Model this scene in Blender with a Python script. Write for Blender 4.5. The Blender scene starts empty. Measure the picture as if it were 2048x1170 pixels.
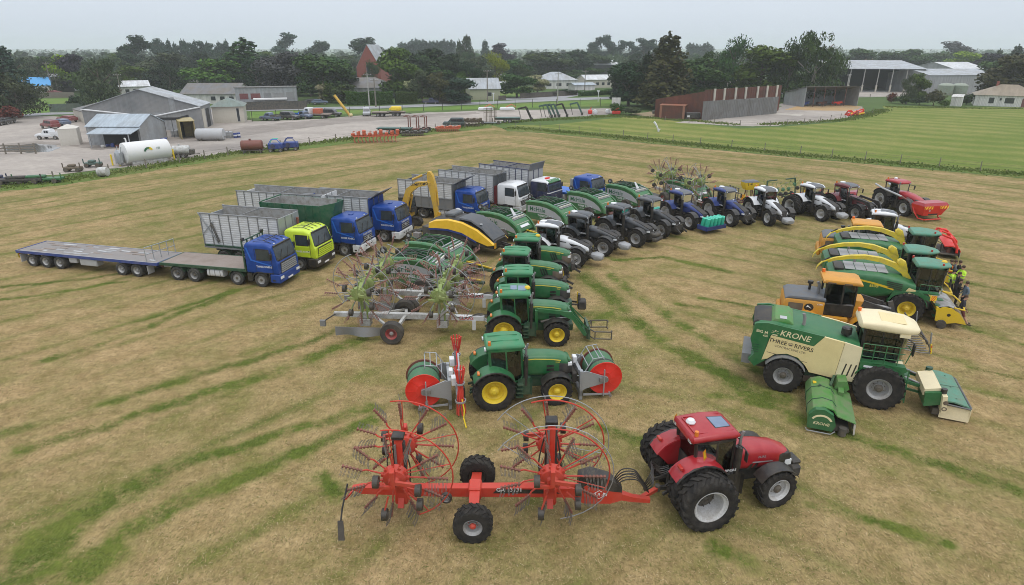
import bpy, bmesh, math, random
from mathutils import Vector as V, Matrix as X
R=math.radians; pi=math.pi; cos=math.cos; sin=math.sin
sc=bpy.context.scene; COL=sc.collection
random.seed(7)
# ---- camera: measured from the photograph (drone about 15 m up) -------------------------------
F=1251.; CX=1024.; CY=585.; HC=15.; PT=math.atan(488/1251)
def G(px,py,z=0.):
    """world point at height z seen at photo pixel px,py (surveying the layout)"""
    a=(px-CX)/F; b=(CY-py)/F
    t=(z-HC)/(-sin(PT)+b*cos(PT))
    return V((a*t,(cos(PT)+b*sin(PT))*t,z))
def ppm(y): return (y-97)*cos(PT)/HC      # photo pixels per metre for things whose foot is at row y
cd=bpy.data.cameras.new('camera'); cam=bpy.data.objects.new('camera',cd); COL.objects.link(cam)
cam.location=(0,0,HC); cam.rotation_euler=(pi/2-PT,0,0)
cd.sensor_width=36; cd.lens=36*F/2048; cd.clip_end=20000; cd.clip_start=.5
sc.camera=cam
# ---- materials ---------------------------------------------------------------------------------
MATS={}
def newmat(key):
    m=bpy.data.materials.new(key); m.use_nodes=True; MATS[key]=m
    n=m.node_tree.nodes; b=n['Principled BSDF']; return m,n,m.node_tree.links,b
def N(n,t,**k):
    x=n.new(t)
    for a,v in k.items(): setattr(x,a,v)
    return x
def mixc(n,l,f,a,b,mode='MIX'):
    x=N(n,'ShaderNodeMix',data_type='RGBA',blend_type=mode)
    for i,s in ((0,f),(6,a),(7,b)):
        if hasattr(s,'links'): l.new(s,x.inputs[i])
        else: x.inputs[i].default_value=s if i==0 else (*s,1)
    return x.outputs[2]
def mathn(n,l,op,a,b=None,clamp=False,c=None):
    x=N(n,'ShaderNodeMath',operation=op,use_clamp=clamp)
    for i,s in enumerate((a,b,c)):
        if s is None: continue
        if hasattr(s,'links'): l.new(s,x.inputs[i])
        else: x.inputs[i].default_value=s
    return x.outputs[0]
def ramp(n,l,f,lo,hi):
    x=N(n,'ShaderNodeMapRange'); l.new(f,x.inputs[0]); x.inputs[1].default_value=lo; x.inputs[2].default_value=hi
    return x.outputs[0]
def noise(n,l,vec,scale,det=3,rough=.55,out=0):
    x=N(n,'ShaderNodeTexNoise'); l.new(vec,x.inputs['Vector']); x.inputs['Scale'].default_value=scale
    x.inputs['Detail'].default_value=det; x.inputs['Roughness'].default_value=rough; return x.outputs[out]
def bump(n,l,b,h,s=.3,d=.02):
    x=N(n,'ShaderNodeBump'); x.inputs['Strength'].default_value=s; x.inputs['Distance'].default_value=d
    l.new(h,x.inputs['Height']); l.new(x.outputs[0],b.inputs['Normal'])
def paint(key,rgb,rough=.42,metal=0.,coat=0.,dirt=.25,dc=(.17,.14,.10),sc_=2.5,bmp=0,spec=.5,rib=0,stain=0):
    """painted or bare surface with uneven dust: two noises in the thing's own space"""
    m,n,l,b=newmat(key)
    tc=N(n,'ShaderNodeTexCoord').outputs['Object']
    a=noise(n,l,tc,sc_,4); a2=noise(n,l,tc,sc_*9,3)
    f=mathn(n,l,'MULTIPLY',ramp(n,l,mathn(n,l,'MULTIPLY_ADD',a2,.35,False,a),.5,.85),dirt*1.6,True)
    sz=N(n,'ShaderNodeSeparateXYZ'); l.new(tc,sz.inputs[0])
    if dirt and not rib: f=mathn(n,l,'ADD',f,mathn(n,l,'MULTIPLY',mathn(n,l,'MULTIPLY',ramp(n,l,sz.outputs[2],1.25,.25),a2),min(.45,.08+dirt*.8)),True)   # road dust low on the machine
    v=mixc(n,l,ramp(n,l,a,.3,.7),tuple(c*.86 for c in rgb),tuple(min(1,c*1.1) for c in rgb))
    if rib:   # profiled sheets: ribs, lap joints and run-off stains
        wv=N(n,'ShaderNodeTexWave',bands_direction='X'); l.new(tc,wv.inputs[0]); wv.inputs['Scale'].default_value=rib; wv.inputs['Distortion'].default_value=0
        mp=N(n,'ShaderNodeMapping'); mp.inputs['Scale'].default_value=(1.2,.25,.12); l.new(tc,mp.inputs[0]); sn=noise(n,l,mp.outputs[0],1.3,4,.7)
        k=mathn(n,l,'MULTIPLY',mathn(n,l,'MULTIPLY_ADD',wv.outputs['Fac'],.22,False,.86),mathn(n,l,'MULTIPLY_ADD',ramp(n,l,sn,.35,.7),-.42,False,1.14)); vc=N(n,'ShaderNodeCombineColor'); [l.new(k,vc.inputs[i]) for i in range(3)]
        v=mixc(n,l,1.,v,vc.outputs[0],'MULTIPLY'); bump(n,l,b,wv.outputs['Fac'],.5,.04)
    l.new(mixc(n,l,f,v,dc),b.inputs['Base Color'])
    l.new(mathn(n,l,'MULTIPLY_ADD',f,.5,True,rough),b.inputs['Roughness'])
    b.inputs['Metallic'].default_value=metal; b.inputs['Coat Weight'].default_value=coat; b.inputs['Coat Roughness'].default_value=.15
    b.inputs['Specular IOR Level'].default_value=spec
    if bmp: bump(n,l,b,a2,bmp)
    return m
def M(k):
    if k not in MATS: raise KeyError(k)
    return MATS[k]
GREEN=(.012,.135,.04)
for k,c,kw in [
 ('green',GREEN,dict(coat=.15,dirt=.12)),('green_roof',(.03,.24,.10),dict(rough=.5,dirt=.25)),('bin_green',(.008,.105,.05),dict(dirt=.2)),('green_dark',(.008,.07,.035),dict(dirt=.2)),
 ('krone_green',(.014,.135,.04),dict(dirt=.12)),('lawn_green',(.06,.24,.04),dict(dirt=.45,dc=(.16,.17,.10))),('baler_green',(.015,.17,.045),dict(coat=.2,dirt=.25)),
 ('teal_roof',(.06,.26,.17),dict(rough=.45,dirt=.35)),('cream',(.76,.62,.30),dict(coat=.2,dirt=.1)),('cream_light',(.80,.69,.44),dict(dirt=.1)),
 ('yellow',(.74,.50,.01),dict(dirt=.12)),('rim_yellow',(.82,.62,.02),dict(dirt=.2,dc=(.4,.27,.06))),('boom_yellow',(.76,.57,.02),dict(dirt=.3)),
 ('orange_yellow',(.68,.30,.015),dict(dirt=.25)),('digger_yellow',(.70,.42,.03),dict(dirt=.3)),('baler_yellow',(.82,.49,.02),dict(coat=.3,dirt=.06)),
 ('red',(.36,.006,.014),dict(coat=.25,dirt=.08,rough=.35)),('dark_red',(.13,.006,.014),dict(coat=.3,dirt=.15)),('rake_red',(.60,.035,.015),dict(dirt=.15)),
 ('reel_red',(.72,.022,.012),dict(dirt=.08)),('hose_red',(.66,.045,.03),dict(dirt=.1)),('rust_red',(.20,.055,.04),dict(dirt=.4,dc=(.12,.07,.05))),
 ('arm_red',(.30,.06,.045),dict(dirt=.5,dc=(.18,.10,.07))),('tine_red',(.33,.10,.085),dict(dirt=.4)),('rim_red',(.45,.05,.06),dict(dirt=.3)),
 ('white',(.74,.75,.76),dict(coat=.2,dirt=.1)),('white_dirty',(.62,.63,.62),dict(dirt=.4)),('off_white',(.66,.62,.55),dict(dirt=.2)),
 ('blue',(.003,.048,.26),dict(coat=.05,spec=.3,dirt=.06,rough=.35)),('bright_blue',(.01,.13,.55),dict(dirt=.08)),('navy',(.012,.022,.085),dict(dirt=.2)),('valtra_blue',(.005,.03,.18),dict(coat=.15,dirt=.12)),
 ('trailer_blue',(.012,.05,.26),dict(dirt=.25)),('tray_blue',(.01,.04,.22),dict(dirt=.1)),('teal_wrap',(.04,.50,.34),dict(rough=.25,dirt=0)),
 ('lime',(.56,.72,.02),dict(coat=.3,dirt=.1)),('hub_lime',(.22,.31,.07),dict(dirt=.35,dc=(.3,.32,.15))),
 ('black',(.009,.009,.010),dict(dirt=.15,rough=.4)),('black_dusty',(.022,.022,.024),dict(dirt=.4,dc=(.10,.085,.065),rough=.6)),('anthracite',(.024,.031,.040),dict(coat=.2,dirt=.15,rough=.35)),
 ('grey_roof',(.10,.115,.135),dict(dirt=.3,rough=.45)),('grey',(.20,.21,.22),dict(dirt=.25)),('mid_grey',(.32,.33,.34),dict(dirt=.2)),('light_grey',(.46,.47,.48),dict(dirt=.2)),
 ('galv',(.40,.42,.44),dict(metal=.55,rough=.5,dirt=.25,dc=(.3,.29,.27))),('alloy',(.68,.69,.70),dict(rough=.5,dirt=.3,dc=(.34,.33,.31))),('alloy_in',(.40,.40,.39),dict(metal=.2,rough=.6,dirt=.5,dc=(.2,.18,.15))),
 ('steel',(.30,.30,.31),dict(metal=.6,rough=.45,dirt=.3)),('steel_dark',(.09,.09,.09),dict(metal=.4,rough=.5,dirt=.4)),('brown_steel',(.12,.085,.06),dict(dirt=.5,rough=.7)),
 ('rim_grey',(.40,.41,.42),dict(dirt=.3)),('rim_white',(.62,.63,.64),dict(dirt=.3)),('hub_dark',(.03,.03,.032),dict(dirt=.3)),
 ('tyre',(.013,.013,.014),dict(rough=.85,dirt=.34,dc=(.06,.053,.044),sc_=3.5,spec=.25,bmp=.2)),('truck_tyre',(.020,.020,.021),dict(rough=.85,dirt=.45,dc=(.10,.095,.085),spec=.2)),
 ('orange',(.80,.16,.01),dict(dirt=.05)),('harrow_orange',(.62,.10,.03),dict(dirt=.3)),('sign_orange',(.85,.28,.01),dict(dirt=.05)),('sign_yellow',(.85,.62,.02),dict(dirt=.05)),('sign_red',(.70,.03,.02),dict(dirt=.05)),
 ('lamp_white',(.75,.77,.78),dict(rough=.15,dirt=.05)),('lamp_amber',(.70,.19,.02),dict(rough=.2,dirt=.05)),('lamp_red',(.45,.03,.02),dict(rough=.2,dirt=.05)),
 ('deck_wood',(.30,.25,.22),dict(rough=.8,dirt=.5,dc=(.2,.16,.13),sc_=1.2)),('deck_worn',(.27,.245,.23),dict(rough=.8,dirt=.5,dc=(.20,.19,.185),sc_=1.5)),
 ('hose_green',(.06,.19,.09),dict(rough=.6,dirt=.3,dc=(.13,.13,.1))),('skylight',(.16,.22,.32),dict(rough=.12,dirt=.05)),('seat_grey',(.05,.05,.055),dict(rough=.9)),
 ('concrete',(.42,.40,.37),dict(rough=.9,dirt=.4)),('wood_grey',(.21,.19,.17),dict(rough=.9,dirt=.4)),('pole_grey',(.42,.41,.39),dict(rough=.9,dirt=.3)),
 ('skin',(.50,.28,.19),dict(rough=.6,dirt=.0)),('hair_brown',(.06,.035,.02),dict(rough=.8,dirt=0)),('cloth_navy',(.018,.022,.035),dict(rough=.9,dirt=.1)),('cloth_black',(.014,.014,.016),dict(rough=.9,dirt=.1)),
 ('cloth_grey',(.10,.13,.16),dict(rough=.9,dirt=.1)),('cloth_blue',(.12,.17,.22),dict(rough=.9,dirt=.1)),('hi_vis',(.55,.85,.06),dict(rough=.7,dirt=.05)),('hi_vis_orange',(.9,.22,.02),dict(rough=.7,dirt=.05)),('boots',(.045,.03,.02),dict(rough=.8)),('cloth_maroon',(.20,.05,.05),dict(rough=.9,dirt=.1)),
 ('claas_red',(.62,.02,.03),dict(dirt=.1)),('letter_black',(.02,.02,.02),dict(dirt=0)),('letter_white',(.78,.78,.78),dict(dirt=0)),('letter_yellow',(.80,.66,.10),dict(dirt=0)),('letter_cream',(.75,.68,.42),dict(dirt=0)),('letter_green',(.02,.12,.06),dict(dirt=0)),
]: paint(k,c,**kw)
def glassmat(key,tint,refl=.05):
    m,n,l,b=newmat(key); n.remove(b)
    t=N(n,'ShaderNodeBsdfTransparent'); t.inputs[0].default_value=(*tint,1)
    g=N(n,'ShaderNodeBsdfGlossy'); g.inputs['Roughness'].default_value=.06; g.inputs[0].default_value=(.85,.9,.95,1)
    fr=N(n,'ShaderNodeFresnel'); fr.inputs[0].default_value=1.5
    mx=N(n,'ShaderNodeMixShader'); l.new(mathn(n,l,'ADD',fr.outputs[0],refl,True),mx.inputs[0]); l.new(t.outputs[0],mx.inputs[1]); l.new(g.outputs[0],mx.inputs[2])
    l.new(mx.outputs[0],n['Material Output'].inputs[0]); return m
glassmat('glass',(.15,.19,.18)); glassmat('glass_dark',(.10,.12,.12),.06)
paint('window',(.03,.037,.045),rough=.1,dirt=.05); paint('window_red',(.16,.03,.04),rough=.5)
# ---- lettering ---------------------------------------------------------------------------------
TXT={}
def prep_text(*ss):
    obs=[]
    for s in ss:
        c=bpy.data.curves.new('lettering','FONT'); c.body=s; c.resolution_u=2; c.offset=.012
        o=bpy.data.objects.new('lettering',c); COL.objects.link(o); obs.append((s,o))
    dg=bpy.context.evaluated_depsgraph_get()
    for s,o in obs:
        me=bpy.data.meshes.new_from_object(o.evaluated_get(dg))
        vs=[v.co.copy() for v in me.vertices]; fs=[tuple(p.vertices) for p in me.polygons]
        TXT[s]=(vs,fs,min(v.x for v in vs),max(v.x for v in vs)); bpy.data.meshes.remove(me)
    for s,o in obs:
        c=o.data; bpy.data.objects.remove(o); bpy.data.curves.remove(c)
# ---- mesh builder ------------------------------------------------------------------------------
class MB:
    def __init__(s,mat=None): s.v=[]; s.f=[]; s.m=[]; s.mats=[]; s.mat=mat
    def mi(s,k):
        k=k or s.mat
        if k not in s.mats: s.mats.append(k)
        return s.mats.index(k)
    def add(s,vs,fs,mat=None,mx=None):
        o=len(s.v); i=s.mi(mat)
        s.v+= [tuple(mx@V(p)) for p in vs] if mx is not None else [tuple(p) for p in vs]
        s.f+=[tuple(j+o for j in f) for f in fs]; s.m+=[i]*len(fs); return s
    def box(s,x0,x1,y0,y1,z0,z1,mat=None,mx=None,c=0):
        if c:
            return s.loft([rr(x0,y0+c,y1-c,z0+c,z1-c,c*.6,1),rr(x0+c,y0,y1,z0,z1,c,1),rr(x1-c,y0,y1,z0,z1,c,1),rr(x1,y0+c,y1-c,z0+c,z1-c,c*.6,1)],mat,mx=mx)
        v=[(x,y,z) for x in (x0,x1) for y in (y0,y1) for z in (z0,z1)]
        return s.add(v,[(0,1,3,2),(4,6,7,5),(0,4,5,1),(2,3,7,6),(0,2,6,4),(1,5,7,3)],mat,mx)
    def loft(s,rings,mat=None,cap=True,mx=None,closed=True):
        n=len(rings[0]); v=[p for r in rings for p in r]; f=[]
        for i in range(len(rings)-1):
            for j in range(n if closed else n-1):
                k=(j+1)%n; f.append((i*n+j,i*n+k,(i+1)*n+k,(i+1)*n+j))
        if cap: f+=[tuple(range(n)),tuple(range((len(rings)-1)*n,len(rings)*n))]
        return s.add(v,f,mat,mx)
    def prism(s,pts,a,b,mat=None,ax='y',mx=None):
        q={'y':lambda p,t:(p[0],t,p[1]),'x':lambda p,t:(t,p[0],p[1]),'z':lambda p,t:(p[0],p[1],t)}[ax]
        return s.loft([[q(p,a) for p in pts],[q(p,b) for p in pts]],mat,mx=mx)
    def cyl(s,p,q,r,mat=None,n=10,r1=None,cap=True):
        p=V(p);q=V(q);d=(q-p).normalized(); u=d.orthogonal().normalized(); w=d.cross(u); r1=r if r1 is None else r1
        ring=lambda c,t:[c+u*(t*cos(2*pi*i/n))+w*(t*sin(2*pi*i/n)) for i in range(n)]
        return s.loft([ring(p,r),ring(q,r1)],mat,cap)
    def tube(s,pts,r,mat=None,n=6):
        P=[V(p) for p in pts]; rings=[]; u=None
        for i,p in enumerate(P):
            d=(P[min(i+1,len(P)-1)]-P[max(i-1,0)]).normalized()
            u=(d.orthogonal() if u is None else u-d*u.dot(d)).normalized(); w=d.cross(u)
            rings.append([p+u*(r*cos(2*pi*j/n))+w*(r*sin(2*pi*j/n)) for j in range(n)])
        return s.loft(rings,mat)
    def hose(s,pts,r,mat=None,n=6):
        P=[V(p) for p in pts]; o=[]
        for i in range(len(P)-1):
            a,b,c,d=P[max(i-1,0)],P[i],P[i+1],P[min(i+2,len(P)-1)]
            for j in range(6): t=j/6; o.append(.5*((2*b)+(c-a)*t+(2*a-5*b+4*c-d)*t*t+(3*b-a-3*c+d)*t**3))
        return s.tube(o+[P[-1]],r,mat,n)
    def bar(s,p,q,w,h,mat=None):
        """rectangular bar p->q, w across (horizontal), h along the other way"""
        p=V(p);q=V(q);d=(q-p).normalized(); u=d.cross(V((0,0,1)))
        u=V((0,1,0)) if u.length<1e-4 else u.normalized()
        t=u.cross(d); ring=lambda c:[c+u*(a*w/2)+t*(b*h/2) for a,b in ((-1,-1),(1,-1),(1,1),(-1,1))]
        return s.loft([ring(p),ring(q)],mat)
    def lathe(s,prof,c,ax='y',mat=None,n=24,mx=None,cap=False):
        q={'y':lambda r,h,a:(c[0]+r*cos(a),c[1]+h,c[2]+r*sin(a)),'z':lambda r,h,a:(c[0]+r*cos(a),c[1]+r*sin(a),c[2]+h),'x':lambda r,h,a:(c[0]+h,c[1]+r*cos(a),c[2]+r*sin(a))}[ax]
        return s.loft([[q(r,h,2*pi*i/n) for i in range(n)] for r,h in prof],mat,cap,mx=mx)
    def quad(s,*p,mat=None): return s.add(p,[tuple(range(len(p)))],mat)
    def arch(s,c,r,a0,a1,y0,y1,t,mat=None,n=10):
        """mudguard: a curved sheet of thickness t about axis y"""
        rings=[]
        for i in range(n+1):
            a=R(a0+(a1-a0)*i/n); rings.append([(c[0]+q*cos(a),y,c[1]+q*sin(a)) for q,y in ((r,y0),(r,y1),(r+t,y1),(r+t,y0))])
        return s.loft(rings,mat)
    def text(s,t,h,org,xd,yd,mat,shear=0,align=0):
        vs,fs,a,b=TXT[t]; k=h/.70; xd=V(xd).normalized(); yd=V(yd).normalized(); o=V(org); x0={0:(a+b)/2,-1:a,1:b}[align]
        return s.add([o+xd*((p.x-x0+p.y*shear)*k)+yd*(p.y*k) for p in vs],fs,mat)
    def mesh(s,name,ang=38):
        me=bpy.data.meshes.new(name); me.from_pydata(s.v,[],s.f)
        for k in s.mats: me.materials.append(M(k))
        me.polygons.foreach_set('material_index',s.m)
        bm=bmesh.new(); bm.from_mesh(me); bmesh.ops.recalc_face_normals(bm,faces=bm.faces); bm.to_mesh(me); bm.free()
        me.polygons.foreach_set('use_smooth',[True]*len(me.polygons)); me.set_sharp_from_angle(angle=R(ang)); me.update(); return me
    def build(s,name,parent=None,label=None): return obj(name,s.mesh(name),parent,label=label)
def rr(x,y0,y1,z0,z1,r=.05,k=2):
    """rounded rectangle ring across x"""
    o=[]; r=min(r,(y1-y0)/2.01,(z1-z0)/2.01)
    for cy,cz,a in ((y1-r,z1-r,0),(y0+r,z1-r,90),(y0+r,z0+r,180),(y1-r,z0+r,270)):
        for i in range(k+1): t=R(a+90*i/k); o.append((x,cy+r*cos(t),cz+r*sin(t)))
    return o
def obj(name,me,parent=None,loc=None,rot=None,label=None):
    o=bpy.data.objects.new(name,me); COL.objects.link(o)
    if parent: o.parent=parent
    if loc: o.location=loc
    if rot: o.rotation_euler=rot
    if label: o['label']=label
    return o
def tag(o,label,cat,group=None,kind=None):
    o['label']=label; o['category']=cat
    if group: o['group']=group
    if kind: o['kind']=kind
    return o
def thing(name,label,cat,loc=(0,0,0),rz=0,group=None):
    o=bpy.data.objects.new(name,None); COL.objects.link(o); o.empty_display_size=.3; o.location=loc; o.rotation_euler=(0,0,rz); return tag(o,label,cat,group)
def solo(mb,name,label,cat,loc=(0,0,0),rz=0,group=None,kind=None):
    o=mb.build(name); o.location=loc; o.rotation_euler=(0,0,rz); return tag(o,label,cat,group,kind)
def struct(mb,name):
    o=mb.build(name); o['kind']='structure'; return o
def put(root,a,px,h,z=0):
    """stand root so that its local point a is seen at photo pixel px; heading h in degrees"""
    p=G(px[0],px[1],a[2]+z); c,s=cos(R(h)),sin(R(h)); root.location=(p.x-(a[0]*c-a[1]*s),p.y-(a[0]*s+a[1]*c),z); root.rotation_euler=(0,0,R(h)); return root
def put2(root,a,pa,b,pb):
    p=G(*pa,a[2]); q=G(*pb,b[2]); h=math.degrees(math.atan2(q.y-p.y,q.x-p.x)-math.atan2(b[1]-a[1],b[0]-a[0]))
    root['fit']=round((q-p).xy.length/math.hypot(b[0]-a[0],b[1]-a[1]),2); return put(root,a,pa,h)
CACHE={}
def cached(key,fn):
    if key not in CACHE: CACHE[key]=fn()
    return CACHE[key]
def copy_tree(o,parent=None):
    c=o.copy(); COL.objects.link(c)
    if parent: c.parent=parent
    for ch in o.children: copy_tree(ch,c)
    return c
# ---- wheels ------------------------------------------------------------------------------------
def tyre_mesh(r,w,lug,mat='tyre',rr_=.6):
    mb=MB(mat); h=w/2; q=r*rr_; n=36 if r>.4 else 20
    mb.lathe([(q,-h*.82),(q*1.06,-h*.95),((q+r)/2,-h),(r*.93,-h*.97),(r*.97,-h*.8),(r*.985,-h*.4),(r*.985,h*.4),(r*.97,h*.8),(r*.93,h*.97),((q+r)/2,h),(q*1.06,h*.95),(q,h*.82)],(0,0,0),'y',mat,n)
    for i in range(lug):
        for sgn in (-1,1):
            a0=2*pi*(i+(.5 if sgn>0 else 0))/lug; da=.5*2*pi/lug*1.5; th=2*pi/lug*.24; rings=[]
            for t,ra in ((0,1.),(.5,1.),(.9,.985),(1.02,.90)):
                a=a0+da*t; y=sgn*h*t; rings.append([((r*ra+e)*cos(a+d),y,(r*ra+e)*sin(a+d)) for d,e in ((-th,-.04),(-th*.8,r*.035),(th*.8,r*.035),(th,-.04))])
            mb.loft(rings,mat)
    return mb.mesh('tyre',50)
def rim_mesh(r,w,mat,hub,deep):
    mb=MB(mat); q=r; y=-w/2*.84
    mb.lathe([(q*1.0,y+.03),(q*1.03,y),(q*.98,y-.02),(q*.93,y+.01),(q*.9,y+.05),(q*.80,y+.08),(q*.78,y+deep*.7),(q*.62,y+deep)],(0,0,0),'y',mat,28); mb.lathe([(q*.62,y+deep),(q*.42,y+deep*.92),(q*.40,y+deep*(.5 if deep<.45 else .85)),(q*.12,y+deep*(.4 if deep<.45 else .8)),(.001,y+deep*(.4 if deep<.45 else .8))],(0,0,0),'y',mat if deep<.45 else 'steel_dark',28)
    k_=.36 if deep<.45 else .24; e_=.1 if deep<.45 else .62; mb.lathe([(q*k_,y+deep*(.52 if deep<.45 else .9)),(q*k_*.94,y+deep*(.25 if deep<.45 else .7)),(q*k_*.5,y+deep*e_),(q*k_*.44,y+deep*(e_-.06)),(.001,y+deep*(e_-.06))],(0,0,0),'y',hub,16)
    for i in range(8):
        a=2*pi*i/8; c=(q*.5*cos(a),y+deep*.95,q*.5*sin(a)); mb.cyl(c,(c[0],y+deep*.8,c[2]),q*.035,hub,6)
    mb.lathe([(q*.97,w/2*.8),(q*.8,w/2*.6),(q*.6,y+deep*1.2),(q*.3,y+deep*1.25)],(0,0,0),'y','hub_dark',20)
    return mb.mesh('rim')
def wheel(parent,x,y,r,w,rim='rim_grey',hub=None,lug=18,mat='tyre',rr_=.6,deep=None,steer=0,z=None,name='wheel'):
    """right-hand wheels have y<0; the outer face looks away from the middle"""
    deep=deep if deep is not None else w*.4
    t=cached(('t',r,w,lug,mat,rr_),lambda:tyre_mesh(r,w,lug,mat,rr_))
    m=cached(('r',r,w,rim,hub,deep,rr_),lambda:rim_mesh(r*rr_,w,rim,hub or rim,deep))
    o=obj(name,t,parent,(x,y,r if z is None else z),(0,random.uniform(0,6),(0 if y<=0 else pi)+R(steer)))
    obj('rim',m,o); return o
# ---- sky, sun, air -----------------------------------------------------------------------------
EL,AZ=R(66),R(150)
w=bpy.data.worlds.new('World'); sc.world=w; w.use_nodes=True; n=w.node_tree.nodes; l=w.node_tree.links
sky=N(n,'ShaderNodeTexSky',sky_type='NISHITA',sun_disc=False); sky.sun_elevation=EL; sky.sun_rotation=AZ; sky.air_density=1; sky.dust_density=3; sky.altitude=50
b1=n['Background']; b1.inputs[1].default_value=.06; l.new(sky.outputs[0],b1.inputs[0])
b2=N(n,'ShaderNodeBackground'); b2.inputs[1].default_value=1
gz=N(n,'ShaderNodeTexCoord'); sp=N(n,'ShaderNodeSeparateXYZ'); l.new(gz.outputs['Generated'],sp.inputs[0])
cl=N(n,'ShaderNodeTexNoise'); mp=N(n,'ShaderNodeMapping'); mp.inputs['Scale'].default_value=(1,1,5); l.new(gz.outputs['Generated'],mp.inputs[0]); l.new(mp.outputs[0],cl.inputs[0]); cl.inputs['Scale'].default_value=1.6; cl.inputs['Detail'].default_value=3
c1=mixc(n,l,ramp(n,l,sp.outputs[2],0,1),(.69,.765,.865),(1.60,1.66,1.76))   # overcast: the zenith is brighter than the horizon
c2=mixc(n,l,ramp(n,l,cl.outputs[0],.3,.75),(.94,.945,.96),(1.04,1.035,1.03))
l.new(mixc(n,l,1.,c1,c2,'MULTIPLY'),b2.inputs[0])
mx=N(n,'ShaderNodeMixShader'); mx.inputs[0].default_value=.85; l.new(b1.outputs[0],mx.inputs[1]); l.new(b2.outputs[0],mx.inputs[2]); l.new(mx.outputs[0],n['World Output'].inputs[0])
sd=bpy.data.lights.new('sun','SUN'); so=bpy.data.objects.new('sun',sd); COL.objects.link(so); sd.energy=.75; sd.angle=R(30); sd.color=(1,.95,.87)
so.rotation_euler=(pi/2-EL,0,pi-AZ); so.location=(0,0,60)
vs=sc.view_settings; vs.view_transform='Standard'; vs.look='None'; vs.exposure=.12; vs.gamma=1
sc.cycles.pixel_filter_type='BLACKMAN_HARRIS'; sc.cycles.filter_width=.95; sc.cycles.use_denoising=True; sc.cycles.denoiser='OPENIMAGEDENOISE'; sc.cycles.max_bounces=6; sc.cycles.transparent_max_bounces=12; sc.cycles.volume_bounces=1
hz=MB(); m,n,l,b=newmat('haze'); n.remove(b); pv=N(n,'ShaderNodeVolumePrincipled'); pv.inputs['Color'].default_value=(.93,.975,1,1); pv.inputs['Density'].default_value=.00031; pv.inputs['Anisotropy'].default_value=.2
l.new(pv.outputs[0],n['Material Output'].inputs['Volume']); hz.box(-3000,3000,-100,4200,-1.6,62,'haze'); o=hz.build('haze'); o['kind']='stuff'
# ---- ground materials ---------------------------------------------------------------------------
FX=G(985,262); FU=(cos(R(50)),sin(R(50))); FW=(cos(R(-40)),sin(R(-40)))   # corner of the hay field and its two sides
STREAKS=[(.34,[(255,834),(370,800),(500,758),(690,690),(760,664)]),(.30,[(218,806),(330,773),(450,734),(560,706),(690,655)]),(.5,[(165,1033),(310,955)]),(.33,[(310,955),(400,920),(540,875),(740,815)]),
 (.4,[(250,1065),(345,1010),(450,965),(600,905)]),(.34,[(600,905),(700,862),(745,842)]),(.35,[(40,900),(130,875),(235,845)]),(.3,[(0,870),(60,848)]),(.30,[(80,725),(200,690),(330,640),(470,582)]),(.2,[(230,655),(310,633),(380,610),(465,582)]),
 (.22,[(0,575),(180,558),(250,545)]),(.2,[(0,600),(100,587),(250,563)]),(.7,[(10,1160),(70,1120),(110,1075)]),(.5,[(150,1170),(215,1110)]),
 (.50,[(1161,548),(1217,588),(1285,654),(1334,689),(1383,709),(1457,757),(1497,785),(1560,800)]),(.40,[(1223,551),(1254,575),(1297,603),(1343,637),(1389,665),(1438,695),(1488,726),(1528,748)]),(.30,[(1497,801),(1555,815),(1598,831)]),
 (.20,[(1352,608),(1414,617),(1469,631),(1525,645)]),(.16,[(1400,597),(1454,603),(1540,620)]),(.22,[(1423,791),(1475,797)]),(.34,[(1590,835),(1640,852),(1800,905),(2048,985)]),(.2,[(1940,735),(2048,760)]),(.2,[(1930,655),(2048,690)]),
 (.18,[(1900,560),(2048,588)]),(.2,[(1620,1010),(1750,1045),(1900,1090)]),(.3,[(1180,850),(1290,885)]),(.3,[(640,950),(680,990)]),(.25,[(1180,480),(1240,470)]),(.2,[(1150,660),(1220,625)]),(.3,[(1430,1095),(1500,1130)]),(.25,[(1230,520),(1330,515),(1460,545)])]
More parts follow.
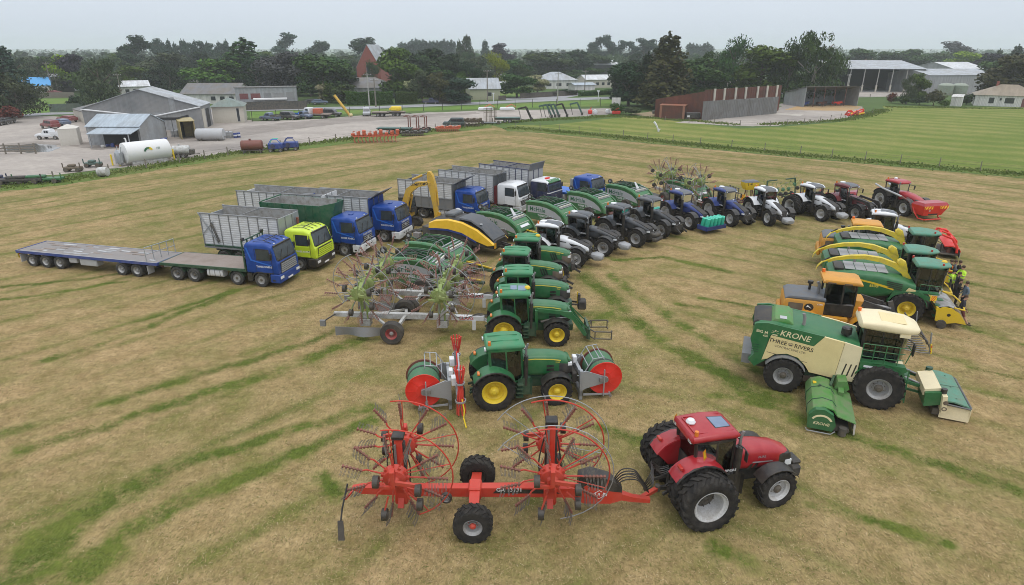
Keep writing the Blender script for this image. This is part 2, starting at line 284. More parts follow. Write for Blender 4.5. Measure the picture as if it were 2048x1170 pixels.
def haymat(key,straw,straw2,green,green2,gmix,streaks=True,period=3.1,side=0,lin=.8):
    m,n,l,b=newmat(key); pos=N(n,'ShaderNodeNewGeometry').outputs['Position']
    # mown lines run parallel to the two fences and meet on the diagonal
    wob=noise(n,l,pos,.035,2); wob2=noise(n,l,pos,.35,3)
    def dist(nx,ny):
        x=N(n,'ShaderNodeVectorMath',operation='DOT_PRODUCT'); s=N(n,'ShaderNodeVectorMath',operation='SUBTRACT'); l.new(pos,s.inputs[0]); s.inputs[1].default_value=FX
        l.new(s.outputs[0],x.inputs[0]); x.inputs[1].default_value=(nx,ny,0); return x.outputs['Value']
    a=dist(FU[1],-FU[0]); c=dist(-FU[0]*-FW[1]*0+FW[1],-FW[0])     # metres in from the left and the right fence
    if side: d=c
    else: d=mathn(n,l,'SMOOTH_MIN',a,c,c=9.)
    d=mathn(n,l,'MULTIPLY_ADD',wob,7.,False,d); d=mathn(n,l,'MULTIPLY_ADD',wob2,.45,False,d)
    ph=mathn(n,l,'FRACT',mathn(n,l,'DIVIDE',d,period))
    line=ramp(n,l,mathn(n,l,'ABSOLUTE',mathn(n,l,'SUBTRACT',ph,.5)),.16,.0)
    ph2=mathn(n,l,'FRACT',mathn(n,l,'DIVIDE',d,period*2.4)); band=ramp(n,l,mathn(n,l,'ABSOLUTE',mathn(n,l,'SUBTRACT',ph2,.5)),.4,.1)
    big=noise(n,l,pos,.05,4,.6); mid=noise(n,l,pos,.42,4,.62); fine=noise(n,l,pos,3.2,4,.7); 
    mp=N(n,'ShaderNodeMapping'); mp.inputs['Rotation'].default_value=(0,0,R(40)); mp.inputs['Scale'].default_value=(1,.35,1); l.new(pos,mp.inputs[0]); blade=noise(n,l,mp.outputs[0],16,3,.7)
    patch=ramp(n,l,noise(n,l,pos,.16,3,.6),.42,.68)
    g=mathn(n,l,'MULTIPLY',mathn(n,l,'MULTIPLY',line,mathn(n,l,'MULTIPLY_ADD',patch,.8,False,.25)),lin)
    g=mathn(n,l,'MULTIPLY_ADD',ramp(n,l,mid,.45,.65),.50,True,g)
    sy=N(n,'ShaderNodeSeparateXYZ'); l.new(pos,sy.inputs[0]); far=ramp(n,l,sy.outputs[1],38,80); g=mathn(n,l,'ADD',g,mathn(n,l,'MULTIPLY',mathn(n,l,'MULTIPLY',band,mathn(n,l,'MULTIPLY_ADD',far,.75,False,.25)),gmix*1.15),True)
    g=mathn(n,l,'ADD',g,mathn(n,l,'MULTIPLY',ramp(n,l,big,.42,.62),gmix),True)
    if streaks:
        at=N(n,'ShaderNodeAttribute',attribute_name='uncut')
        nz=noise(n,l,pos,1.5,5,.75); br=ramp(n,l,noise(n,l,pos,.38,4,.65),.36,.56)
        at=mathn(n,l,'ADD',at.outputs['Fac'],mathn(n,l,'MULTIPLY',mathn(n,l,'SUBTRACT',nz,.56),mathn(n,l,'MULTIPLY',at.outputs['Fac'],3.0)),True)
        st=mathn(n,l,'MULTIPLY',ramp(n,l,at,.22,.85),mathn(n,l,'MULTIPLY_ADD',br,.8,False,.12))
        g=mathn(n,l,'ADD',mathn(n,l,'ADD',mathn(n,l,'MULTIPLY',st,.8),mathn(n,l,'MULTIPLY',at,.12)),mathn(n,l,'MULTIPLY',g,.80),True)
    sc1=mixc(n,l,ramp(n,l,noise(n,l,pos,.9,4,.65),.3,.72),straw,straw2); gc=mixc(n,l,ramp(n,l,mid,.35,.7),green,green2)
    col=mixc(n,l,g,sc1,gc)
    v=mathn(n,l,'MULTIPLY_ADD',fine,1.15,False,mathn(n,l,'MULTIPLY_ADD',blade,1.15,False,-.15))
    vc=N(n,'ShaderNodeCombineColor'); [l.new(v,vc.inputs[i]) for i in range(3)]
    l.new(mixc(n,l,1.,col,vc.outputs[0],'MULTIPLY'),b.inputs['Base Color'])
    b.inputs['Roughness'].default_value=.95; b.inputs['Specular IOR Level'].default_value=.1
    bump(n,l,b,mathn(n,l,'ADD',fine,blade),.5,.05)
haymat('hay',(.245,.169,.077),(.395,.285,.145),(.070,.102,.016),(.118,.135,.028),.35)
haymat('hay_green',(.25,.235,.075),(.215,.215,.06),(.11,.155,.027),(.135,.175,.034),.52,False,2.9,1,.35)
def groundmat(key,cols,scale,rough=.95,detail=.6):
    m,n,l,b=newmat(key); pos=N(n,'ShaderNodeNewGeometry').outputs['Position']
    a=noise(n,l,pos,scale,5,.62); c=noise(n,l,pos,scale*7,4,.7); e=noise(n,l,pos,scale*.22,3)
    col=mixc(n,l,ramp(n,l,a,.32,.68),cols[0],cols[1]); col=mixc(n,l,mathn(n,l,'MULTIPLY',ramp(n,l,e,.45,.7),.8),col,cols[2])
    v=mathn(n,l,'MULTIPLY_ADD',c,detail,False,1-detail/2); vc=N(n,'ShaderNodeCombineColor'); [l.new(v,vc.inputs[i]) for i in range(3)]
    l.new(mixc(n,l,1.,col,vc.outputs[0],'MULTIPLY'),b.inputs['Base Color']); b.inputs['Roughness'].default_value=rough; b.inputs['Specular IOR Level'].default_value=.15
    bump(n,l,b,c,.4,.05); return n,l,b
groundmat('gravel',((.41,.365,.32),(.31,.275,.245),(.19,.17,.155)),.16)
groundmat('gravel_dark',((.23,.20,.175),(.30,.265,.235),(.19,.17,.15)),.3)
groundmat('asphalt',((.27,.27,.28),(.33,.33,.335),(.24,.24,.25)),.5,detail=.3)
groundmat('verge',((.085,.13,.026),(.12,.165,.035),(.16,.15,.05)),.35,detail=.9)
groundmat('lawn',((.10,.18,.03),(.13,.21,.04),(.15,.17,.05)),.15,detail=.6)
groundmat('farmland',((.06,.10,.03),(.09,.14,.035),(.045,.07,.03)),.012,detail=.5)
groundmat('straw_litter',((.42,.27,.13),(.34,.24,.13),(.28,.22,.15)),.4)
groundmat('concrete_pad',((.50,.46,.40),(.44,.40,.35),(.36,.33,.29)),.4)
groundmat('bare_soil',((.30,.22,.15),(.24,.18,.12),(.2,.2,.08)),.4)
m,n,l,b=newmat('puddle'); b.inputs['Base Color'].default_value=(.16,.15,.14,1); b.inputs['Roughness'].default_value=.08
# ---- ground sheets ---------------------------------------------------------------------------------
def sheet(name,pts,mat,z,wob=0):
    """flat sheet; pts are surveyed points (photo pixels) or world points V"""
    P=[p if isinstance(p,V) else G(*p) for p in pts]; mb=MB(mat)
    if wob:
        Q=[]
        for a,b in zip(P,P[1:]+P[:1]):
            k=max(1,int((b-a).length/wob/3)) if (b-a).length<400 else 1
            for i in range(k):
                q=a.lerp(b,i/k)+V((random.uniform(-wob,wob),random.uniform(-wob,wob),0))*(1 if i else .3); Q.append(q)
        P=Q
    mb.add([(p.x,p.y,z) for p in P],[tuple(range(len(P)))]); return struct(mb,name)
g=MB('farmland'); g.box(-9000,9000,-400,15000,-.6,0); struct(g,'ground')
LF=[(-200,402),(0,380),(110,368),(220,352),(360,329),(500,307),(620,293),(720,280),(840,267),(930,258),(985,251)]   # foot of the verge on the field side
RF=[(1015,262),(1080,266),(1200,277),(1400,297),(1600,316),(1800,334),(2048,357),(2300,380)]
def W(x,y): return V((x,y,0))
LFw=[G(*p) for p in LF]; RFw=[G(*p) for p in RF]
sheet('hay_field',[W(-70,-12)]+[W(-100,40)]+LFw+[G(1000,255)]+RFw+[W(120,60),W(70,-12)],'hay',.004)
import numpy as np
def near_field():
    """the part of the field in front of the camera as a grid that carries where strips were left uncut"""
    x0,x1,y0,y1,st=-52,56,10,86,.24; nx=int((x1-x0)/st)+1; ny=int((y1-y0)/st)+1
    xs,ys=np.meshgrid(np.linspace(x0,x1,nx),np.linspace(y0,y1,ny)); P=np.stack([xs.ravel(),ys.ravel()],1)
    msk=np.zeros(len(P)); rng=np.random.default_rng(3)
    wob=.06*np.sin(P[:,1]*1.3+np.sin(P[:,0]*.9)*1.7)+.06*np.sin(P[:,0]*2.1+P[:,1]*.7); Q=P+np.stack([wob,-wob],1)
    for wd,pts in STREAKS:
        pp=[G(*p) for p in pts]
        for a,b in zip(pp,pp[1:]):
            A=np.array([a.x,a.y]); D=np.array([b.x-a.x,b.y-a.y]); t=np.clip(((Q-A)@D)/(D@D),0,1); d=np.linalg.norm(Q-A-t[:,None]*D,axis=1)/(wd*1.15)
            msk=np.maximum(msk,np.exp(-d*d*.55))
    idx=np.arange(nx*ny).reshape(ny,nx); f=np.stack([idx[:-1,:-1],idx[:-1,1:],idx[1:,1:],idx[1:,:-1]],-1).reshape(-1,4)
    def inside(p):
        return True
    L=np.array([[p.x,p.y] for p in LFw]); Rr=np.array([[p.x,p.y] for p in RFw])
    lim=np.minimum(np.interp(P[:,0],L[:,0],L[:,1],left=-1e3,right=1e3),np.interp(P[:,0],Rr[:,0],Rr[:,1],left=1e3,right=1e3))
    okv=P[:,1]<lim-1.; f=f[okv[f].all(1)]
    me=bpy.data.meshes.new('hay_field'); me.from_pydata([(p[0],p[1],.008) for p in P],[],f.tolist()); me.materials.append(M('hay'))
    at=me.attributes.new('uncut','FLOAT','POINT'); at.data.foreach_set('value',msk.astype(np.float32)); me.update(); o=obj('hay_field',me); o['kind']='structure'
near_field()
sheet('green_field',[(1000,252)]+[(1080,259),(1200,270),(1400,290),(1600,309),(1800,327),(2048,350),(2300,372),(2500,300),(2300,225),(2048,215),(1765,212),(1772,223),(1735,232),(1680,244),(1560,254),(1480,257),(1300,236),(1250,234),(1100,250),(1040,250)],'hay_green',.005)
sheet('gravel_yard',[(-260,370),(0,356),(120,349),(245,335),(330,324),(430,311),(520,300),(640,285),(760,268),(830,262),(910,252),(1000,243),(1060,238),(1180,232),(1235,226),(1240,216),(1100,219),(960,221),(840,226),(720,231),(640,238),(500,243),(490,232),(440,215),(380,217),(160,236),(110,232),(30,234),(-150,250)],'gravel',.006,.8)
sheet('gravel_track',[(0,300),(120,290),(200,300),(420,280),(720,243),(960,228),(950,224),(700,234),(560,246),(480,256),(440,262),(300,262),(160,286),(60,283),(0,288)],'gravel_dark',.011,.5)
sheet('village_road',[(500,222),(760,217),(1000,207),(1130,201),(1280,196),(1500,190),(1700,184),(1900,183),(2048,178),(2048,172),(1700,180),(1450,186),(1260,192),(1140,196),(1000,202),(760,212),(500,217),(420,220),(420,224)],'asphalt',.012)
sheet('side_road',[(1120,198),(1175,188),(1215,184),(1235,181),(1160,184),(1060,192),(1000,197),(1000,200)],'asphalt',.017)
sheet('village_lane',[(-150,246),(0,236),(110,229),(170,228),(170,224),(100,225),(0,231),(-150,240)],'asphalt',.012)
sheet('road_verge',[(500,237),(720,227),(960,218),(1240,212),(1240,199),(1130,203),(1000,209),(760,219),(500,224)],'lawn',.008)
sheet('lawn_paddock',[(30,228),(180,221),(180,196),(60,198)],'lawn',.008)
sheet('front_lawn',[(990,192),(1060,188),(1060,174),(985,176)],'lawn',.008)
sheet('cottage_lawn',[(1000,196),(1240,190),(1240,186),(1100,187),(1000,192)],'lawn',.010)
sheet('far_yard',[(1350,245),(1480,252),(1540,252),(1640,244),(1700,234),(1725,226),(1722,213),(1700,208),(1560,207),(1555,222)],'gravel',.006,.6)
sheet('straw_litter',[(1570,220),(1700,222),(1722,216),(1712,210),(1600,210)],'straw_litter',.012,.5)
sheet('concrete_pad',[(1525,228),(1600,232),(1608,229),(1530,225)],'concrete_pad',.013)
sheet('bare_patch',[(1260,228),(1330,238),(1410,242),(1400,235),(1300,223)],'bare_soil',.009,.5)
sheet('depot_yard',[(1700,195),(2048,187),(2048,178),(1700,181)],'gravel',.009)
sheet('puddle',[(0,296),(30,291),(70,287),(115,290),(118,297),(95,304),(55,306),(20,303)],'puddle',.016,.4)
# ---- long grass on the fence lines: nobody could count it ------------------------------------------
def blades(name,lines,width,per,h,mat='verge_grass'):
    mb=MB(mat)
    for ln in lines:
        P=[G(*p) if not isinstance(p,V) else p for p in ln]
        for a,b in zip(P,P[1:]):
            L=(b-a).length; nn=int(L*per*width)
            for _ in range(nn):
                p=a.lerp(b,random.random()); d=(b-a).normalized(); p=p+V((-d.y,d.x,0))*(random.gauss(0,.33)*width)
                k=random.uniform(.5,1.2)*h*(.75+.5*(.5+.5*sin(p.x*.35)*cos(p.y*.27))); an=random.uniform(0,pi); e=V((cos(an),sin(an),0))*.11*(k/h+.4); t=V((random.uniform(-.25,.25),random.uniform(-.25,.25),1))*k
                mb.add([p-e,p+e,p+t+e*.5,p+t-e*.3],[(0,1,2,3)])
    o=mb.build(name); o['kind']='stuff'; return o
m,n,l,b=newmat('verge_grass'); gi=N(n,'ShaderNodeNewGeometry'); cr=N(n,'ShaderNodeValToRGB'); l.new(gi.outputs['Random Per Island'],cr.inputs[0])
e=cr.color_ramp.elements; e[0].color=(.10,.145,.032,1); e[1].color=(.22,.21,.09,1); x=e.new(.5); x.color=(.125,.17,.04,1); x=e.new(.85); x.color=(.15,.19,.05,1); l.new(cr.outputs[0],b.inputs['Base Color']); b.inputs['Roughness'].default_value=.8; b.inputs['Specular IOR Level'].default_value=.1
sheet('field_verge',[(p[0],p[1]+4) for p in LF]+[(p[0]-6,p[1]-12*(1-i/14)) for i,p in reversed(list(enumerate(LF)))],'verge',.014,.25)
sheet('fence_verge',[(p[0],p[1]-1) for p in RF]+[(p[0],p[1]-11) for p in reversed(RF)],'verge',.014,.25)
blades('verge_grass',[[(p[0],p[1]-5) for p in LF],[(p[0],p[1]-6) for p in RF]],3.2,16,.20)
blades('yard_grass',[[(1000,246),(1060,242),(1180,236),(1250,230)],[(1180,232),(1300,236),(1400,243),(1480,250)],[(1520,250),(1600,246),(1690,240),(1740,229),(1770,219)],[(1770,214),(1900,216),(2048,218)]],2.8,10,.26)

# short cut stalks lying on the near field: nobody could count them
m,n,l,b=newmat('cut_stalks'); gi=N(n,'ShaderNodeNewGeometry'); cr=N(n,'ShaderNodeValToRGB'); l.new(gi.outputs['Random Per Island'],cr.inputs[0]); cr.color_ramp.interpolation='CONSTANT'
e=cr.color_ramp.elements; e[0].color=(.42,.31,.16,1); e[1].position=.3; e[1].color=(.30,.21,.10,1)
for p_,c_ in ((.55,(.17,.12,.055,1)),(.72,(.11,.13,.03,1)),(.86,(.075,.11,.02,1)),(.94,(.52,.42,.25,1))): x=e.new(p_); x.color=c_
l.new(cr.outputs[0],b.inputs['Base Color']); b.inputs['Roughness'].default_value=.9; b.inputs['Specular IOR Level'].default_value=.1
def streak_at(P):
    m_=np.zeros(len(P))
    for wd,pts in STREAKS:
        pp=[G(*p) for p in pts]
        for a,b in zip(pp,pp[1:]):
            A=np.array([a.x,a.y]); D=np.array([b.x-a.x,b.y-a.y]); t=np.clip(((P-A)@D)/(D@D),0,1); m_=np.maximum(m_,np.exp(-.55*(np.linalg.norm(P-A-t[:,None]*D,axis=1)/(wd*1.15))**2))
    return m_
def blade_mesh(name,mat,x,y,z,ux,uy,vx,vy,dx,dy,dz):
    n=len(x); P=np.stack([np.stack([x-ux-vx,y-uy-vy,z],1),np.stack([x+ux-vx+dx,y+uy-vy+dy,z+dz],1),np.stack([x+ux+vx+dx,y+uy+vy+dy,z+dz],1),np.stack([x-ux+vx,y-uy+vy,z],1)],1).reshape(-1,3)
    me=bpy.data.meshes.new(name); me.vertices.add(n*4); me.vertices.foreach_set('co',P.astype(np.float32).ravel()); me.loops.add(n*4); me.loops.foreach_set('vertex_index',np.arange(n*4,dtype=np.int32)); me.polygons.add(n); me.polygons.foreach_set('loop_start',np.arange(n,dtype=np.int32)*4); me.update(calc_edges=True); me.validate(); me.materials.append(M(mat)); o=obj(name,me); o['kind']='stuff'
rng=np.random.default_rng(5); n=130000; t=rng.random(n)**1.6; y=11+t*30; x=(rng.random(n)*2-1)*(y*.98+4); keep=streak_at(np.stack([x,y],1))<.3; x,y,t=x[keep],y[keep],t[keep]; n=len(x)
L=rng.uniform(.02,.075,n)*(1-.3*t); w=rng.uniform(.003,.0055,n)*(1+t); a=rng.uniform(0,2*np.pi,n); o_=np.zeros(n)
blade_mesh('cut_grass','cut_stalks',x,y,rng.uniform(.011,.02,n),np.cos(a)*L,np.sin(a)*L,-np.sin(a)*w,np.cos(a)*w,o_,o_,rng.uniform(-.003,.025,n))
xs=[];ys=[]
for wd,pts in STREAKS:
    pp=[G(*p) for p in pts]
    for a,b in zip(pp,pp[1:]):
        k=int((b-a).length*wd*900); t=rng.random(k); off=rng.normal(0,.62,k)*wd; d=(b-a).normalized(); px_=a.x+(b.x-a.x)*t; py_=a.y+(b.y-a.y)*t
        cl=np.sin(px_*1.9+py_*.7)+np.sin(py_*1.3-px_*.6)+np.sin(px_*.35+1)*.7; kp=cl+rng.normal(0,.7,k)>-.25; xs.append((px_-d.y*off)[kp]); ys.append((py_+d.x*off)[kp])
x=np.concatenate(xs); y=np.concatenate(ys); n=len(x); wob=.06*np.sin(y*1.3+np.sin(x*.9)*1.7)+.06*np.sin(x*2.1+y*.7); x=x-wob; y=y+wob; a=rng.uniform(0,2*np.pi,n); w=rng.uniform(.005,.012,n); hh=rng.uniform(.012,.04,n); o_=np.zeros(n)
m,n_,l,b=newmat('uncut_blades'); gi=N(n_,'ShaderNodeNewGeometry'); l.new(mixc(n_,l,gi.outputs['Random Per Island'],(.095,.14,.025),(.20,.22,.07)),b.inputs['Base Color']); b.inputs['Roughness'].default_value=.8; b.inputs['Specular IOR Level'].default_value=.1
blade_mesh('uncut_grass','uncut_blades',x,y,o_+.006,o_,o_,np.cos(a)*w,np.sin(a)*w,rng.normal(0,.03,n),rng.normal(0,.03,n),hh)
prep_text('THREE RIVERS','THREE','RIVERS','CONTRACTING LTD','KRONE','BiG M','450','McHale','CLAAS','KUHN','GA 13131','8500i','624K','FSI','SUMITOMO','7530','6150R','PURE','6630','1-4','6750','Fusion')
def hazard(name,parent,c,w,h,ax='x',slant=1):
    """small red/yellow striped marker board standing across x (or y)"""
    mb=MB('sign_yellow'); n=3
    def q(u,v,o): return (c[0]+o,c[1]+u,c[2]+v) if ax=='x' else (c[0]+u,c[1]+o,c[2]+v)
    for o in (-.012,.012): mb.add([q(-w/2,-h/2,o),q(w/2,-h/2,o),q(w/2,h/2,o),q(-w/2,h/2,o)],[(0,1,2,3)])
    for o in (-.015,.015):
        for i in range(n):
            a=-w/2+w*(i+.1)/n; b=a+w/n*.5; s=slant*h*.25
            cl=lambda t:max(-w/2,min(w/2,t))
            mb.add([q(cl(a-s),-h/2,o),q(cl(b-s),-h/2,o),q(cl(b+s),h/2,o),q(cl(a+s),h/2,o)],[(0,1,2,3)],'sign_red')
    return mb.build(name,parent)
def crown_lettering(mb,t,h,org,xd,yd,mat):
    mb.text(t,h,org,xd,yd,mat)
STY={
 'jd':dict(body='green',roof='green_roof',rim='rim_yellow',hub='rim_yellow',chassis='green_dark',cabc='green',fender='green',pillar='green',rr=.93,rw=.66,fr=.69,fw=.52,wb=2.84,tr=.95,tf=.93),
 'jd6':dict(body='green',roof='green_roof',rim='rim_yellow',hub='rim_yellow',chassis='green_dark',cabc='black',fender='green',pillar='black',rr=.95,rw=.66,fr=.71,fw=.54,wb=2.80,tr=.96,tf=.94),
 'vw':dict(body='white',roof='white',rim='rim_white',hub='rim_grey',chassis='black_dusty',cabc='black',fender='white',pillar='black',rr=.95,rw=.66,fr=.72,fw=.54,wb=2.95,tr=.96,tf=.95),
 'va':dict(body='anthracite',roof='grey_roof',rim='rim_grey',hub='hub_dark',chassis='black_dusty',cabc='black',fender='anthracite',pillar='black',rr=.95,rw=.66,fr=.72,fw=.54,wb=2.95,tr=.96,tf=.95),
 'vb':dict(body='valtra_blue',roof='valtra_blue',rim='rim_white',hub='rim_grey',chassis='black_dusty',cabc='black',fender='valtra_blue',pillar='black',rr=.95,rw=.66,fr=.72,fw=.54,wb=2.95,tr=.96,tf=.95),
 'vr':dict(body='dark_red',roof='dark_red',rim='rim_grey',hub='hub_dark',chassis='black_dusty',cabc='dark_red',fender='dark_red',pillar='dark_red',rr=.95,rw=.66,fr=.72,fw=.54,wb=2.95,tr=.96,tf=.95),
 'case':dict(body='red',roof='red',rim='rim_white',hub='hub_dark',chassis='black_dusty',cabc='black',fender='red',pillar='black',rr=.99,rw=.62,fr=.72,fw=.55,wb=2.88,tr=.86,tf=.97),
 'mag':dict(body='red',roof='red',rim='rim_white',hub='hub_dark',chassis='black_dusty',cabc='black',fender='black',pillar='black',rr=1.0,rw=.66,fr=.78,fw=.56,wb=3.05,tr=.98,tf=.97),
}
DX=.36
def hood_mesh(kind,S):
    mb=MB(S['body']); wb=S['wb']
    if kind in('jd','jd6'):
        st=[(1.36,.47,1.22,2.20,.18),(1.9,.47,1.18,2.21,.2),(2.7,.46,1.12,2.16,.22),(3.15,.45,1.10,2.08,.24),(wb+.62,.43,1.10,1.96,.26)]
        mb.loft([rr(x,-w,w,a,b,r,3) for x,w,a,b,r in st]); xe=wb+.62
        mb.loft([rr(xe-.42,-.468,.468,1.12,1.84,.1,2),rr(xe+.08,-.45,.45,1.14,1.82,.18,2),rr(xe+.2,-.35,.35,1.2,1.72,.2,2)],'black_dusty' if kind=='jd' else 'brown_steel')
        mb.loft([rr(xe,-.43,.43,1.78,1.96,.1,2),rr(xe+.12,-.37,.37,1.79,1.88,.05,2)])
        for s in (-1,1):
            mb.box(xe-.02,xe+.17,s*.40-.06,s*.40+.06,1.62,1.76,'lamp_white')
            P=[(1.37,2.02),(1.9,2.04),(2.7,1.97),(3.1,1.89)]; y=s*.476
            for (xa,za),(xb,zb) in zip(P,P[1:]): mb.quad((xa,y,za),(xb,y,zb),(xb,y,zb+.05),(xa,y,za+.05),mat='letter_yellow')
            if kind=='jd':
                for zz in (1.42,1.60): mb.box(2.45,2.80,s*.40,s*.472,zz,zz+.12,'black')
                mb.text('7530',.07,(2.95,s*.478,1.80),(-s,0,0),(0,0,1),'letter_yellow')
            else:
                for i in range(3): mb.add([(2.15+i*.16,s*.476,1.90),(2.25+i*.16,s*.476,1.90),(2.42+i*.16,s*.474,1.45),(2.32+i*.16,s*.474,1.45)],[(0,1,2,3)],'black')
                mb.text('6150R',.07,(2.75,s*.478,1.84),(-s,0,0),(0,0,1),'letter_yellow')
    elif kind[0]=='v':
        xe=wb+.72
        st=[(1.36,.46,1.2,1.98,.16),(1.7,.45,1.15,1.96,.18),(2.5,.42,1.05,1.82,.2),(3.1,.39,1.0,1.64,.2),(xe,.34,1.0,1.42,.18)]
        mb.loft([rr(x,-w,w,a,b,r,3) for x,w,a,b,r in st])
        gm='black_dusty'
        mb.loft([[(x,-w,z),(x,w,z),(x,w*.8,z-.2),(x,-w*.8,z-.2)] for x,w,z in ((2.0,.16,1.93),(2.5,.24,1.845),(3.1,.29,1.665),(xe+.02,.28,1.45),(xe+.06,.22,1.2))],gm)
        for s in (-1,1):
            mb.add([(2.2,s*.438,1.62),(3.05,s*.402,1.5),(3.3,s*.385,1.36),(2.9,s*.41,1.34),(2.4,s*.43,1.42)],[(0,1,2,3,4)],'black')
            mb.add([(1.42,s*.465,1.74),(2.0,s*.452,1.70),(2.0,s*.452,1.64),(1.42,s*.465,1.66)],[(0,1,2,3)],'black')
            mb.box(xe-.2,xe+.04,s*.30-.07,s*.30+.07,1.16,1.28,'lamp_white')
    else:
        xe=wb+.80
        st=[(1.33,.50,1.2,2.02,.2),(1.7,.50,1.15,2.05,.24),(2.5,.48,1.08,2.0,.26),(3.2,.45,1.03,1.88,.28),(xe,.40,1.05,1.66,.26)]
        mb.loft([rr(x,-w,w,a,b,r,3) for x,w,a,b,r in st])
        mb.loft([rr(xe-.42,-.455,.455,1.05,1.70,.14,2),rr(xe+.03,-.42,.42,1.05,1.64,.2,2),rr(xe+.16,-.33,.33,1.12,1.5,.2,2)],'black')
        for s in (-1,1):
            mb.box(xe-.16,xe+.1,s*.39-.05,s*.39+.055,1.14,1.36,'lamp_white')
            mb.add([(2.2,s*.494,1.50),(3.0,s*.47,1.44),(3.0,s*.47,1.40),(2.2,s*.494,1.44)],[(0,1,2,3)],'mid_grey')
            for i in range(2): mb.add([(2.0+i*.2,s*.498,1.2),(2.12+i*.2,s*.496,1.2),(2.26+i*.2,s*.496,1.42),(2.14+i*.2,s*.498,1.42)],[(0,1,2,3)],'black')
            mb.text('PURE',.09,(2.55,s*.492,1.62),(-s,0,0),(0,0,1),'mid_grey')
    return mb.mesh('hood')
def cab_parts(root,kind,S,dx=0,letter=True,disc=True):
    """glazed cab: frame, panes, roof, seat and wheel"""
    had=set(root.children)
    p=S['pillar']; mb=MB(p); B={}
    for s in (-1,1):
        B[s]=dict(f0=V((1.00,s*.52,1.30)),f1=V((.90,s*.70,2.70)),m0=V((.28,s*.80,1.32)),m1=V((.20,s*.80,2.72)),r0=V((-.46,s*.66,1.72)),r1=V((-.52,s*.70,2.70)),k=V((.85,s*.66,1.12)))
        b=B[s]; mb.bar(b['f0'],b['f1'],.07,.07); mb.bar(b['m0'],b['m1'],.06,.06); mb.bar(b['r0'],b['r1'],.09,.09); mb.bar(b['f1'],b['m1'],.06,.08); mb.bar(b['m1'],b['r1'],.06,.08)
        mb.bar(b['f0'],b['k'],.06,.06); mb.bar(b['k'],(.25,s*.80,1.16),.06,.06); mb.bar((.28,s*.80,1.36),(-.46,s*.66,1.74),.06,.07)
    for a in ('f0','f1','r0','r1'): mb.bar(B[-1][a],B[1][a],.07,.07)
    mb.box(-.5,.95,-.62,.62,.98,1.16,'black_dusty'); mb.box(-.50,.10,-.60,.60,1.1,1.72,'black_dusty')
    fr=mb.build('cab_frame',root)
    for nm,pts in (('windscreen',[B[-1]['f0'],B[1]['f0'],B[1]['f1'],B[-1]['f1']]),('rear_window',[B[-1]['r0'],B[1]['r0'],B[1]['r1'],B[-1]['r1']])):
        g=MB('glass'); g.quad(*pts); g.build(nm,root)
    for s in (-1,1):
        b=B[s]; g=MB('glass'); g.quad(b['k'],(.28,s*.80,1.16),b['m1'],b['f1'],b['f0'])
        if letter and kind[0] in 'cv': g.text('THREE RIVERS',.10,(.60,s*.79,1.46) if kind[0]=='c' else (.6,s*.79,1.5),(-s,.0,0) if s>0 else (1,.0,0),(0,0,1),'letter_white')
        d=g.build('door',root); h=MB('black'); h.box(.34,.46,s*.80,s*.83,1.48,1.54); h.build('handle',d)
        g=MB('glass'); g.quad(b['m0'],b['r0'],b['r1'],b['m1']); g.build('side_window',root)
    # roof
    mb=MB(S['roof']); z=2.70
    if kind[:2]=='jd':
        st=[(-.66,.66,z+.04,z+.16,.06),(-.6,.74,z,z+.24,.12),(.2,.80,z,z+.30,.14),(.86,.78,z,z+.27,.14),(1.02,.72,z+.03,z+.18,.08),(1.08,.64,z+.06,z+.13,.03)]
        mb.loft([rr(x,-w,w,a,b,r,3) for x,w,a,b,r in st]); 
        for y in (-.28,.28): mb.box(-.5,.85,y-.02,y+.02,z+.28,z+.308)
    elif kind[0]=='v':
        st=[(-.68,.64,z+.04,z+.16,.06),(-.6,.74,z,z+.22,.12),(.2,.79,z,z+.30,.2),(.85,.75,z,z+.24,.16),(1.06,.65,z+.02,z+.12,.05)]
        mb.loft([rr(x,-w,w,a,b,r,3) for x,w,a,b,r in st])
        mb.loft([rr(x,-w,w,z+a,z+b,.03,2) for x,w,a,b in ((-.1,.34,.24,.315),(.5,.46,.2,.30),(.88,.52,.14,.252),(1.09,.48,.06,.13))],'grey_roof' if S['roof']!='grey_roof' else 'anthracite')
        mb.lathe([(.25,.0),(.25,.07),(.20,.105),(.001,.115)],(-.3,0,z+.25),'z','white' if disc else S['roof'],16)
    else:
        st=[(-.72,.66,z+.02,z+.14,.06),(-.64,.76,z-.02,z+.24,.12),(.2,.78,z-.0,z+.30,.16),(.92,.75,z-.0,z+.27,.14),(1.10,.66,z+.02,z+.14,.06)]
        mb.loft([rr(x,-w,w,a,b,r,3) for x,w,a,b,r in st])
        for y in (-.52,.52): mb.box(-.5,.88,y-.02,y+.02,z+.262,z+.285)
        mb.box(-.52,-.48,-.5,.5,z+.255,z+.285)
    rf=mb.build('roof',root)
    for s in (-1,1):
        for x in (-.68,1.06):
            lm=MB('lamp_white'); lm.box(x-.04,x+.04,s*.56-.1,s*.56+.1,z+.0,z+.1); lm.box(x-.03,x+.05,s*.56-.12,s*.56+.12,z-.03,z+.0,'black'); lm.build('work_lamp',rf)
    for s in (-1,1):
        mb=MB('black'); mb.tube([(1.0,s*.72,2.5),(1.06,s*1.0,2.54),(1.08,s*1.18,2.5)],.02); mb.box(1.05,1.1,s*1.18-.09,s*1.18+.09,2.12,2.5,c=.02); mb.build('mirror',root)
    mb=MB('seat_grey'); mb.box(-.15,.3,-.24,.24,1.45,1.62,c=.05); mb.box(-.28,-.12,-.24,.24,1.5,2.25,c=.06); mb.box(-.1,.3,-.42,-.28,1.5,1.75,c=.03); mb.build('seat',root)
    mb=MB('black'); mb.tube([(.9,0,1.2),(.78,0,1.75),(.62,0,1.98)],.05); c=V((.6,0,2.0))
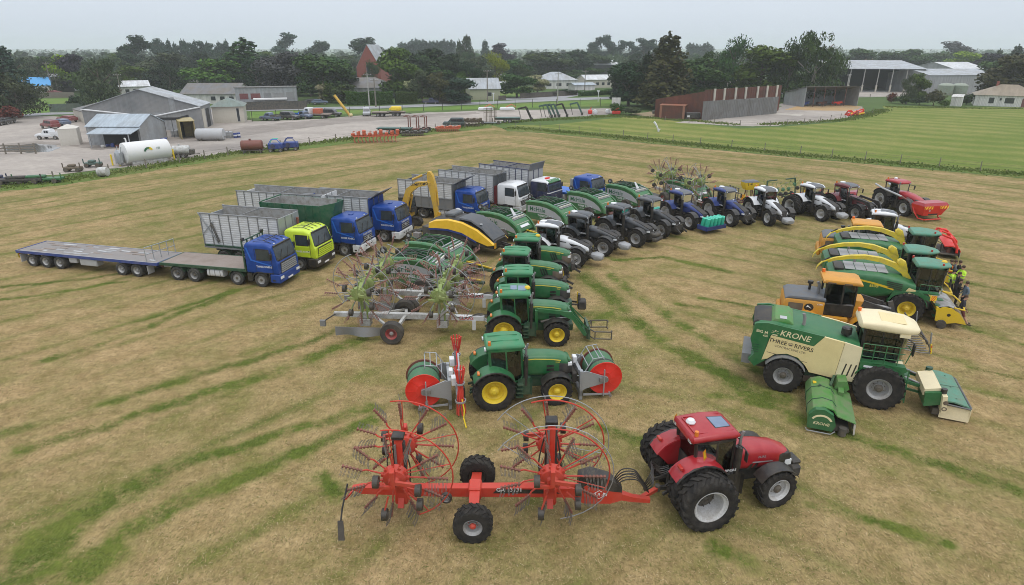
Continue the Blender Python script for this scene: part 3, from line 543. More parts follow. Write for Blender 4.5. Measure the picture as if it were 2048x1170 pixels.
    mb.tube([c+V((.19*sin(a)*.55,.2*cos(a),-.19*sin(a)*.0+.16*sin(a))) for a in [2*pi*i/12 for i in range(13)]],.02); mb.box(.72,.95,-.4,.4,1.16,1.55,'black',c=.05); mb.build('steering_wheel',root)
    for o in root.children:
        if o not in had: o.location.x+=DX
    return rf
def tractor(kind,label,duals=False,beacon=True,dome=None,group='tractors parked in a row on the field',front=None,lettering=True,skylight=False,steer=0,disc=True):
    S=STY[kind]; root=thing('tractor',label,'tractor',group=group); wb=S['wb']; rr0=S['rr']; fr=S['fr']
    mb=MB(S['chassis']); mb.box(-.55,1.2,-.30,.30,.62,1.16,c=.06); mb.box(1.1,wb+.5,-.27,.27,.55,1.12,c=.05); mb.cyl((0,-S['tr'],rr0),(0,S['tr'],rr0),.14,n=12); mb.cyl((wb,-S['tf']+.1,fr),(wb,S['tf']-.1,fr),.11,n=10)
    mb.box(wb-.2,wb+.2,-.35,.35,fr-.18,fr+.2,c=.05); mb.box(wb+.45,wb+.95,-.30,.30,.55,.98,c=.05)
    mb.box(-1.0,-.5,-.06,.06,.42,.55); 
    for s in (-1,1): mb.bar((-.5,s*.3,.75),(-1.05,s*.42,.55),.07,.1); mb.bar((-.55,s*.3,1.15),(-.95,s*.4,.9),.05,.05); mb.cyl((-.6,s*.18,.5),(-.6,s*.18,1.0),.05,n=6)
    mb.build('chassis',root)
    obj('hood',cached(('hood',kind),lambda:hood_mesh(kind,S)),root)
    rf=cab_parts(root,kind,S,letter=lettering,disc=disc)
    if beacon:
        b=MB('lamp_amber'); b.cyl((-.5,-.60,2.9),(-.5,-.60,3.12),.07,n=10); b.cyl((-.5,-.60,2.72),(-.5,-.60,2.92),.03,'black',6); b.build('beacon',rf)
    if dome:
        b=MB(dome); b.lathe([(.16,0),(.17,.05),(.12,.13),(.001,.16)],((.92,0,2.94) if kind[:2]=='jd' else (-.35,.15,2.97)),'z',dome,14); b.build('antenna_dome',rf)
    if skylight:
        b=MB('skylight'); 
        if kind=='case': b.loft([rr(.33,-.34,.34,2.97,3.008,.02,1),rr(.86,-.30,.30,2.93,2.99,.02,1)]); b.loft([rr(.30,-.38,.38,2.95,3.0,.02,1),rr(.89,-.34,.34,2.92,2.978,.02,1)],'black')
        else: b.box(.0,.36,-.3,.3,2.95,3.018,c=.01); b.box(.40,.82,-.40,.40,2.93,3.006,c=.01)
        b.build('skylight',rf)
    # mudguards
    for s in (-1,1):
        w=S['rw']+(.1 if kind!='case' else .02); yi=S['tr']-S['rw']/2-.08
        mb=MB(S['fender']); y0,y1=s*yi,s*(yi+w)
        mb.arch((0,rr0),rr0+.08,28,150,min(y0,y1),max(y0,y1),.035,n=12)
        pts=[((rr0+.09)*cos(R(a)),rr0+(rr0+.09)*sin(R(a))) for a in range(28,151,10)]+[(-.5,rr0+.1),(.6,rr0+.1)]
        mb.prism(pts,y0-s*.02,y0+s*.012)
        if kind[:2]=='jd' or kind in('case','vw','vb','va'):
            yy=s*(yi+w); mb.arch((0,rr0),rr0+.075,28,150,min(yy,yy+s*.09),max(yy,yy+s*.09),.04,'black' ,12)
        if kind=='case': mb.loft([[(q*cos(R(a)),y,rr0+q*sin(R(a))) for q,y in ((rr0+.1,s*.48),(rr0+.12+e,s*.56),(rr0+.13+e,s*.8),(rr0+.1+e*.8,s*1.05),(rr0+.115,s*1.14))] for a,e in ((42,.0),(62,.05),(80,.08),(100,.08),(120,.06),(138,.02),(150,.0))])
        f=mb.build('mudguard',root)
        lb=MB('lamp_amber' if kind[:2]=='jd' else 'lamp_red'); a=R(128); q=rr0+.18+(.04 if kind=='case' else 0); lb.box(q*cos(a)-.05,q*cos(a)+.07,s*(yi+w*.62)-.13,s*(yi+w*.62)+.13,rr0+q*sin(a)-.04,rr0+q*sin(a)+.07,c=.02); lb.build('tail_lamp',f)
        mb=MB('black'); mb.arch((wb,fr),fr+.1,35,150,min(s*(S['tf']-.27),s*(S['tf']+.27)),max(s*(S['tf']-.27),s*(S['tf']+.27)),.03,n=8); mb.tube([(wb,s*.5,fr+.1),(wb-.05,s*.6,fr+.7),(wb-.05,s*(S['tf']),fr*2+.1)],.03); mb.build('front_mudguard',root)
        wheel(root,0,s*S['tr'],rr0,S['rw'],S['rim'],S['hub'],20)
        if duals: wheel(root,0,s*(S['tr']+S['rw']+.1),rr0,S['rw'],S['rim'],S['hub'],20,deep=S['rw']*.86,name='dual_wheel')
        wheel(root,wb,s*S['tf'],fr,S['fw'],S['rim'],S['hub'],18,steer=steer,name='front_wheel')
        mb=MB(S['chassis'] if kind[:2]=='jd' else 'black'); mb.box(1.1,1.75,s*.34,s*.72,.62,1.08,c=.08)
        for i in range(4): mb.box(1.0+.02*i,1.33,s*.80-.15,s*.80+.15,.42+.2*i,.46+.2*i)
        mb.bar((1.0,s*.66,.42),(1.06,s*.66,1.08),.03,.04); mb.bar((1.33,s*.66,.42),(1.33,s*.66,1.08),.03,.04); mb.build('steps',root)
    if kind=='case':
        for s,yy in ((-1,.82),(1,.82)):
            sg=MB('sign_orange'); a=(-.05,s*1.1,2.52); sg.add([(a[0],a[1]-.14,a[2]),(a[0],a[1],a[2]-.24),(a[0],a[1]+.14,a[2]),(a[0],a[1],a[2]+.24)],[(0,1,2,3)]); sg.add([(a[0]-.006,a[1]-.10,a[2]),(a[0]-.006,a[1],a[2]-.17),(a[0]-.006,a[1]+.03,a[2]+.12),(a[0]-.006,a[1],a[2]+.17)],[(0,1,2,3)],'sign_yellow'); sg.add([(a[0]+.004,a[1]-.14,a[2]),(a[0]+.004,a[1],a[2]-.24),(a[0]+.004,a[1]+.14,a[2]),(a[0]+.004,a[1],a[2]+.24)],[(0,1,2,3)],'sign_yellow'); sg.build('marker_board',root)
    mb=MB('black'); x,y=(1.48,-.66)
    mb.cyl((x,y,.9),(x,y,1.55),.09,n=10); mb.cyl((x,y,1.5),(x,y,2.35),.13 if kind=='case' else .10,n=12); mb.tube([(x,y,2.3),(x,y,2.72),(x+.08,y,2.95)],.055,'steel',8); mb.build('exhaust',root)
    mb=MB('black_dusty'); xe=wb+.95
    if front=='weight': mb.box(xe,xe+.45,-.45,.45,.52,1.0,'black_dusty',c=.08); mb.box(xe+.1,xe+.5,-.30,.30,.95,1.12,'black',c=.05); mb.cyl((xe+.2,.2,1.1),(xe+.2,.2,1.26),.05,'black',8); mb.build('front_weight',root)
    elif front=='greyweight':
        mb.loft([rr(xe-.05,-.3,.3,.55,.95,.1,2),rr(xe+.3,-.5,.5,.5,1.0,.14,2),rr(xe+.75,-.44,.44,.5,.92,.2,2),rr(xe+.85,-.3,.3,.56,.85,.15,2)],'mid_grey'); mb.build('front_weight',root)
        m2=MB('black_dusty')
        for s in (-1,1): m2.bar((xe-.3,s*.3,.9),(xe+.2,s*.42,.62),.07,.1)
        m2.tube([(xe-.2,-.4,1.1),(xe+.1,-.35,1.3),(xe+.3,0,1.25),(xe+.1,.35,1.3),(xe-.2,.4,1.1)],.025); m2.build('front_linkage',root)
    elif front=='block': mb.box(xe+.35,xe+.85,-.33,.33,.45,1.0,c=.06); mb.bar((xe-.2,.25,.8),(xe+.4,.2,.75),.07,.1); mb.bar((xe-.2,-.25,.8),(xe+.4,-.2,.75),.07,.1); mb.box(xe+.3,xe+.36,-.02,.02,.7,1.5,'yellow'); mb.box(xe+.34,xe+.5,-.15,.15,.98,1.35); mb.build('front_weight',root)
    elif front:
        for s in (-1,1): mb.bar((xe-.1,s*.36,.95),(xe+.55,s*.42,.62),.08,.14); mb.bar((xe-.1,s*.3,1.15),(xe+.35,s*.36,.7),.06,.06)
        mb.box(xe-.12,xe+.12,-.42,.42,.7,1.2,c=.04); mb.tube([(xe,-.3,1.1),(xe+.3,-.25,1.35),(xe+.3,.25,1.35),(xe,.3,1.1)],.03); mb.build('front_linkage',root)
        if front=='blackweight': m2=MB('black_dusty'); m2.box(xe+.15,xe+.62,-.62,.62,.55,.9,c=.1); m2.box(xe+.05,xe+.5,-.5,.5,.9,1.25,'steel_dark',c=.1); m2.build('front_weight',root)
    return root
ROOF=(.2+DX,0,3.0)
def NOSE(kind): return {'j':(3.3,0,1.86),'v':(3.5,0,1.52),'c':(3.45,0,1.8),'m':(3.7,0,1.75)}[kind[0]]
TR={}
def place_tractor(key,kind,roof,nose,label,**k):
    h=k.pop('h',None); t=tractor(kind,label,**k)
    if h is None: put2(t,ROOF,roof,NOSE(kind),nose)
    else: t['fit']=0; put(t,ROOF,roof,h)
    TR[key]=t; del t['fit']; return t
place_tractor('puma','case',(1415,845),(1556,885),'glossy red tractor with twin rear wheels and white rims hitched to the red rake',duals=True,front='weight',dome='white',skylight=True,steer=6)
place_tractor('E','jd',(1007,675),(1128,713),'green tractor with yellow rims carrying a red hose reel at each end',front='link',h=8)
place_tractor('D','jd',(1028,575),(1136,612),'green tractor with a front loader and blue roof skylights beside the white rakes',front=None,dome='yellow',skylight=True,h=1)
place_tractor('C','jd',(1036,535),(1127,570),'green tractor with a black block weight on a front arm, square plain roof',front='block',h=-1)
place_tractor('B','jd6',(1032,497),(1122,536),'green tractor with slanted side vents hitched to the nearest green baler',front='link',h=-9)
place_tractor('A','jd6',(1055,470),(1138,504),'green tractor with a yellow roof dome parked beside the foremost white tractor',front='link',dome='yellow',h=-8)
place_tractor('V1','vw',(1100,443),(1180,490),'white tractor with a grey front weight right beside the green tractors',front='greyweight',h=-22)
place_tractor('V2','va',(1161,424),(1236,469),'slate grey tractor with a white roof disc next to the foremost white tractor',front='greyweight',h=-27)
place_tractor('V3','va',(1238,408),(1303,456),'black tractor with a wide black front weight between two slate grey tractors',front='blackweight',h=-40)
place_tractor('V4','va',(1300,393),(1353,442),'slate grey tractor with a plain pale grey roof and bare front linkage',disc=False,front='link',h=-52)
place_tractor('V5','vb',(1363,380),(1404,423),'blue tractor carrying a blue tray of teal wrap rolls on its nose',front='link',h=-60)
place_tractor('V6','vb',(1451,375),(1489,412),'blue tractor with white wheel rims and a bare nose beside a white tractor',front='link',h=-68)
place_tractor('V7','vw',(1533,374),(1566,417),'smaller white tractor with single rear wheels in front of the yellow seed box',front='greyweight',h=-77)
place_tractor('V8','vw',(1626,367),(1667,408),'white tractor with twin rear wheels beside the maroon loader tractor',front='greyweight',duals=True,h=-66)
place_tractor('R1','vr',(1695,366),(1738,403),'maroon tractor with black front loader arms beside a white tractor',front=None,h=-68)
place_tractor('R2','mag',(1798,359),(1837,395),'maroon red tractor at the end of the row with a red seed hopper',front='link',dome='white',h=-78)
place_tractor('V9','vw',(1770,421),(1828,464),'white tractor with a red front mower half hidden behind the forage harvesters',front='link',h=-24)
def beside(root,t,x,y=0,dh=0,z=0):
    """stand root x metres ahead of (or behind) tractor t on its centre line"""
    h=t.rotation_euler.z; root.location=(t.location.x+x*cos(h)-y*sin(h),t.location.y+x*sin(h)+y*cos(h),z); root.rotation_euler=(0,0,h+R(dh)); return root
# ---- rotary rakes ------------------------------------------------------------------------------
def tine_arm(L,c_arm,c_tine,seed):
    rnd=random.Random(seed); mb=MB(c_arm); mb.tube([(.3,0,0),(L*.55,0,0),(L*.62,-.05,.03)],.03,c_arm,6); mb.tube([(L*.60,-.05,.03),(L,-.05,.03)],.03 if c_tine=='arm_red' else .022,c_tine,6)
    for i in range(6):
        x=L*(.64+.068*i); b=rnd.uniform(-.03,.03); mb.box(x-.03,x+.03,-.10,-.01,-.01,.07,c_tine)
        for e in (-.018,.018): mb.tube([(x+e,-.06,.03),(x+e+b,-.34,.01),(x+e+b*2,-.56,-.07)],.0085 if c_tine=='arm_red' else .007,'steel_dark' if c_tine=='arm_red' else c_tine,4)
    return mb.mesh('tine_arm')
def rotor(parent,x,side,zc,Rr,C,arms=11,hoop=None,y=.9,tilt=6,hoopr=1.1):
    """one raised rake rotor; the tines point away from the machine"""
    mb=MB(C['hub']); c=(0,0,0)
    mb.lathe([(.001,-.34),(.16,-.34),(.20,-.22),(.36,-.16),(.40,-.02),(.40,.14),(.30,.2),(.001,.2)],c,'y',C['hub'],20)
    for i in range(arms): a=2*pi*i/arms; mb.box(.30,.46,-.09,.03,-.05,.05,C['hub'],X.Rotation(a,4,'Y'))
    mb.box(-.07,.07,-.44,-.2,-.1,.55,C['hub']); mb.bar((0,-.38,.1),(.8,-.42,.0),.08,.14,C['hub']); mb.bar((0,-.38,-.1),(-.5,-.42,-.05),.08,.1,C['hub'])
    rt=obj('rotor',mb.mesh('rotor'),parent,(x,side*y,zc),(R(tilt)*side*-1,0,0 if side<0 else pi))
    for i in range(arms):
        me=cached(('arm',Rr,C['arm'],C['tine'],i%3),lambda:tine_arm(Rr,C['arm'],C['tine'],i%3))
        obj('tine_arm',me,rt,(0,0,0),(0,2*pi*i/arms+random.uniform(-.05,.05)+(.2 if side>0 else 0),0))
    for px,pz in C['bogie']:
        mb=MB('black'); mb.tube([(px*.55,-.42,pz*.4),(px,-.5,pz*.9),(px,-.5,pz)],.03,C['hub']); mb.cyl((px-.09,-.5,pz),(px+.09,-.5,pz),.20,'black',12); mb.cyl((px-.1,-.5,pz),(px+.1,-.5,pz),.09,'hub_dark',8)
        mb.build('bogie_wheel',rt)
    for mat,k,a0,a1,r in (hoop or []):
        mb=MB(mat); q=Rr*k; pts=[(q*cos(R(a0+(a1-a0)*i/20)),.06,q*sin(R(a0+(a1-a0)*i/20))) for i in range(21)]; mb.tube(pts,r,mat,6)
        for a in (a0+12,(a0+a1)/2,a1-8): mb.tube([(.3*cos(R(a)),.05,.3*sin(R(a))),(q*cos(R(a)),.06,q*sin(R(a)))],r*.8,mat,5)
        mb.build('guard_hoop',rt)
    return rt
KC=dict(hub='rake_red',arm='rake_red',tine='arm_red',bogie=[(-.5,.25),(.8,-.1),(.82,-.7),(-.35,-1.15)])
k=thing('rotary_rake','red rotary rake with raised rotors and a long red beam behind the red tractor','rake')
mb=MB('rake_red'); mb.loft([[(x,-w,a),(x,w,a),(x,w,b),(x,-w,b)] for x,w,a,b in ((-4.2,.07,.95,1.05),(-3.9,.12,.82,1.08),(-1.5,.14,.74,1.08),(2.4,.16,.74,1.12),(3.6,.15,.72,1.08))])
mb.text('GA 13131',.15,(1.15,-.166,.98),(1,0,0),(0,0,1),'letter_white'); mb.add([(.6,-.163,.90),(2.9,-.165,.90),(2.6,-.165,1.07),(.75,-.163,1.07)],[(0,1,2,3)],'black')
for x in (-2.5,2.55):
    mb.box(x-.22,x+.22,-.30,.30,.5,1.2,c=.05); mb.bar((x,-.25,1.1),(x,-.8,2.05),.25,.2); mb.bar((x,.25,1.1),(x,.8,2.05),.25,.2)
    mb.bar((x,-.2,.8),(x,-.45,.5),.2,.15)
mb.build('beam',k)
for x,zz in ((-2.5,3.15),(2.55,3.75)):
    mb=MB('rake_red'); mb.box(x-.13,x+.13,-.14,.14,1.15,zz,c=.02); mb.box(x-.2,x-.13,-.1,.1,1.2,zz-.2,'black'); mb.box(x+.13,x+.2,-.1,.1,1.3,zz-.3,'black_dusty'); mb.cyl((x-.1,-.18,1.4),(x-.1,-.18,zz-.3),.04,'steel'); mb.box(x-.2,x+.2,-.2,.2,zz-.12,zz+.02,'black',c=.02)
    mb.hose([(x+.2,-.1,zz-.6),(x+.35,-.15,2.),(x+.3,-.15,1.2)],.025,'black'); mb.hose([(x-.2,-.1,zz-.5),(x-.4,-.15,2.2),(x-.3,-.15,1.2)],.025,'black'); mb.box(x-.08,x+.08,-.152,-.14,1.75,1.95,'sign_orange'); mb.build('lift_mast',k)
mb=MB('rake_red'); mb.box(-.22,.22,-.28,.28,.7,1.18,c=.04); mb.bar((0,-.2,1.0),(0,-1.05,.72),.34,.22); mb.bar((0,.2,1.0),(0,1.05,.72),.34,.22); mb.cyl((0,-1.2,.62),(0,1.2,.62),.10); mb.build('axle',k)
for s in (-1,1): wheel(k,0,s*1.3,.63,.52,'rim_grey','rake_red',16,rr_=.5)
mb=MB('rake_red'); mb.loft([[(x,-w,a),(x,w,a),(x,w,b),(x,-w,b)] for x,w,a,b in ((3.5,.22,.62,1.1),(3.75,.3,.6,1.34),(4.6,.28,.58,1.12),(5.0,.14,.6,.95))])
mb.loft([[(x,-w,a),(x,w,a),(x,w*.8,b),(x,-w*.8,b)] for x,w,a,b in ((3.5,.26,1.1,1.6),(3.9,.31,1.3,1.72),(4.6,.29,1.1,1.5),(5.0,.15,.94,1.1))],'black')
mb.add([(3.92,-.309,.98),(4.2,-.303,.8),(4.48,-.295,.98),(4.2,-.303,1.16)],[(0,1,2,3)],'letter_white'); mb.add([(3.97,-.311,.98),(4.2,-.306,.83),(4.43,-.299,.98),(4.2,-.306,1.13)],[(0,1,2,3)],'rake_red'); mb.text('KUHN',.13,(4.2,-.311,.92),(1,.02,0),(0,0,1),'letter_white')
mb.build('front_guard',k)
mb=MB('rake_red'); mb.loft([[(x,-w,a),(x,w,a),(x,w,b),(x,-w,b)] for x,w,a,b in ((4.8,.12,.62,.92),(5.4,.10,.5,.70),(6.0,.09,.46,.6))]); mb.build('drawbar',k)
for i in range(6):
    mb=MB('black'); y=-.22+.09*i; mb.hose([(4.7,y*.8,1.15),(5.0,y,1.5+.05*(i%3)),(5.45,y*1.2,1.55),(5.75,y,1.15),(5.9,y*.6,.95)],.022); mb.build('hydraulic_hose',k)
mb=MB('rake_red'); mb.bar((-4.1,-.05,1.0),(-4.2,-.9,1.25),.06,.06); mb.tube([(-4.05,-.95,1.9),(-4.2,-1.3,1.2),(-4.25,-1.5,.75)],.03,'black_dusty'); mb.loft([[(-4.34+.04*t,-1.45-.25*t,.85-.55*t),(-4.16+.06*t,-1.45-.25*t,.85-.55*t),(-4.16+.06*t,-1.49-.25*t,.85-.55*t),(-4.34+.04*t,-1.49-.25*t,.85-.55*t)] for t in (0,1)],'black_dusty'); mb.build('swath_vane',k)
mb=MB('rake_red'); 
wheel(k,-.95,-.42,.2,.14,'rim_grey',None,0,'black',z=.92,name='support_wheel')
rotor(k,-2.5,-1,2.15,1.72,KC,hoop=[('rake_red',1.08,-70,100,.024)]); rotor(k,-2.5,1,2.15,1.72,KC,hoop=[('rake_red',1.1,80,250,.024)])
rotor(k,2.55,-1,2.2,1.72,KC,hoop=[('rake_red',1.08,-30,105,.026),('galv',1.16,-80,150,.017)]); rotor(k,2.55,1,2.2,1.72,KC,hoop=[('rake_red',1.1,70,215,.026),('galv',1.2,30,200,.017)])
RK=k; put2(k,(0,-1.56,.63),(945,1058),(6.0,0,.5),(1303,1000)); del k['fit']
CC=dict(hub='hub_lime',arm='mid_grey',tine='tine_red',bogie=[(-.55,.6),(.75,.35),(.8,-.5),(-.4,-.9)])
def white_rake(label,group='white four rotor rakes'):
    k=thing('rotary_rake',label,'rake',group=group); mb=MB('white_dirty')
    mb.loft([[(x,-w,a),(x,w,a),(x,w,b),(x,-w,b)] for x,w,a,b in ((-3.7,.1,.85,1.08),(-1.2,.14,.8,1.1),(2.2,.14,.8,1.1),(2.9,.13,.8,1.1))])
    for y in (-.55,.55): mb.bar((2.3,y*.25,.95),(2.9,y,1.6),.12,.12); mb.bar((2.9,y,1.6),(3.3,y*.4,1.05),.1,.1)
    mb.text('CLAAS',.2,(-1.2,-.143,.87),(1,0,0),(0,0,1),'mid_grey'); mb.build('beam',k)
    mb=MB('white'); mb.box(3.0,4.9,-.14,.14,.78,1.06,c=.03); mb.bar((4.8,0,.9),(5.3,0,.6),.12,.14); mb.box(4.2,4.4,-.2,-.12,.25,.8); mb.text('CLAAS',.2,(3.85,-.146,.85),(1,0,0),(0,0,1),'claas_red'); mb.build('drawbar',k)
    mb=MB('white_dirty'); mb.bar((.4,-.1,.95),(.1,-1.5,.66),.16,.16); mb.bar((.4,.1,.95),(.1,1.5,.66),.16,.16); mb.bar((-1.4,-.1,.95),(0,-1.45,.7),.12,.12); mb.bar((-1.4,.1,.95),(0,1.45,.7),.12,.12); mb.build('axle',k)
    for s in (-1,1): wheel(k,0,s*1.62,.64,.5,'rim_red','rim_grey',0,'black_dusty',rr_=.5)
    mb=MB('grey'); mb.loft([[(x,-1.45-.15*sin(x*3),.30),(x,-1.42,.78),(x,-1.38,.78),(x,-1.41-.15*sin(x*3),.30)] for x in [-3.2+.2*i for i in range(14)]]); mb.bar((-3.2,-1.4,.78),(-.6,-1.4,.78),.04,.04,'steel'); mb.build('swath_curtain',k)
    mb=MB('steel_dark'); mb.bar((-3.6,-.1,1.0),(-4.1,-.5,.75),.06,.06); mb.box(-4.3,-4.0,-.75,-.6,.5,.85,'grey'); mb.build('swath_vane',k)
    for x in (-1.9,2.5):
        mb=MB('hub_lime')
        for e in (-.16,.16): mb.bar((x+e,-.1,.7),(x+e,-.2,3.0),.08,.12); mb.bar((x+e,.1,.7),(x+e,.2,3.0),.08,.12)
        mb.bar((x,-.15,2.9),(x,-.7,2.6),.2,.15); mb.bar((x,.15,2.9),(x,.7,2.6),.2,.15); mb.box(x-.3,x+.3,-.25,.25,.35,.75,'white_dirty'); mb.build('lift_mast',k)
        for s in (-1,1): rotor(k,x,s,2.55,1.85,CC,12,y=.85,tilt=8,hoop=[('mid_grey',1.05,-40,70,.024)])
    for i in range(3):
        mb=MB('black'); y=-.15+.12*i; mb.hose([(2.9,y,1.2),(3.6,y,.95-.1*i),(4.5,y,1.15),(5.3,y,1.0)],.02); mb.build('hydraulic_hose',k)
    return k
r1=white_rake('white beamed rotary rake with lime hubs behind the green loader tractor'); put2(r1,(0,-1.87,.64),(782,669),(4.9,0,.95),(955,637)); del r1['fit']
r2=copy_tree(r1); r2['label']='white beamed rotary rake with lime hubs, second one behind the nearest white rake'; r2.location=r1.location+V((.45,3.5,0)); r2.rotation_euler.z=r1.rotation_euler.z-R(3)
r3=copy_tree(r1); r3['label']='raised rotary rake standing behind the two blue tractors at the far side'; beside(r3,TR['V6'],-6.6,0,4)
k=RK; h_=TR['puma']; ph=h_.rotation_euler.z; wp=h_.location+V((-1.05*cos(ph),-1.05*sin(ph),.5)); kh=k.rotation_euler.z; dx,dy=wp.x-k.location.x,wp.y-k.location.y; q=V((dx*cos(kh)+dy*sin(kh),-dx*sin(kh)+dy*cos(kh),.48))
mb=MB('rake_red'); mb.bar((5.6,0,.54),q,.14,.13); mb.cyl(q+V((0,0,-.1)),q+V((0,0,.14)),.1,'steel_dark',10); mb.build('hitch_bar',k)
for i in range(5):
    mb=MB('black'); y=-.2+.1*i; mb.hose([(5.75,y*.6,1.0),(6.0,y,1.3+.05*i),q+V((-.25,y,1.0)),q+V((.05,y,.75)),q+V((.35,y*.8,.85))],.022); mb.build('hydraulic_hose',k)
# ---- hose reels on the foreground green tractor --------------------------------------------------
def reel(label):
    r=thing('hose_reel',label,'hose reel',group='hose reels on the foreground green tractor'); a=(1.12,0,1.0)
    for s in (-1,1):
        mb=MB('reel_red' if s<0 else 'rust_red'); mb.lathe([(.04,s*.74),(.30,s*.75),(.32,s*.735),(.76,s*.735),(.80,s*.745),(.81,s*.725),(.80,s*.70),(.04,s*.70)],a,'y',None,32)
        for i in range(8): t=2*pi*i/8; mb.box(.3,.74,s*.742-.006,s*.742+.006,-.015,.015,None,X.Translation(a)@X.Rotation(t,4,'Y'))
        mb.build('flange',r)
    mb=MB('hose_green'); n=26; mb.lathe([(.3,-.69)]+[(.71+.02*(i%2),-.69+1.38*i/n) for i in range(n+1)]+[(.3,.69)],a,'y',None,28); mb.lathe([(.735,-.3),(.745,-.24),(.735,-.18)],a,'y','black',28); mb.build('drum_hose',r)
    mb=MB('galv')
    for s in (-1,1):
        y=s*.86; mb.prism([(.0,.5),(.0,1.45),(.18,1.5),(1.22,1.1),(1.22,.88),(.2,.62)],y-.03,y+.03); mb.cyl((1.12,s*.9,1.0),(1.12,s*.72,1.0),.13,'steel',12); mb.bar((.1,y,.3),(1.35,y,.24),.07,.07); mb.bar((1.02,s*.95,.22),(1.02,s*.95,1.55),.07,.05); mb.box(.8,1.0,s*.94-.06,s*.94+.06,.95,1.15,'steel')
        mb.cyl((1.35,y,.2),(1.35,y+s*.12,.2),.07,'steel',8)
    mb.box(-.08,.06,-.88,.88,.25,.5); mb.box(-.08,.06,-.88,-.66,.05,1.5); mb.box(-.08,.06,.66,.88,.05,1.5); mb.box(-.08,.06,-.66,.66,1.2,1.42); mb.bar((1.35,-.86,.26),(1.35,.86,.26),.06,.06); mb.build('frame',r)
    mb=MB('galv')
    for y in (-.8,.5): mb.tube([(.12,y,1.4),(.5,y,2.05),(1.0,y,2.12),(1.05,y,1.95)],.022)
    for x,z in ((.3,1.7),(.5,2.05),(.78,2.09),(1.02,2.0)): mb.tube([(x,-.8,z),(x,.5,z)],.022)
    mb.build('guard_rail',r)
    mb=MB('white'); mb.box(-.2,.0,.1,.4,1.42,1.75,c=.03); mb.build('valve_box',r); return r
q=reel('red flanged hose reel with green hose on the nose of the foreground green tractor'); beside(q,TR['E'],4.0)
q=reel('red flanged hose reel with green hose behind the foreground green tractor'); beside(q,TR['E'],-1.95,0,180)
for c in q.children:
    if c.name.startswith('flange'): c.data.materials[0]=M('rust_red' if c.data.materials[0].name=='reel_red' else 'reel_red')
d=thing('dribble_bar','folded slurry boom with bundles of red hoses between green tractor and rear reel','dribble bar'); mb=MB('galv')
mb.box(-.12,.12,-1.2,1.2,.75,.95); mb.box(-.1,.1,-.4,.4,.5,1.5,'steel_dark',c=.03); mb.bar((.1,0,1.4),(.1,-.9,1.9),.07,.07); mb.bar((.1,0,1.4),(.1,.9,1.9),.07,.07)
for s in (-1,1): mb.box(-.06,.06,s*1.25-.06,s*1.25+.06,.4,2.2); mb.box(-.3,-.08,s*.9-.18,s*.9+.18,1.35,1.7,'white'); mb.cyl((.05,s*.3,1.2),(.05,s*1.1,1.9),.04,'reel_red',8); mb.box(.12,.3,s*.4,s*.6,.4,.9,'black_dusty')
mb.build('boom_frame',d)
rnd=random.Random(5)
for s in (-1,1):
    for i in range(9):
        mb=MB('hose_red'); a=2*pi*i/9; ox,oy=.13*cos(a),.13*sin(a); pts=[]
        for j in range(9):
            t=j/8; sp=(.35+1.0*abs(t-.62)) if t<.62 else (.35+2.2*(t-.62)); pts.append((.05+ox*sp*1.5+rnd.uniform(-.02,.02),s*1.36+oy*sp*1.6+rnd.uniform(-.02,.02)-s*.25*max(0,t-.6),.14+2.45*t if s>0 else .1+2.2*t))
        mb.tube(pts,.034,None,6); mb.build('hose',d)
    for q_,zc in ((.16,1.62),(.2,.75)): mb=MB('galv'); mb.lathe([(q_,-.04),(q_+.04,-.04),(q_+.04,.04),(q_,.04)],(.05,s*1.37,zc),'z',None,14); mb.build('hose_clamp',d)
mb=MB('sign_yellow'); mb.tube([(.1,-1.5,.9),(.18,-1.62,.4),(.14,-1.7,.06),(.2,-2.4,.03)],.03); mb.build('strap',d)
beside(d,TR['E'],-1.55)
# ---- front loaders ------------------------------------------------------------------------------
def loader(t,mat,pts,grab=True):
    for s in (-1,1):
        mb=MB(mat); y=s*.62; P=[(x,y,z) for x,z in pts]
        for a,b in zip(P,P[1:]): mb.bar(a,b,.11,.2)
        mb.bar((1.75,s*.5,.8),(1.75,y,1.95),.16,.3); mb.prism([(pts[1][0]-.5,pts[1][1]-.05),(pts[1][0]+.1,pts[1][1]+.12),(pts[1][0]+.5,pts[1][1]-.55),(pts[1][0]+.2,pts[1][1]-.4)],y-.06,y+.06); mb.build('loader_arm',t)
        mb=MB('steel_dark'); mb.cyl((2.0,y,1.25),((pts[1][0]+2.0)/2,y,1.45),.06); mb.cyl(((pts[1][0]+2.)/2,y,1.45),(pts[1][0]-.05,y,1.5),.035,'steel'); mb.bar((pts[1][0]+.15,y,pts[1][1]-.05),(pts[2][0]+.05,y,pts[2][1]+.4),.05,.06,mat); mb.build('loader_ram',t)
    e=pts[-1]; mb=MB(mat); mb.box(e[0]-.06,e[0]+.06,-.6,.6,e[1]-.08,e[1]+.08); mb.box(e[0]+.06,e[0]+.16,-.62,.62,e[1]-.25,e[1]+.5,'green_dark' if mat=='green' else 'black'); mb.build('loader_headstock',t)
    if grab:
        mb=MB('steel_dark'); x=e[0]+.2
        for y,k in ((-.62,-.14),(.62,.14)):
            for dz in (0,.42): mb.tube([(x,y*.6,.30+dz),(x+.25,y+k,.28+dz),(x+1.1,y+k*1.3,.26+dz),(x+1.22,y+k,.26+dz),(x+1.22,y*.95,.24+dz)],.035)
            mb.tube([(x+1.2,y+k,.22),(x+1.2,y+k,.72)],.03); mb.tube([(x+.3,y+k,.22),(x+.3,y+k,.72)],.03)
        mb.box(x-.05,x+.05,-.7,.7,.2,.8,'green_dark'); mb.tube([(x+.05,-.3,.8),(x+.15,0,1.05),(x+.05,.3,.8)],.02,'black'); mb.build('bale_grab',t)
loader(TR['D'],'green',[(1.75,1.95),(3.55,1.72),(4.45,.45)])
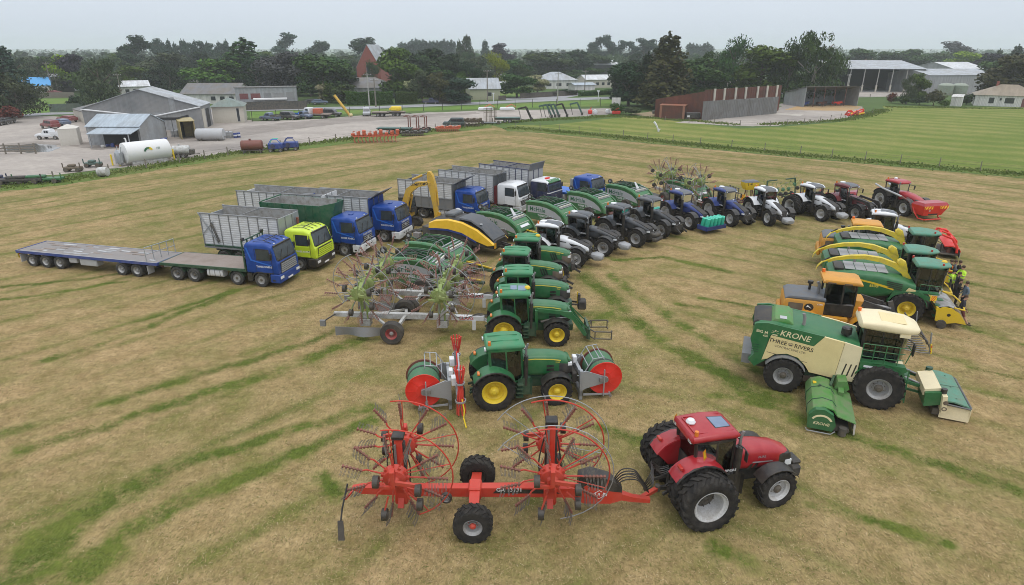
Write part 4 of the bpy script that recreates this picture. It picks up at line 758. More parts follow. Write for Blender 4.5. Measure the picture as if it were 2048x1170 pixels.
loader(TR['R1'],'black',[(1.7,1.95),(3.7,1.75),(4.3,.5)],False)
# ---- wrap rolls on the blue tractor ---------------------------------------------------------------
w_=thing('wrap_carrier','blue tray holding teal bale wrap rolls on the front of a blue tractor','carrier'); mb=MB('tray_blue')
mb.prism([(-.5,.35),(.5,.35),(.62,.72),(.56,.72),(.46,.40),(-.46,.40),(-.56,.72),(-.62,.72)],-1.15,1.15); mb.box(-.58,.58,-1.15,-1.1,.36,.72); mb.box(-.58,.58,1.1,1.15,.36,.72); mb.bar((-.5,.4,.55),(-1.0,.4,.7),.08,.1,'black'); mb.bar((-.5,-.4,.55),(-1.0,-.4,.7),.08,.1,'black'); mb.build('tray',w_)
beside(w_,TR['V5'],4.55)
rolls=[]
for row in (0,1):
    for i in range(5):
        y=-.92+.46*i; mb=MB('teal_wrap'); mb.lathe([(.05,0),(.19,0),(.20,.02),(.20,.98),(.18,1.0),(.06,1.0),(.06,.9)],(0,0,0),'z',None,14)
        o=obj('wrap_roll',cached('roll',lambda:mb.mesh('wrap_roll'))); h=w_.rotation_euler.z; x=(.22 if row==0 else -.22)
        o.location=(w_.location.x+x*cos(h)-y*sin(h),w_.location.y+x*sin(h)+y*cos(h),.405); o.rotation_euler=(R(4)*(i-2)*.4,R(8),h); tag(o,'teal roll of bale wrap standing upright in the blue tray','wrap roll','wrap rolls in the blue tray')
# ---- front hopper on the maroon tractor ------------------------------------------------------------
p=thing('seed_hopper','red front seed hopper with chevron boards on the far maroon tractor','hopper'); mb=MB('reel_red')
mb.loft([[(-.55,-1.0,.55),(.5,-1.0,.55),(.5,1.0,.55),(-.55,1.0,.55)],[(-.7,-1.25,1.15),(.7,-1.25,1.15),(.7,1.25,1.15),(-.7,1.25,1.15)],[(-.72,-1.35,1.5),(.78,-1.35,1.5),(.78,1.35,1.5),(-.72,1.35,1.5)]]); mb.loft([[(-.72,-1.35,1.503),(.78,-1.35,1.503),(.78,1.35,1.503),(-.72,1.35,1.503)],[(-.5,-1.2,1.75),(.6,-1.2,1.75),(.6,1.2,1.75),(-.5,1.2,1.75)]],'red')
for s in (-1,1): mb.tube([(-.7,s*1.2,1.3),(-.2,s*1.3,.7),(.1,s*1.1,.25),(.6,s*.9,.2)],.06)
mb.tube([(.6,-.9,.2),(.62,.9,.2)],.06); mb.box(.52,.56,-.5,.5,.6,1.05,'black'); mb.build('hopper_body',p)
for y in (-.85,.85): hazard('marker_board',p,(.80,y,1.36),.9,.26)
mb=MB('lamp_white'); [mb.box(.6,.68,s*.55-.08,s*.55+.08,1.0,1.12) for s in (-1,)]; mb.build('lamp',p); beside(p,TR['R2'],4.75)
mb=MB('light_grey'); mb.tube([(-.9,-1.25,2.35),(.2,-1.25,2.1),(1.6,-1.25,1.95),(2.6,-1.2,1.8)],.09,None,10); mb.tube([(2.6,-1.2,1.8),(3.5,-1.1,1.5),(4.1,-1.1,.7)],.08,'rust_red',8); ap=mb.build('air_pipe',p); ap.location=(-4.75,0,0)
# ---- harrow with yellow seed box, tedder ------------------------------------------------------------
hr=thing('tine_harrow','red folded tine harrow with marker boards and a yellow seed box on top','harrow'); mb=MB('dark_red')
for y in (-1.3,-.65,0,.65,1.3): mb.bar((-.9,y,.75),(.6,y,.75),.08,.1)
for x in (-.9,-.2,.5): mb.bar((x,-1.4,.72),(x,1.4,.72),.1,.1)
mb.bar((.6,-.3,.8),(1.4,-.3,.7),.1,.12); mb.bar((.6,.3,.8),(1.4,.3,.7),.1,.12); mb.bar((.4,0,.8),(1.2,0,1.6),.1,.1)
for s in (-.45,.45): mb.bar((-.2,s,.8),(-.2,s*.6,1.9),.08,.08); mb.bar((.4,s,.8),(0,s*.6,1.9),.07,.07)
mb.build('frame',hr); rnd=random.Random(3)
for s in (-1,1):
    mb=MB('steel_dark'); y=s*1.55
    for x in (-1.0,-.5,0,.5): mb.bar((x,y,.5),(x,y,2.2),.05,.05)
    for z in (.7,1.2,1.7,2.15): mb.bar((-1.2,y,z),(.7,y,z),.05,.05); [mb.tube([(-1.1+.3*i,y,z),(-1.1+.3*i,y+s*.25,z-.1),(-1.05+.3*i,y+s*.35,z-.35)],.015,None,4) for i in range(6)]
    mb.build('folded_wing',hr)
for y in (-1.2,1.0): hazard('marker_board',hr,(.85,y,1.35),.42,.5)
mb=MB('yellow'); mb.loft([[(-.35,-.55,1.9),(.25,-.55,1.9),(.25,.55,1.9),(-.35,.55,1.9)],[(-.5,-.75,2.35),(.4,-.75,2.35),(.4,.75,2.35),(-.5,.75,2.35)],[(-.5,-.75,2.65),(.4,-.75,2.65),(.4,.75,2.65),(-.5,.75,2.65)]]); mb.loft([[(-.53,-.78,2.652),(.43,-.78,2.652),(.43,.78,2.652),(-.53,.78,2.652)],[(-.4,-.6,2.8),(.3,-.6,2.8),(.3,.6,2.8),(-.4,.6,2.8)]],'grey_roof'); mb.text('1-4',.3,(.405,-.25,2.36),(0,1,0),(0,0,1),'letter_black'); sb=mb.build('seed_box',hr)
beside(hr,TR['V7'],-3.5,1.0,0)
td=thing('hay_tedder','green folded hay tedder with small wheels behind the twin wheeled white tractor','tedder'); mb=MB('green_dark'); mb.bar((-.2,-2.0,1.0),(-.2,2.0,1.0),.14,.14); mb.bar((1.3,0,.7),(-.2,0,1.0),.14,.14)
for s in (-1,1): mb.bar((-.2,s*2.,1.0),(-.4,s*1.9,2.5),.12,.12); mb.bar((-.4,s*1.9,2.5),(-.4,s*.6,2.5),.1,.1)
mb.build('frame',td)
for i in range(6):
    y=-1.9+.76*i; z=1.9 if i in(0,5) else 1.45; mb=MB('green'); mb.lathe([(.001,-.1),(.18,-.1),(.2,.05),(.001,.12)],(0,0,0),'x','green',12)
    for j in range(6):
        a=2*pi*j/6+.3*i; c=V((.0,.72*cos(a),.72*sin(a))); mb.tube([(0,.15*cos(a),.15*sin(a)),c],.03,'hub_lime',5); [mb.tube([c,c+V((.25,.1*e+.12*cos(a),.12*sin(a)))],.015,'mid_grey',4) for e in (-1,1)]; 
    mb.cyl((.3,-.07,-.45),(.3,.07,-.45),.2,'black_dusty',10); obj('tedder_rotor',mb.mesh('tedder_rotor'),td,(-.35,y,z),(0,R(-20),0))
beside(td,TR['V8'],-3.6,.8)
cu=thing('cultivator','low red cultivator hitched behind the maroon loader tractor','cultivator'); mb=MB('rust_red')
for x in (-1.2,-.5,.2): mb.bar((x,-1.4,.85),(x,1.4,.85),.1,.1)
for y in (-1.2,-.4,.4,1.2): mb.bar((-1.2,y,.9),(.9,y*.4,.8),.08,.08)
mb.bar((.2,0,.9),(.9,0,1.6),.08,.1); mb.build('frame',cu)
for x in (-1.2,-.5,.2):
    mb=MB('steel_dark'); [mb.tube([(x,-1.3+.37*i,.85),(x-.3,-1.3+.37*i,.6),(x-.1,-1.3+.37*i,.1)],.03,None,5) for i in range(8)]; mb.build('tine_row',cu)
beside(cu,TR['R1'],-2.4,.2)
# ---- front mower on the white tractor behind the harvesters -------------------------------------------
mw=thing('front_mower','raised red front mower with grey skirt on the tractor behind the harvesters','mower'); mb=MB('reel_red')
for s in (-1,1):
    mb.tube([(-.2,s*.35,1.0),(.2,s*.9,1.75),(.9,s*1.45,1.6),(1.3,s*1.5,1.0),(1.35,s*1.5,.55)],.09,None,8); mb.tube([(.2,s*.4,1.9),(.8,s*.5,1.75),(1.4,s*.4,1.2),(1.5,s*.4,.6)],.07,None,8); mb.bar((.2,s*.9,1.75),(.2,s*.4,1.9),.08,.08)
mb.bar((-.2,0,1.2),(.4,0,1.9),.15,.2); mb.bar((.9,-1.45,1.6),(.9,1.45,1.6),.1,.12); mb.loft([[(x,-1.5,z),(x,1.5,z),(x,1.5,z+.07),(x,-1.5,z+.07)] for x,z in ((.5,.95),(1.0,1.0),(1.5,.8),(1.6,.6))]); mb.build('mower_frame',mw)
mb=MB('light_grey'); mb.loft([[(1.62,-1.5,.15),(1.60,-1.5,.62),(1.58,-1.5,.62),(1.60,-1.5,.15)],[(1.66,-.5,.12),(1.60,-.5,.62),(1.58,-.5,.62),(1.64,-.5,.12)],[(1.6,.5,.16),(1.6,.5,.62),(1.58,.5,.62),(1.58,.5,.16)],[(1.66,1.5,.12),(1.6,1.5,.62),(1.58,1.5,.62),(1.64,1.5,.12)]]); mb.build('skirt',mw)
mb=MB('steel_dark'); mb.box(.3,1.5,-1.45,1.45,.3,.42,c=.03)
for i in range(4): mb.cyl((.9,-1.05+.7*i,.42),(.9,-1.05+.7*i,.85),.14,'rust_red',10)
mb.build('cutter_bed',mw); beside(mw,TR['V9'],4.3)
def cab(t,col,kind,door=True,bump=None,top=None):
    mb=MB(col); W_=1.22; zt=3.02; top=top or col
    st=[(-.92,.95,zt-.10,.14),(-.82,.95,zt,.16),(.62,.95,zt+.02,.18),(1.06,.95,zt-.14,.2),(1.18,.95,2.5,.14),(1.32,.95,1.88,.10),(1.40,1.0,1.80,.12),(1.42,1.02,1.72,.12)]
    if kind=='old': st=[(-.92,.95,zt-.2,.16),(-.82,.95,zt-.1,.18),(.9,.95,zt-.1,.18),(1.08,.95,zt-.25,.14),(1.22,.95,2.0,.1),(1.30,1.0,1.85,.1)]
    mb.loft([rr(x,-W_,W_,a,b,r,3) for x,a,b,r in st])
    if top!=col: mb.loft([rr(x,-W_-.003,W_+.003,b-.30,b+.004,r,3) for x,a,b,r in st[:4]],top)
    ca=mb.build('cab_body',t); fx=st[-1][0]
    g=MB('window'); xs=(1.085,1.335) if kind!='old' else (1.075,1.225); za,zb=(2.80,1.93) if kind!='old' else (2.62,2.02)
    g.loft([[(xs[0]+.02,-1.06,za),(xs[0]+.02,1.06,za),(xs[0]-.02,1.06,za),(xs[0]-.02,-1.06,za)],[(xs[1]+.028,-1.12,zb),(xs[1]+.028,1.12,zb),(xs[1]-.02,1.12,zb),(xs[1]-.02,-1.12,zb)]],'glass_shine'); g.build('windscreen',ca)
    for s in (-1,1):
        d=MB(col); y=s*W_; d.box(-.18,.98,min(y,y+s*.02),max(y,y+s*.02),1.02,1.84); 
        if door: d.text('THREE RIVERS',.13,(.40,y+s*.024,1.42),(-s,0,0),(0,0,1),'letter_white')
        for xx in (-.2,1.0): d.box(xx-.012,xx+.012,min(y+s*.003,y+s*.008),max(y+s*.003,y+s*.008),.98,2.7,'black')
        d.box(-.18,.98,min(y+s*.02,y+s*.026),max(y+s*.02,y+s*.026),1.02,1.08,'black'); d.box(-.12,.88,min(y+s*.001,y+s*.005),max(y+s*.001,y+s*.005),1.90,2.70,'black')
        if col=='blue': d.add([(-.85,y+s*.012,2.75),(-.72,y+s*.012,2.75),(-.45,y+s*.024,1.95),(.95,y+s*.024,1.62),(.95,y+s*.024,1.55),(-.55,y+s*.024,1.86)],[(0,1,2,5),(2,3,4,5)],'bright_blue')
        dr=d.build('door',ca); d=MB('window'); d.add([(-.10,y+s*.006,2.0),(.86,y+s*.006,1.92),(.80,y+s*.006,2.62),(-.10,y+s*.006,2.66)],[(0,1,2,3)],'glass_shine'); d.build('side_window',ca)
        d=MB('black'); d.tube([(1.0,s*1.2,2.6),(1.1,s*1.42,2.55),(1.1,s*1.42,2.1)],.02); d.box(1.06,1.15,s*1.42-.1,s*1.42+.1,2.05,2.5,c=.02); d.box(.85,.93,s*1.23-.02,s*1.23+.03,1.5,1.56); d.build('mirror',ca)
        d=MB('black'); d.arch((0,.5),.58,0,180,min(s*.9,s*1.24),max(s*.9,s*1.24),.06,n=10); d.box(-.62,-.98,s*1.0-.2,s*1.0+.2,.4,.95); d.build('mudguard',t)
    wp=MB('black'); [wp.tube([(xs[1]+.05,yy,zb+.02),(xs[0]+.14,yy+.45,zb+.55)],.014,None,4) for yy in (-.7,.1)]; wp.box(xs[1]-.02,xs[1]+.06,-1.0,1.0,zb-.07,zb-.01); wp.box(xs[0]-.05,xs[0]+.06,-1.0,1.0,za,za+.10); wp.build('wiper_cowl',ca)
    b=MB(bump or col); b.box(.72,fx+.06,-1.24,1.24,.36,.98,c=.06); 
    for s in (-1,1): b.box(.66,.72,s*1.2-.02,s*1.2+.03,.4,1.0,'black'); b.box(fx+.03,fx+.075,s*.98-.2,s*.98+.2,.66,.84,'lamp_white'); b.box(.9,1.1,s*1.24-.005,s*1.24+.012,.5,.62,'black')
    b.box(fx+.05,fx+.068,-.3,.3,.44,.56,'letter_white'); 
    if bump=='alloy': [b.box(fx+.05,fx+.07,y-.1,y+.1,.72,.8,'black') for y in (-.4,0,.4)]; b.box(fx+.05,fx+.072,-.6,.6,.4,.48,'black')
    b.build('bumper',t)
    gm=MB('black')
    if kind=='scania':
        gm.box(fx-.05,fx+.04,-.92,.92,1.02,1.75)
        for i in range(5): gm.box(fx+.03,fx+.07,-.95+.02*i,.95-.02*i,1.06+.13*i,1.15+.13*i,'galv' if col=='blue' else col)
    elif kind=='ud':
        gm.box(fx-.02,fx+.03,-.7,.7,1.05,1.55); [gm.box(fx+.02,fx+.045,-.66,.66,z,z+.05,'mid_grey') for z in (1.16,1.32,1.46)]; gm.cyl((fx+.02,0,1.36),(fx+.06,0,1.36),.1,'light_grey',10); gm.text('THREE RIVERS',.15,(fx+.006,0,1.60),(0,1,0),(0,0,1),'letter_white')
    elif kind=='merc':
        gm.prism([(-.95,1.5),(.95,1.5),(.7,1.02),(-.7,1.02)],fx-.03,fx+.03,ax='x'); [gm.box(fx+.025,fx+.04,-.75,.75,z,z+.04,'grey') for z in (1.12,1.25,1.38)]; gm.lathe([(.12,.04),(.14,.05),(.14,.03),(.12,.03)],(fx,0,1.36),'x','light_grey',14); gm.text('THREE RIVERS',.15,(fx+.006,0,1.58),(0,1,0),(0,0,1),'letter_white' if col!='white' else 'letter_black')
        for k in range(3): a=R(90+120*k); gm.bar((fx+.045,0,1.36),(fx+.045,.12*cos(a),1.36+.12*sin(a)),.015,.015,'light_grey')
    else:
        gm.box(fx-.02,fx+.02,-1.0,1.0,1.1,1.6,'navy'); gm.box(fx-.3,fx+.012,-1.222,1.222,1.75,1.84,'white'); gm.lathe([(.12,.03),(.14,.04),(.14,.02),(.12,.02)],(fx,0,1.4),'x','light_grey',14)
    gm.build('grille',ca)
    r=MB('black')
    if kind=='scania': [r.tube([(-.5,y,zt+.04),(.3,y,zt+.12),(.85,y,zt-.02)],.02) for y in (-.75,-.25,.25,.75)]; r.bar((.3,-.8,zt+.13),(.3,.8,zt+.13),.04,.04); r.build('roof_bars',ca)
    elif kind=='merc': r.box(-.2,.3,-.35,.35,zt+.0,zt+.07,col,c=.02); r.build('roof_hatch',ca)
    elif kind=='old': r.box(.1,.35,-.3,.3,zt-.1,zt+.05,'reel_red',c=.02); r.build('roof_hatch',ca)
    else: r.box(.0,.3,-.2,.2,zt+.01,zt+.07,'blue',c=.02); r.build('roof_hatch',ca)
    for y in (-.6,.6): l_=MB('lamp_white'); l_.box(.9,.98,y-.06,y+.06,zt-.13,zt-.05); l_.build('roof_lamp',ca)
    return ca
if 'glass_shine' not in MATS: paint('glass_shine',(.035,.045,.05),rough=.08,dirt=.15,dc=(.10,.11,.11),spec=.6)
def chassis(t,axles,rear,col='steel_dark',tanks=True):
    mb=MB(col)
    for s in (-1,1): mb.box(rear,1.0,s*.42-.05,s*.42+.05,.72,1.0)
    for x in axles: mb.cyl((x,-.95,.5),(x,.95,.5),.1)
    mb.box(-.6,.9,-.6,.6,.55,.95); mb.build('chassis',t)
    for x in axles:
        for s in (-1,1):
            front=x>=-2.2
            wheel(t,x,s*(1.06 if front else 1.03),.5,.32 if front else .56,'rim_grey','steel_dark',0,'truck_tyre',rr_=.56,deep=.03 if front else .26)
    if tanks:
        for s in (-1,1):
            mb=MB('alloy'); xc=(axles[-2]+ (axles[1] if len(axles)>3 else -.6))/2; mb.loft([rr(xc-.6,s*.95-.26,s*.95+.26,.48,1.0,.14,3),rr(xc+.6,s*.95-.26,s*.95+.26,.48,1.0,.14,3)])
            for e in (-.4,0,.4): mb.loft([rr(xc+e-.02,s*.95-.27,s*.95+.27,.47,1.01,.14,3),rr(xc+e+.02,s*.95-.27,s*.95+.27,.47,1.01,.14,3)],'steel')
            mb.build('fuel_tank',t)
def tipper(t,x0,x1,z0,z1,col='alloy',rib='grey',flap=None,lower=None,brace=False,front='mid_grey',zl=None,inner='alloy_in',n=None):
    """open bulk body with ribbed plank walls; z0..z1, from x0 (rear) to x1 (front)"""
    b=MB(col); y=1.24; L=x1-x0; zl=zl or z0
    np_=int((z1-zl)/.16)
    for s in (-1,1):
        if lower: b.box(x0,x1,s*y-.05,s*y+.05,z0,zl,lower)
        prof=[(s*(y-.05),zl),(s*(y-.05),z1)]+[q for i in range(np_,0,-1) for q in ((s*(y+.03),zl+(z1-zl)*(i-.08)/np_),(s*(y+.03),zl+(z1-zl)*(i-.75)/np_),(s*(y+.005),zl+(z1-zl)*(i-.98)/np_))]
        b.loft([[(x,p[0],p[1]) for p in prof] for x in (x0,x1)],col); b.box(x0,x1,s*(y-.062)-.008,s*(y-.062)+.008,z0+.02,z1-.01,inner)
    b.box(x0,x1,-y,y,z0-.05,z0+.02,inner); w=b.build('body_walls',t)
    f=MB(front); f.box(x1,x1+.06,-y-.04,y+.04,z0,z1); [f.box(x1+.06,x1+.10,yy-.03,yy+.03,z0,z1,rib) for yy in (-.42,.42)]
    if flap: f.loft([[(x1+.02,-y,z1-.1),(x1+.08,-y,z1-.1),(x1+.08,y,z1-.1),(x1+.02,y,z1-.1)],[(x1+flap[0],-y,z1+flap[1]),(x1+flap[0]+.05,-y,z1+flap[1]-.04),(x1+flap[0]+.05,y,z1+flap[1]-.04),(x1+flap[0],y,z1+flap[1])]],'grey_roof')
    f.build('headboard',t); g=MB(front); g.box(x0-.06,x0,-y-.03,y+.03,z0,z1-.25); [g.box(x0-.1,x0-.06,yy-.04,yy+.04,z0,z1-.25,rib) for yy in (-.8,0,.8)]; g.build('tailgate',t)
    r=MB(rib); n=n or max(4,int(L/.75))
    for s in (-1,1):
        for i in range(n+1): x=x0+L*i/n; r.box(x-.03,x+.03,min(s*(y+.03),s*(y+.075)),max(s*(y+.03),s*(y+.075)),z0,z1)
        r.box(x0-.06,x1+.06,min(s*(y-.06),s*(y+.085)),max(s*(y-.06),s*(y+.085)),z1,z1+.07); r.box(x0-.06,x1+.06,min(s*(y-.02),s*(y+.08)),max(s*(y-.02),s*(y+.08)),z0-.12,z0)
        if lower: r.box(x0,x1,min(s*(y+.05),s*(y+.09)),max(s*(y+.05),s*(y+.09)),zl-.05,zl+.03,lower)
    for i in range(1,4): r.box(x0+L*i/4-.03,x0+L*i/4+.03,-y+.06,y-.06,z1-.04,z1+.03) if i==2 else None
    if brace: 
        for s in (-1,1): r.bar((x0-.1,s*1.36,z1+.1),(x0+1.3,s*1.36,z0+.25),.06,.06,'galv'); r.bar((x0+.0,s*1.35,z0+.9),(x0+1.1,s*1.35,z1-.5),.05,.05,'galv'); r.cyl((x0+.9,s*1.36,z1-.6),(x0+1.35,s*1.36,z0+.4),.07,'steel_dark')
    r.build('body_ribs',t); return w
g_='trucks parked in a row'
# flat deck truck and its trailer
t=thing('flat_deck_truck','blue cab flat deck truck with a green headboard hitched to a flat trailer','truck',group=g_); cab(t,'blue','scania'); chassis(t,[0,-1.85,-5.1,-6.45],-7.2)
mb=MB('deck_wood'); mb.box(-7.6,-1.12,-1.2,1.2,1.14,1.22); d=mb.build('deck',t); mb=MB('green_dark')
for s in (-1,1): mb.box(-7.62,-1.1,min(s*1.2,s*1.28),max(s*1.2,s*1.28),1.04,1.23); [mb.box(-7.3+.8*i,-7.24+.8*i,min(s*1.28,s*1.3),max(s*1.28,s*1.3),1.06,1.2) for i in range(8)]
mb.box(-7.7,-7.62,-1.28,1.28,1.04,1.23); [mb.box(x,x+.08,-1.2,1.2,1.02,1.138) for x in (-7,-6,-5,-4,-3,-2)]; mb.build('deck_frame',t)
mb=MB('green_dark'); [mb.box(-1.1,-1.02,y-.04,y+.04,1.0,3.15) for y in (-1.2,-.6,0,.6,1.2)]; [mb.box(-1.095,-1.025,-1.24,1.24,z,z+.07) for z in (1.4,2.1,2.6,3.1)]; mb.box(-1.09,-1.03,-1.2,1.2,1.2,2.0); mb.box(-1.02,-1.0,-1.05,-.75,1.15,1.45,'sign_yellow')
for y in (-1.1,1.1): mb.cyl((-1.1,y,3.25),(-.95,y,3.25),.12,'black',10)
mb.build('headboard',t)
for x in (-1.85,-5.1,-6.45):
    for s in (-1,1): m2=MB('green_dark'); m2.arch((x,.5),.56,15,165,min(s*.78,s*1.22),max(s*.78,s*1.22),.03,n=8); m2.build('mudguard',t)
put2(t,(0,-1.06,.5),(525,559),(-6.45,-1.03,.5),(357,545)); del t['fit']; T1=t
t=thing('flat_deck_trailer','long blue edged flat trailer with a worn board deck and front rail, five axles','trailer'); ax=[0,-1.3,-6.75,-8.0,-9.25]
mb=MB('steel_dark'); [mb.box(-11,1.4,s*.5-.06,s*.5+.06,.75,1.02) for s in (-1,1)]; [mb.cyl((x,-.9,.5),(x,.9,.5),.1) for x in ax]; mb.box(1.4,1.6,-.5,.5,.6,.95,'rust_red'); mb.bar((1.5,.4,.7),(3.4,0,.7),.1,.12,'light_grey'); mb.bar((1.5,-.4,.7),(3.4,0,.7),.1,.12,'light_grey'); mb.build('chassis',t)
for x in ax: [wheel(t,x,s*1.0,.48,.54,'rim_white','rim_grey',0,'truck_tyre',rr_=.56,deep=.25) for s in (-1,1)]
mb=MB('deck_worn'); mb.box(-10.4,1.75,-1.18,1.18,1.09,1.165); rnd=random.Random(8)
for i in range(46): x=-10+rnd.random()*11; y=rnd.choice([-.75,-.35,.1,.5,.85]); mb.box(x,x+rnd.uniform(.4,1.1),y-.1,y+.1,1.163,1.168+.0007*i,rnd.choice(['deck_wood','light_grey','deck_wood','mid_grey']))
mb.build('deck',t); mb=MB('trailer_blue')
for s in (-1,1): mb.box(-10.45,1.8,min(s*1.18,s*1.27),max(s*1.18,s*1.27),.98,1.18); mb.box(-10.45,1.8,min(s*1.18,s*1.26),max(s*1.18,s*1.26),1.18,1.19,'mid_grey')
mb.box(-10.53,-10.45,-1.27,1.27,.98,1.18); mb.box(1.8,1.86,-1.27,1.27,.98,1.18); mb.build('deck_edge',t)
mb=MB('galv'); [mb.tube([(1.0+.0,-1.2,1.15),(1.0,-1.2,2.2),(1.3,1.2,2.2),(1.3,1.2,1.15)],.03)]; [mb.bar((1.0+.15*(y+1.2)/1.2,y,1.15),(1.0+.15*(y+1.2)/1.2,y,2.2),.04,.04) for y in (-.6,0,.6)]; mb.bar((1.0,-1.2,1.7),(1.3,1.2,1.7),.04,.04); mb.build('front_rail',t)
mb=MB('light_grey'); mb.box(-4.9,-3.4,-1.2,-.6,.45,.95,c=.05); mb.box(-5.9,-5.2,-1.15,-.7,.55,.95,c=.03); mb.build('tool_box',t)
for x in (1.0,-10.2):
    for s in (-1,1): m2=MB('light_grey'); m2.box(x-.02,x+.02,s*1.0-.28,s*1.0+.28,.3,.9); m2.build('mud_flap',t)
hazard('marker_board',t,(-10.55,-.9,.75),.5,.4); put2(t,(0,-1.0,.48),(278.5,539),(-9.25,-1.0,.48),(75.4,519.3)); del t['fit']
def binchass(t,col): 
    mb=MB(col); [mb.box(-8.3,-1.2,s*.6-.06,s*.6+.06,1.0,1.2) for s in (-1,1)]; mb.build('sub_frame',t)
# lime truck
t=thing('silage_truck','lime yellow cab truck with a tall ribbed alloy silage body','truck',group=g_); cab(t,'lime','scania',True,'black'); chassis(t,[0,-5.0,-6.35],-7.6); tipper(t,-7.8,-1.35,1.3,3.75,brace=True,lower='green_dark',zl=1.42,front='galv',n=8)
mb=MB('black'); mb.cyl((-1.1,.8,1.2),(-1.1,.8,3.4),.1,'rust_red'); mb.build('exhaust',t)
for x in (-5.0,-6.35): 
    for s in (-1,1): m2=MB('green_dark'); m2.arch((x,.5),.56,15,165,min(s*.78,s*1.22),max(s*.78,s*1.22),.03,n=8); m2.build('mudguard',t)
put(t,(0,-1.06,.5),(602,527),-15)
# green bin truck
t=thing('silage_truck','blue cab truck with a deep dark green steel bin','truck',group=g_); cab(t,'blue','ud',True,'alloy'); chassis(t,[0,-4.6,-5.9],-6.8)
b=MB('bin_green'); z0,z1=1.25,3.85; x0,x1,x2=-7.0,-1.75,-.75
for s in (-1,1):
    b.loft([[(x0,s*1.0,z0),(x0,s*1.06,z0),(x0,s*1.32,z1),(x0,s*1.26,z1)],[(x1,s*1.0,z0),(x1,s*1.06,z0),(x1,s*1.32,z1),(x1,s*1.26,z1)]]); b.loft([[(x0+.02,s*.99,z0),(x0+.02,s*1.0,z0),(x0+.02,s*1.26,z1),(x0+.02,s*1.25,z1)],[(x1,s*.99,z0),(x1,s*1.0,z0),(x1,s*1.26,z1),(x1,s*1.25,z1)]],'alloy_in')
    for i in range(9): x=x0+(x1-x0)*i/8; b.bar((x,s*1.08,z0),(x,s*1.34,z1),.06,.05)
    b.loft([[(x1,s*1.0,z0),(x1,s*1.06,z0),(x1,s*1.32,z1),(x1,s*1.26,z1)],[(x1+.35,s*.55,z0+.1),(x1+.35,s*.6,z0+.1),(x2,s*.62,z1+.16),(x2,s*.56,z1+.16)]])
b.loft([[(x1+.35,-.6,z0+.1),(x1+.35,.6,z0+.1),(x1+.31,.6,z0+.1),(x1+.31,-.6,z0+.1)],[(x2,-.62,z1+.16),(x2,.62,z1+.16),(x2-.05,.62,z1+.16),(x2-.05,-.62,z1+.16)]])
b.box(x0,x1+.3,-1.05,1.05,z0-.06,z0,'alloy_in'); b.box(x0-.05,x0,-1.2,1.2,z0,z1-.1,'alloy_in'); b.bar((x0+.1,-1.28,z1+.05),(x0+.1,1.28,z1+.05),.08,.08); b.build('bin',t); binchass(t,'green_dark'); put(t,(0,-1.06,.5),(691,499),-16)
mb=MB('mid_grey'); mb.box(-1.9,-.8,-1.2,-.7,.45,.95,c=.05); mb.build('tool_box',t)
# alloy trailer standing behind
t=thing('bulk_trailer','pale ribbed alloy bulk trailer standing behind the green bin truck','trailer'); tipper(t,-8,0,1.2,3.7,n=11,front='alloy'); mb=MB('steel_dark'); [mb.box(-8,0,s*.5-.06,s*.5+.06,.8,1.1) for s in (-1,1)]; mb.bar((0,0,.9),(2.0,0,.75),.14,.14); mb.build('chassis',t)
for x in (-1,-2.3,-5.7,-7.0): [wheel(t,x,s*1.0,.5,.54,'rim_grey','steel_dark',0,'truck_tyre',rr_=.56,deep=.25) for s in (-1,1)]
put(t,(-8,-1.3,3.75),(472,381),-15)
# second blue truck
t=thing('silage_truck','blue cab truck with a grey alloy body and raised front flap beside the excavator','truck',group=g_); cab(t,'blue','ud',True,'alloy'); chassis(t,[0,-4.6,-5.9],-6.8); tipper(t,-7.2,-1.2,1.3,3.6,flap=(.95,.55),front='blue',zl=1.4,lower='grey_roof'); put(t,(0,-1.06,.5),(769.5,472),-17)
t=thing('tipper_truck','blue cab tipper with dark steel lower sides behind the excavator','truck',group=g_); cab(t,'blue','merc',True); chassis(t,[0,-4.4,-5.7],-6.6); tipper(t,-7.0,-1.2,1.2,3.5,flap=(1.2,.6),lower='grey',zl=2.1,front='grey_roof'); put(t,(.0,0,3.03),(940,376),-24)
t=thing('silage_truck','white cab truck with a ribbed alloy body and red lower front corner','truck',group=g_); cab(t,'white','merc',True,'light_grey'); chassis(t,[0,-4.6,-5.9],-6.8); tipper(t,-7.6,-1.35,1.25,3.75,flap=(1.1,.35),front='grey_roof'); mb=MB('dark_red'); mb.box(-1.5,-1.0,-1.26,1.26,1.0,2.75); mb.build('front_corner_panel',t); put(t,(0,0,3.03),(1024,364),-28)
t=thing('silage_truck','old navy truck with a white and green topped cab and navy body','truck',group=g_); cab(t,'navy','old',False,'navy','white'); mb=MB('baler_green'); mb.loft([rr(x,-1.0,1.0,2.60,b,.12,2) for x,b in ((.7,2.96),(.95,2.95),(1.12,2.76))]); mb.build('sun_visor',t); chassis(t,[0,-4.6,-5.9],-6.8); tipper(t,-7.4,-1.2,1.25,3.8,front='mid_grey',flap=(.25,.65),lower='navy',zl=1.9,rib='navy'); put(t,(.2,0,2.95),(1094,357),-36)
t=thing('flat_deck_truck','blue cab truck with a low pale blue deck behind the farthest balers','truck',group=g_); cab(t,'blue','ud',True); chassis(t,[0,-4.6,-5.9],-6.8); mb=MB('mid_grey'); mb.box(-7,-1.2,-1.2,1.2,1.1,1.25,'bright_blue'); mb.box(-1.3,-1.0,-1.22,1.22,1.0,2.7,'mid_grey'); mb.build('deck',t); put(t,(0,0,3.03),(1176,351),-40)
